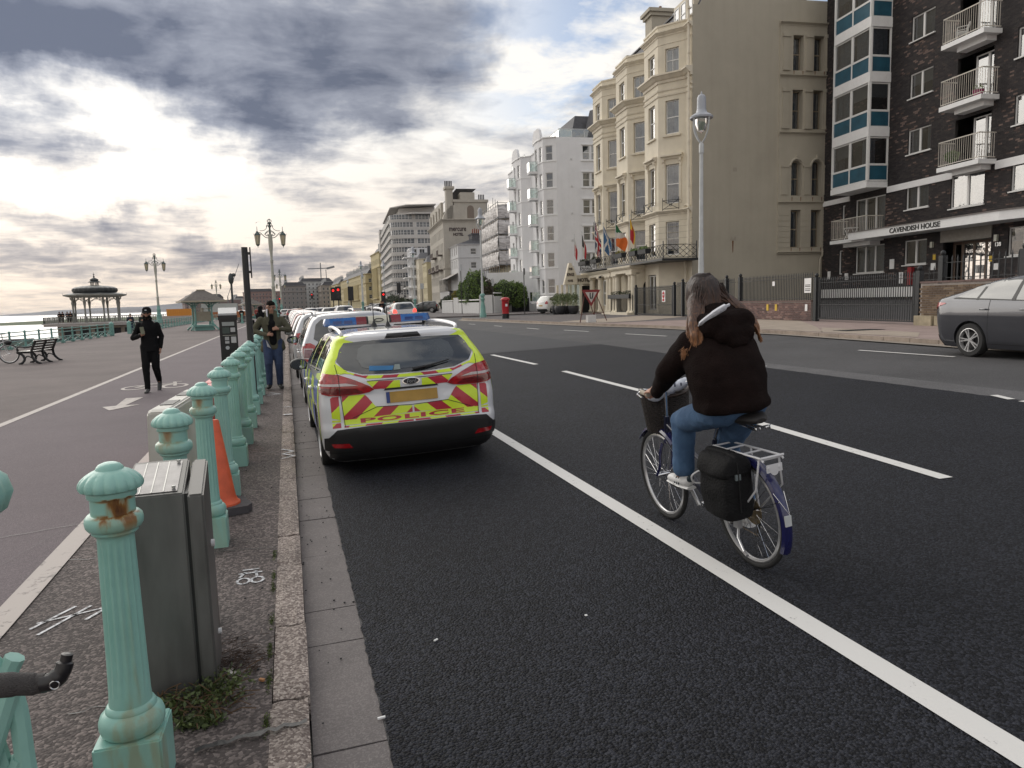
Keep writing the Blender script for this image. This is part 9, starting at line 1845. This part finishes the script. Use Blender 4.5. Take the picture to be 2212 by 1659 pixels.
m_tr=mat('white_leather',(.66,.66,.66),.45,var=.06);m_tab=mat('trainer_tab',(.018,.035,.045),.5)
def trainer(A_,P_,yaw=0,parent=wo):
 d=(P_+Vector((0,.09,-.0))-A_);hl=A_+Vector((0,-.045,-.055));toe=P_+Vector((0,.10,.01))
 o=fuse('shoe',[('c',hl+Vector((0,.01,.01)),hl+Vector((0,.10,.0)),.040,.042,.9),('c',hl+Vector((0,.02,.05)),hl+Vector((0,.04,.03)),.038,.040),('c',hl+Vector((0,.10,.0)),toe,.043,.036,.8,(1,0,0)),('c',A_+Vector((0,.03,.0)),toe+Vector((0,-.06,.015)),.036,.028)],m_tr,parent,.006,4)
 s=MB();n_=(toe-hl).normalized();
 s.tube([hl+Vector((0,-.03,-.028)),hl+Vector((0,.08,-.034)),toe+Vector((0,.03,-.026))],[.036,.044,.034],10,flat=.28);s.build('sole',m_tr,o);s=MB();s.ball(hl+Vector((0,-.022,.035)),.026,10,(1.0,.55,1.0));s.build('heel_tab',m_tab,o)
 s=MB()
 for sx in(-1,1):
  for k in range(3):q=hl+Vector((sx*.041,.055+.025*k,.0));s.bar(q+Vector((0,.015,-.018)),q+Vector((sx*-.008,-.012,.03)),.008,.003,up=(1,0,0))
 s.build('stripe',m_tab,o);return o
trainer(AL,PL);trainer(AR,PR)
s=MB();s.lathe([(.040,0),(.043,.03),(.044,.06)],AL+Vector((0,0,-.0)),14);s.lathe([(.040,0),(.043,.03),(.044,.06)],AR,14);s.build('sock',mat('sock_white',(.6,.6,.6),.9),wo)
st_=fuse('shirt',[('c',(-.08,0,.0),(.10,.02,.03),.075,.06,.6),('c',(0,-.05,.03),(.12,-.06,.06),.05,.045,.7),('c',(-.02,.06,.02),(.06,.05,.05),.05,.04)],mat('striped_cloth_white',(.50,.53,.60),.9,var=.1),None,.008,3,.012,20,6);st_.matrix_world=by.matrix_world@Matrix.Translation((.05,.97,.955));tag(st_,'pale blue cloth with dark stripes lying in the bicycle basket','cloth')
s=MB();[s.tube(curve_pts([(-.14+.05*k,-.12,.055),(-.09+.05*k,-.03,.085),(-.02+.05*k,.06,.06)]),.007,5,flat=.4)for k in range(5)];s.build('stripe',mat('cloth_stripe',(.03,.035,.06),.9),st_)
#a walking man built from joints
def man(label,loc,rz,h,J,mats,head_f=(0,-1,0),extra=None,vox=.011):
 """J: joints dict in metres, figure faces -y locally"""
 r=thing('person',label,'person',loc,rz);s=h/1.75;r.scale=(s,s,s);V=lambda k:Vector(J[k]);skin,top,leg,shoe,hair=mats
 P=head_prims(V('head'),head_f)
 P+=[('c',V('neck'),V('head')-Vector((0,0,.1)),.058,.052),('c',V('pelvis'),V('neck')-Vector((0,0,.12)),.12,.14,.65,(1,0,0)),('c',V('sl'),V('el'),.05,.042),('c',V('el'),V('wl'),.04,.028),('c',V('sr'),V('er'),.05,.042),('c',V('er'),V('wr'),.04,.028)]
 for k in 'lr':P+=[('c',V('h'+k),V('k'+k),.085,.058),('c',V('k'+k),V('a'+k),.055,.04),('c',V('a'+k),V('a'+k)+Vector((0,-.03,-.03)),.034,.03)]
 for k in 'lr':hd_=J['hand'+k];hand(P,V('w'+k),hd_[0],hd_[1],1.0,hd_[2],hd_[3])
 fuse('body',P,skin,r,.009,3);eyes(V('head'),head_f,r)
 T=[]
 for k in 'lr':T+=[('c',V('h'+k),V('k'+k),.112,.082),('c',V('k'+k),V('a'+k)+Vector((0,0,-.01)),.078,.060)]
 T+=[('c',V('hl'),V('hr'),.120,.120)];fuse('trousers',T,leg,r,vox,5,.006,15,2)
 hz_=V('pelvis').z+J.get('hem',0)-.12;yb=V('pelvis').y;nk=V('neck')
 C_=[('m',[(hz_,0,yb,.165,.125,2.4),(hz_+.02,0,yb,.178,.135,2.4),(hz_+.15,0,yb,.172,.13,2.3),(nk.z-.34,0,(yb+nk.y)/2,.170,.122,2.3),(nk.z-.2,0,nk.y,.195,.128,2.3),(nk.z-.13,0,nk.y,.192,.118,2.2),(nk.z-.07,0,nk.y,.145,.095,2.1),(nk.z-.02,0,nk.y,.10,.08,2.0),(nk.z+.03,0,nk.y,.065,.068,2.0)])]
 for k in 'lr':C_+=[('c',V('s'+k)-Vector((0,0,.01)),V('e'+k),.068,.058),('c',V('e'+k),V('w'+k)+(V('e'+k)-V('w'+k)).normalized()*.02,.057,.040)]
 fuse('jacket',C_,top,r,vox,4,.009,11,4)
 for k in 'lr':
  d=Vector(J.get('toe'+k,(0,-1,-.25))).normalized();a=V('a'+k);fuse('shoe',[('c',a+Vector((0,.03,-.045)),a+Vector((0,.03,-.05))+d*.12,.048,.050,.85),('c',a+Vector((0,.03,-.05))+d*.12,a+Vector((0,.03,-.055))+d*.22,.050,.040,.75,(1,0,0)),('c',a+Vector((0,.01,.05)),a+Vector((0,.01,-.04)),.050,.050)],shoe,r,.009,3)
 if hair:fuse('hair',[('c',V('head')+Vector((0,.03,.045)),V('head')+Vector((0,-.025,.062)),.088,.072,1.0),('c',V('head')+Vector((0,.05,.0)),V('head')+Vector((0,.055,-.05)),.072,.06)],hair,r,.009,2,.010,30,3)
 if extra:extra(r,V)
 return r
WALK=dict(head=(0,-.01,1.635),neck=(0,.0,1.49),pelvis=(0,0,.97),hl=(.09,0,.93),hr=(-.09,0,.93),kl=(.10,-.10,.50),al=(.10,.10,.14),kr=(-.10,-.02,.50),ar=(-.10,-.06,.09),sl=(.18,0,1.395),sr=(-.18,0,1.395),el=(.25,.06,1.16),er=(-.27,.02,1.17),wl=(.24,-.02,.93),wr=(-.10,-.20,1.22),handl=((0,-.2,-1),(1,0,0),.5,1),handr=((.4,-.5,.7),(0,-1,.3),.9,1))
def man1(r,V):
 H=V('head');s=MB();s.lathe([(.094,-.01),(.097,.03),(.090,.075),(.06,.11),(.001,.122)],H+Vector((0,.005,.02)),22);c=s.build('cap',M_blk,r);s=MB();s.prism([(-.07,0),(-.075,-.07),(-.04,-.105),(.04,-.105),(.075,-.07),(.07,0)],0,.008,Matrix.Translation(H+Vector((0,-.075,.035)))@Matrix.Rotation(.25,4,'X'));s.build('peak',M_blk,c);s=MB();s.b2((-.02,-.101,.03),(.02,-.096,.05));s.build('cap_badge',M_lampwhite,c,loc=tuple(H+Vector((0,.0,.03))))
 fuse('beard',[('c',H+Vector((-.05,-.035,-.07)),H+Vector((.05,-.035,-.07)),.040,.040),('c',H+Vector((0,-.06,-.085)),H+Vector((0,-.065,-.10)),.034,.03)],M_hair,r,.008,2);s=MB();[s.b2((x,-.086,-.006),(x+.05,-.082,.02))for x in(-.056,.006)];s.b2((-.06,-.088,.008),(.06,-.084,.013));s.build('glasses',M_black,r,loc=tuple(H))
 fuse('collar',[('c',V('neck')+Vector((-.07,-.03,-.02)),V('neck')+Vector((-.05,-.05,.05)),.03,.025),('c',V('neck')+Vector((.07,-.03,-.02)),V('neck')+Vector((.05,-.05,.05)),.03,.025),('c',V('neck')+Vector((-.05,.04,.03)),V('neck')+Vector((.05,.04,.03)),.04,.04)],M_blk,r,.009,3)
J1=dict(WALK);J1.update(head=(.0,-.02,1.63),kl=(.10,-.03,.50),al=(.09,.24,.22),kr=(-.085,-.13,.51),ar=(-.07,-.20,.10),toel=(0,-.55,-.85),toer=(0,-1,-.12),er=(-.33,.0,1.13),wr=(-.12,-.17,1.185),el=(.25,.04,1.15),wl=(.22,-.0,.90),hem=-.02)
mA=man('man in black cap and clothes walking down the cycle lane holding a phone',(-2.70,16.2,.10),math.radians(-4),1.70,J1,(M_skin2,M_blk,M_blk,mat('grey_boot',(.05,.05,.05),.6),None),(-.05,-1,-.1),man1)
mA.rotation_euler.z=math.radians(-2);mA.scale.x*=.92
ph=thing('phone','phone held upright in the hand of the man in black','phone',M=mA.matrix_world.copy());ph.matrix_world=Matrix.Translation((-2.70,16.2,.10))@Matrix.Scale(1.70/1.75,4)@Matrix.Translation((-.075,-.245,1.285))@Matrix.Rotation(-.15,4,'Y');s=MB();s.b2((-.037,-.005,-.075),(.037,.005,.075));s.build('case',mat('phone_case',(.16,.17,.12),.3,var=.2),ph);s=MB();s.b2((-.034,.0045,-.07),(.034,.0062,.07));s.build('screen',m_cglass,ph)
J2=dict(WALK);J2.update(head=(.01,-.02,1.63),kl=(.09,-.10,.50),al=(.095,-.02,.115),kr=(-.10,-.16,.52),ar=(-.11,-.10,.12),toel=(.1,-1,-.1),toer=(-.15,-1,-.05),sl=(.195,0,1.395),sr=(-.195,0,1.395),el=(.34,-.02,1.17),er=(-.36,.02,1.17),wl=(.12,-.20,1.20),wr=(-.10,-.21,1.09),handl=((-1,-.25,.1),(0,-1,.2),.8,1),handr=((1,-.25,.08),(0,-1,.1),.8,-1),hem=-.06)
def man2(r,V):
 H=V('head');s=MB()
 for sx in(-1,1):s.tube([(sx*.033+math.cos(t)*.024,-.090,.004+math.sin(t)*.019)for t in[k*PI/8 for k in range(16)]],.0035,5,closed=True);s.tube([(sx*.057,-.088,.010),(sx*.084,0,.0)],.003,4)
 s.tube([(-.012,-.091,.008),(.012,-.091,.008)],.003,4);s.build('glasses',M_black,r,loc=tuple(H))
 fuse('shirt',[('c',(.01,-.085,.93),(.0,-.10,1.30),.085,.085,.7,(1,0,0)),('c',(0,-.10,1.30),(0,-.045,1.46),.06,.05)],M_blk,r,.011,4)
 fuse('lapel',[('c',(-.075,-.13,1.30),(-.085,-.065,1.50),.030,.038,.5),('c',(.085,-.13,1.27),(.085,-.065,1.50),.034,.038,.5),('c',(-.08,-.0,1.53),(.08,-.0,1.53),.045,.045)],M_olive,r,.009,4)
 s=MB();s.tube(curve_pts([(-.075,-.075,1.44),(-.075,-.06,1.54),(-.05,-.01,1.59),(.06,-.0,1.58)]),.030,8,flat=.6);s.build('hood_lining',MATS['white_lining'],r);s=MB();s.prism([(-.11,.86),(-.04,.82),(-.13,1.0)],-.175,-.165,Matrix(((1,0,0,0),(0,0,1,0),(0,1,0,0),(0,0,0,1))));s.build('lining_flap',mat('grey_lining',(.42,.42,.44),.9),r)
 fuse('skirt',[('c',(-.13,.0,.92),(-.17,-.03,.80),.095,.075,.8),('c',(.13,.0,.92),(.17,-.03,.82),.095,.075,.8),('c',(0,.07,.95),(0,.07,.84),.12,.11,.5,(1,0,0))],M_olive,r,.011,4,.008,14,2)
mB=man('man in olive jacket, glasses and blue jeans walking along the kerb',(-.31,15.35,.10),math.radians(3),1.76,J2,(M_skin2,M_olive,M_jeand,M_shoe,M_hair),(.05,-1,-.08),man2)
WLK2=dict(WALK);WLK2.update(kl=(.09,.10,.50),al=(.09,-.12,.10),kr=(-.09,-.05,.5),ar=(-.09,.14,.14),el=(.24,.03,1.15),er=(-.24,.03,1.15),wl=(.20,-.03,.93),wr=(-.20,-.03,.93),handl=((0,-.1,-1),(1,0,0),.4,1),handr=((0,-.1,-1),(-1,0,0),.4,-1))
mC=man('person in dark hooded coat standing beyond the thin black pole',(-1.35,41.5,.1),2.6,1.72,WLK2,(M_skin,M_blk,M_blk,M_shoe,M_blk),vox=.02);s=fuse('hood',[('c',(0,.03,1.67),(0,-.02,1.69),.13,.12),('c',(0,.05,1.56),(0,.04,1.50),.12,.12)],M_blk,mC,.02,3)
mD=man('shorter dark haired person walking beside the hooded figure',(-1.75,38.5,.1),2.9,1.30,WLK2,(M_skin,M_blk,M_blk,M_shoe,M_hair),vox=.02)
def far_person(label,x,y,rz,h,top,leg,z=.1,hair=M_hair,lean=0.0):
 r=thing('person',label,'person',(x,y,z),rz);s=h/1.75;r.scale=(s,s,s);J=WLK2;V=lambda k:Vector(J[k])+Vector((0,lean*max(0,Vector(J[k]).z-.95)*-1,0))
 fuse('body',[('c',V('head'),V('head'),.10,.10),('c',V('neck'),V('head'),.055,.055),('c',V('pelvis'),V('neck')-Vector((0,0,.1)),.13,.15,.7,(1,0,0))]+[q for k in 'lr' for q in(('c',V('s'+k),V('e'+k),.055,.05),('c',V('e'+k),V('w'+k),.05,.035),('c',V('w'+k),V('w'+k)-Vector((0,0,.08)),.035,.03),('c',V('h'+k),V('k'+k),.09,.07),('c',V('k'+k),V('a'+k),.07,.05),('c',V('a'+k),V('a'+k)+Vector((0,-.15,-.05)),.045,.04))],M_skin,r,.022,3)
 fuse('coat',[('c',V('pelvis')+Vector((-.08,0,-.02)),V('pelvis')+Vector((.08,0,-.02)),.16,.16),('c',V('neck')-Vector((.1,0,.16)),V('neck')-Vector((-.1,0,.16)),.17,.17,.85),('c',V('sl'),V('sr'),.09,.09)]+[q for k in 'lr' for q in(('c',V('s'+k),V('e'+k),.09,.08),('c',V('e'+k),V('w'+k),.075,.055))],top,r,.024,4)
 fuse('trousers',[q for k in 'lr' for q in(('c',V('h'+k),V('k'+k),.115,.09),('c',V('k'+k),V('a'+k)+Vector((0,0,.04)),.085,.065))],leg,r,.022,3);fuse('hair',[('c',V('head')+Vector((0,.03,.04)),V('head')+Vector((0,0,.06)),.10,.09)],hair,r,.022,2);return r
M_navy=mat('navy_cloth',(.02,.025,.04),.9,var=.2);M_grn=mat('green_cloth',(.03,.04,.035),.9,var=.2);M_grey_h=mat('grey_hair',(.25,.24,.23),.7)
far_person('grey haired person in dark coat leaning at the railing gap, left of the pair',-11.6,62.3,PI,1.50,M_navy,M_jeand,hair=M_grey_h,lean=.3);far_person('person in dark green coat looking over the railing, right of the pair',-10.75,62.3,PI+.3,1.50,M_grn,M_blk,hair=M_grey_h)
bx_=MB().b2((-11.3,62.6,.1),(-10.5,63.2,.95)).build('litter_bin',M_black);tag(bx_,'black litter bin at the railing between the two leaning people','bin')
for x,y,lab,t_ in((-31.1,118.4,'dark figure standing at the far left corner of the bandstand deck',M_blk),(-30.6,118.0,'second dark figure at the left corner of the bandstand deck',M_blk),(-30.0,118.0,'figure at the bandstand rail, left of the group of three',M_navy),(-29.6,118,'figure at the bandstand rail, middle of the group of three',M_blk),(-29.25,118.1,'figure at the bandstand rail, right of the group of three',M_grn)):
 far_person(lab,x,y,PI,1.62,t_,M_blk,z=.42)
for x,y,lab,t_ in((10.4,84,'dark clad person walking towards the parked cars, left of three',M_blk),(11.1,88,'dark clad person in the middle of three by the parked cars',M_navy),(11.6,82,'person in brown coat, right of three by the parked cars',mat('tan_cloth',(.14,.10,.06),.9))):far_person(lab,x,y,0,1.7,t_,M_blk,z=.5)
for x,y,lab,t_ in((-1.3,75,'person in dark coat in the distant group left of the tall lamp',M_blk),(-.9,78,'person in navy coat in the distant group left of the tall lamp',M_navy),(-4.2,112,'distant person in red top near the second shelter',mat('red_cloth',(.25,.03,.03),.9)),(-5.6,100,'distant person in black near the far benches',M_blk)):far_person(lab,x,y,0,1.7,t_,M_blk)
b2=thing('bicycle','pale grey framed bicycle half cut off by the left edge, behind the bench','bicycle',M=Matrix.Translation((-10.08,28.45,.1))@Matrix.Rotation(math.radians(-98),4,'Z'));M_bpale=mat('bike_pale',(.50,.50,.50),.35);MATS['bike_blue_keep']=MATS.pop('bike_blue');town_bike(b2,M_bpale,R=.33)
s=MB();s.tube([(0,.90,.80),(0,.88,.98)],.012,6);s.tube(curve_pts([(-.3,.80,1.0),(-.15,.9,1.0),(.15,.9,1.0),(.3,.80,1.0)]),.014,6);s.build('handlebar',M_black,b2);s=MB();s.ball((.0,1.05,.72),.13,10,(1.1,.9,.6));s.build('front_bag',M_black,b2);s=MB();s.ball((0,.28,.92),.1,8,(.7,1.3,.35));s.build('saddle',M_black,b2)
bpy.data.scenes.remove(TS)
SC.render.engine='CYCLES'
#sea haze
hb=MB().b2((-15500,-290,-8),(15500,15800,48)).build('haze',None or mat('tmp_haze',(1,1,1)))
mh_=bpy.data.materials.new('sea_haze');mh_.use_nodes=True;N=mh_.node_tree.nodes;L=mh_.node_tree.links;N.clear();pv=N.new('ShaderNodeVolumePrincipled');pv.inputs['Color'].default_value=(.92,.95,1.0,1);pv.inputs['Density'].default_value=.00004;o_=N.new('ShaderNodeOutputMaterial');L.new(pv.outputs[0],o_.inputs['Volume']);hb.data.materials[0]=mh_;tag(hb,kind='stuff')
